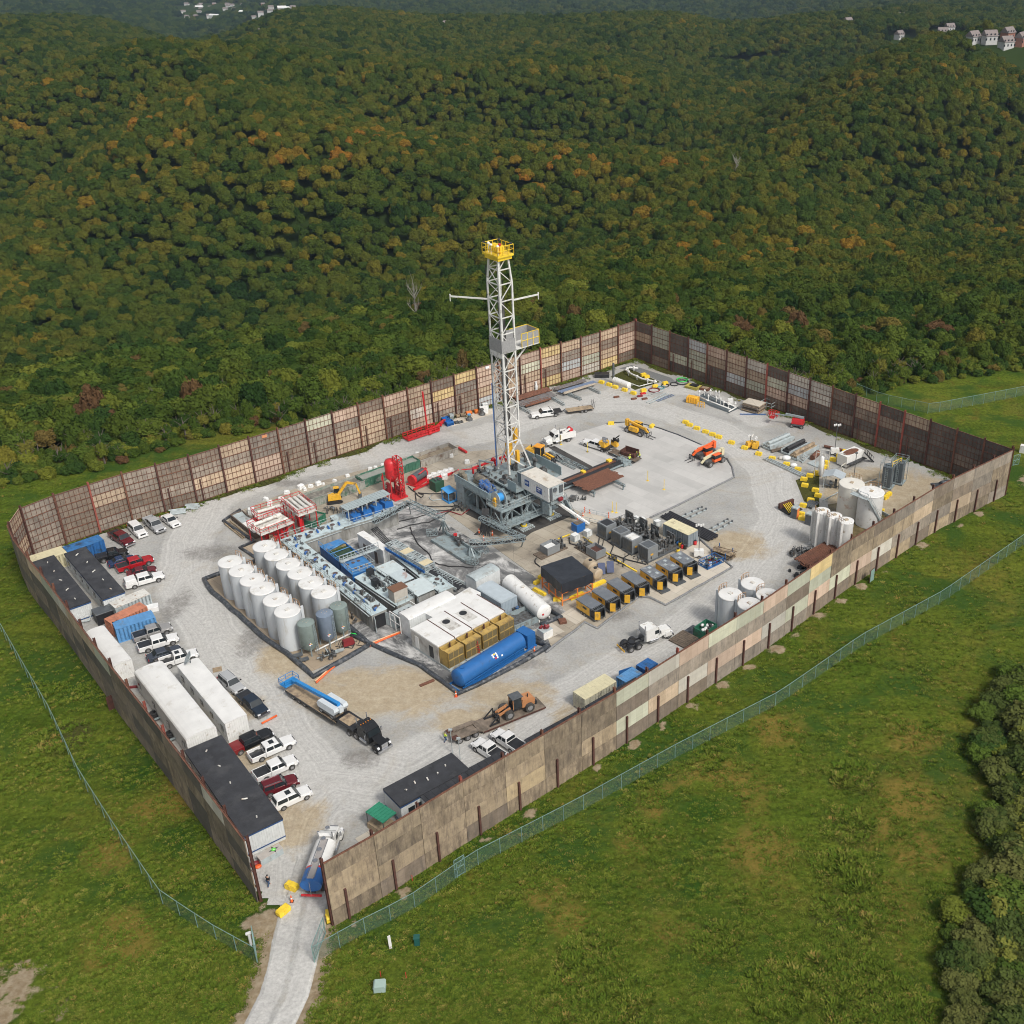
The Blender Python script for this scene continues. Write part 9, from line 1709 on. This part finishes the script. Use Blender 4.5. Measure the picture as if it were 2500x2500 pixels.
# far left corner of wall: red crane piece, tubs, clutter on the ply strip
t=thing('red_mast_section','red steel base with one tall red post against the back wall','red mast',G('R1',150,1930),rad(42)); m=M(); m.bx(-5,-1.1,.2,3,1.1,.5); m.rail([(-5,-1,.5),(3,-1,.5)],.9,.14,step=1.2); m.rail([(-5,1,.5),(3,1,.5)],.9,.14,step=1.2); m.bar((2,-.5,.8),(6.5,2.2,.6),.5); m.junk(0,-1.5,.3,4.5,1.2,1.2,10,71,(0,),(.4,.9)); m.build('base',red,t); M().cyl((0.6,0,.5),(0.2,0,9.8),.2,10).build('post',red,t)
floor('ply_strip',W('R1',(330,1840),(480,1760),(780,1690),(790,1740),(400,1860)),.03,palemat)
for k,x,y,sx,sy,h,mt,lb in (('R1',340,1810,1.5,1.2,.9,blue,'upper small blue open tub on the ply strip'),('R1',375,1845,1.7,1.2,1.0,blue,'lower small blue open tub on the ply strip'),('R1',395,1790,1.0,.7,1.3,greyl,'pale grey box beside the blue tubs'),('R1',455,1775,.9,.7,.7,wood,'cardboard-brown crate near the blue tubs'),('R1',505,1765,1.2,.8,.7,wood,'tan crate in the middle of the ply strip'),('R1',560,1745,1.4,.7,.7,orangey,'orange steel crate on the ply strip'),('R1',480,1825,1.1,.7,.4,mach,'dark scrap lump on the ply strip'),('R1',630,1735,.8,.6,.9,orangey,'small orange tank near the dark bell'),('R1',445,1830,.9,.7,.5,greyd,'dark lump near the blue tubs')): 
    t=thing('yard_crate',lb,'crate',G(k,x,y),rad(35)); m=M(); m.bx(-sx/2,-sy/2,0,sx/2,-sy/2+.08,h); m.bx(-sx/2,sy/2-.08,0,sx/2,sy/2,h); m.bx(-sx/2,-sy/2,0,-sx/2+.08,sy/2,h); m.bx(sx/2-.08,-sy/2,0,sx/2,sy/2,h); m.bx(-sx/2,-sy/2,0,sx/2,sy/2,h*.6); m.build('sides',mt,t)
for x,y,mt,lb in ((565,1800,mat('cap_blue',(.1,.35,.6),.5,var=.05),'dark round vessel with light blue cap on the ply strip'),(685,1750,greyd,'dark bell-shaped vessel nearest the mast on the ply strip')): t=thing('wellhead_part',lb,'vessel',G('R1',x,y)); M().lathe([(.7,0),(.75,.3),(.4,.8),(.35,1.2),(.5,1.3)],0,0,14).build('body',mach,t); M().cyl((0,0,1.3),(0,0,1.5),.4,12).build('cap',mt,t)
simplebox('white_sacks','white stacked sacks against the back wall near the mast','sack stack','R1',(680,1700),(740,1690),(720,1660),1.2,plast)
t=thing('statue_post','small white pump fitting standing against the back wall','fitting',G('R1',1195,1520)); M().lathe([(.4,0),(.3,.6),(.45,1.0),(.25,1.6),(.3,2.2)],0,0,10).build('body',plast,t)
simplebox('black_mat_roll','long black box lying at the foot of the back wall','box','R4',(780,250),(918,248),(915,222),.9,black)
for k,A,B,n,lb in (('C1',(1140,280),(1245,265),5,'light grey plank stack left of two below the wall'),('C1',(1250,240),(1340,235),5,'light grey plank stack right of two below the wall')): pipes(k,A,B,n,.14,greyl,lb,lb[-30:],.2,.45,0,'plank')
pipes('C2',(370,790),(530,920),4,.13,wood,'pale wooden plank lying beside the brown tray','planks beside the brown tray',.2,.4,0,'plank')
simplebox('black_box_unit','black box unit squeezed between office trailer and orange container','generator','C1',(645,975),(760,935),(725,893),2.0,black,greyd)
simplebox('white_scrap','white crumpled sheet on top of crates beside the orange container','sheet','C1',(985,930),(1065,915),(1040,890),.8,plast)
t=thing('condenser','dark round condenser and pipes at the end of the black-roofed office trailer','condenser',G('C1',590,985)); M().lathe([(.5,0),(.5,.9),(.4,1.0)],0,0,14).build('housing',greyd,t); M().tube([(.5,0,.8),(1.2,-.3,1.6),(1.0,-1.5,.4),(-.8,-2,.2)],.1,6).build('hose',greyl,t)
for i,(x,y) in enumerate(((1040,1655),(1150,1790))): t=thing('tyre_stack','%s stack of dark tyres beside the long arched trailer'%['upper','lower'][i],'tyre',G('C1',x,y)); [M().lathe([(.3,z),(.55,z+.03),(.58,z+.13),(.55,z+.23),(.3,z+.25)],0,0,16,cap=False).build('tyre',rubber,t) for z in (0,.27,.54)]; 
for i,(x,y) in enumerate(((1062,1690),(1172,1825))): t=thing('entry_steps','%s small grey entry steps of the long arched trailer'%['upper','lower'][i],'steps',G('C1',x,y),rad(-45)); M().stair((-.8,0,.05),(.5,0,.9),1.0,0,False).build('flight',greyb,t)
t=thing('pallet','small wooden pallet on the gravel left of the silver suv','pallet',G('C1',1465,1340),.4); [M().cb(0,-.5+.25*i,.1,1.3,.14,.08).build('slat',wood,t) for i in range(5)]
t=thing('red_beam','short red beam beside the arched trailer corner','beam',G('C1',900,1460),.2); M().cb(0,0,.15,1.5,.3,.3).build('beam',dred,t)
# dumpster, mat, liner square by the front wall
ce=G('B4',1240,770); t=thing('dumpster','open green dumpster heaped with rubbish behind the front wall','dumpster',ce,rad(48)); m=M(); m.bx(-1.6,-1.1,.1,1.6,-1,1.7); m.bx(-1.6,1,.1,1.6,1.1,1.7); m.bx(-1.6,-1.1,.1,-1.5,1.1,1.7); m.bx(1.5,-1.1,.1,1.6,1.1,1.7); m.build('bin',green,t); r=random.Random(9)
for i in range(12): q=M(); q.ball((r.uniform(-1.2,1.2),r.uniform(-.7,.7),1.3+r.random()*.4),.35,0,(1,.8,.7),7,5); q.build('rubbish_bag',[plast,greyd,white,black][i%4],t)
t=thing('liner_tray','black liner square beside the green dumpster','liner',G('B4',1160,770),rad(48)); M().bx(-1.6,-2,.05,1.6,2,.15).build('sheet',liner,t); t=thing('timber_mat','weathered timber mat lying left of the dumpster','timber mat',G('B4',1040,820),rad(48)); [M().cb(-1.6+.4*i,0,.15,.36,3.2,.2).build('plank',woodd,t) for i in range(9)]
t=thing('black_liner_heap','black liner heap with sack near the right corner of the pad','liner',G('R3',1400,520),rad(10)); m=M(); m.bx(-2.4,-1.6,.05,2.4,1.6,.2); m.ball((.8,1.2,.4),.9,0,(1.8,.6,.5)); m.ball((-1.8,-1,.3),.5,0,(1,1,.5)); m.build('sheet',liner,t)
floor('pale_slab',W('B2',(1420,570),(1560,490),(1610,520),(1450,605)),.05,palemat)
vg=[];vf=[]
for poly in (WB,WR):
    P=resample(poly,1.0)
    for i,p in enumerate(P[2:-2]):
        w_=mnoise.noise(Vector((p.x*.13,p.y*.13,7)))*3+1.0
        if w_<.35: continue
        d=(P[i+3]-P[i+1]).normalized(); nn=Vector((d.y,-d.x,0)); o=len(vg); w_=min(w_,2.3)
        vg+=[tuple(p+nn*.3-d*.55+Vector((0,0,.03))),tuple(p+nn*.3+d*.55+Vector((0,0,.03))),tuple(p+nn*(.3+w_)+d*.55+Vector((0,0,.03))),tuple(p+nn*(.3+w_*.95)-d*.55+Vector((0,0,.03)))]; vf.append((o,o+1,o+2,o+3))
vo=M().add(vg,vf).build('grass_verge',ground.data.materials[0]); tag(vo,kind='structure')
# field furniture
def vent(k,x,y,lb): t=thing('vent_pipe',lb,'vent pipe',G(k,x,y)); M().cyl((0,0,0),(0,0,1.8),.16,10).build('pipe',white,t); M().cyl((-.25,0,1.75),(.2,0,1.95),.2,10).build('elbow',white,t)
vent('B2',438,1572,'short white vent pipe beside the left gate leaf'); t=thing('marker_slab','leaning white marker post in the near field','marker',G('B2',1755,1605),.3); m=M(); m.prof([(-.16,0),(-.2,1.9),(.12,2.0),(.16,0)],-.06,.1); m.build('post',white,t)
t=thing('utility_pedestal','small dark green utility pedestal in the near field','utility box',G('F',1019,2305),.1); M().bx(-.3,-.3,0,.3,.3,1.1,0,.04).build('cabinet',mat('pedestal_green',(.015,.09,.075),.5,var=.1),t); M().bx(-.34,-.34,1.1,.34,.34,1.2).build('cap',MATS['pedestal_green'],t)
t=thing('meter_box','pale grey-green lidded utility box in the near field','utility box',G('F',928,2415),.1); M().bx(-.62,-.5,0,.62,.5,.75,0,.04).build('cabinet',mat('box_pale_green',(.32,.42,.38),.6,var=.08),t); M().prof([(-.66,.75),(-.5,.95),(.5,.95),(.66,.75)],-.54,.54).build('lid',MATS['box_pale_green'],t)
for x,y,lb in ((930,2385,'red stake behind the pale utility box'),(992,2388,'red stake right of the pale utility box'),(1007,2150,'small red stake by the pedestrian gate')): tag(M().cyl((0,0,0),(0,0,.9),.04,6).build('stake',red,None,G('F',x,y)),lb,'stake')
t=thing('white_cabinet','white cabinet on the rubble outside the right rear corner','cabinet',G('R3',1925,290),rad(-30)); M().bx(-.7,-.5,0,.7,.5,1.7).build('housing',white,t); gate('short chain-link gate beside the rubble outside the right corner','R3',(1855,380),(1895,370),2.4)
for k,x,y,rz_,lb in (('C2',690,48,A1,'small orange notice at the top of the back wall near the red post'),('R1',735,1297,A1,'small white notice on top of the back wall beside the mast'),('R2',1532,395,A2,'small white notice on the dark right rear wall')):
    p=G(k,x,y,9.2); o=M().cb(0,0,0,1.0,.04,.6).build('notice',signw if 'white' in lb else mat('notice_orange',(.6,.25,.12),.6,var=.05)); o.location=p+Vector((0,-.3,0)); o.rotation_euler=(0,0,rz_); tag(o,lb,'sign')
# haze
Mz=M(); Mz.bx(-5000,-300,-260,6400,8900,112); hz=bpy.data.materials.new('haze'); hz.use_nodes=True; n=hz.node_tree.nodes; n.remove(n['Principled BSDF']); pv=n.new('ShaderNodeVolumePrincipled'); pv.inputs['Color'].default_value=(.60,.77,1,1); pv.inputs['Density'].default_value=HAZE; pv.inputs['Anisotropy'].default_value=.2; hz.node_tree.links.new(pv.outputs[0],n['Material Output'].inputs['Volume']); tag(Mz.build('haze',hz),kind='stuff')
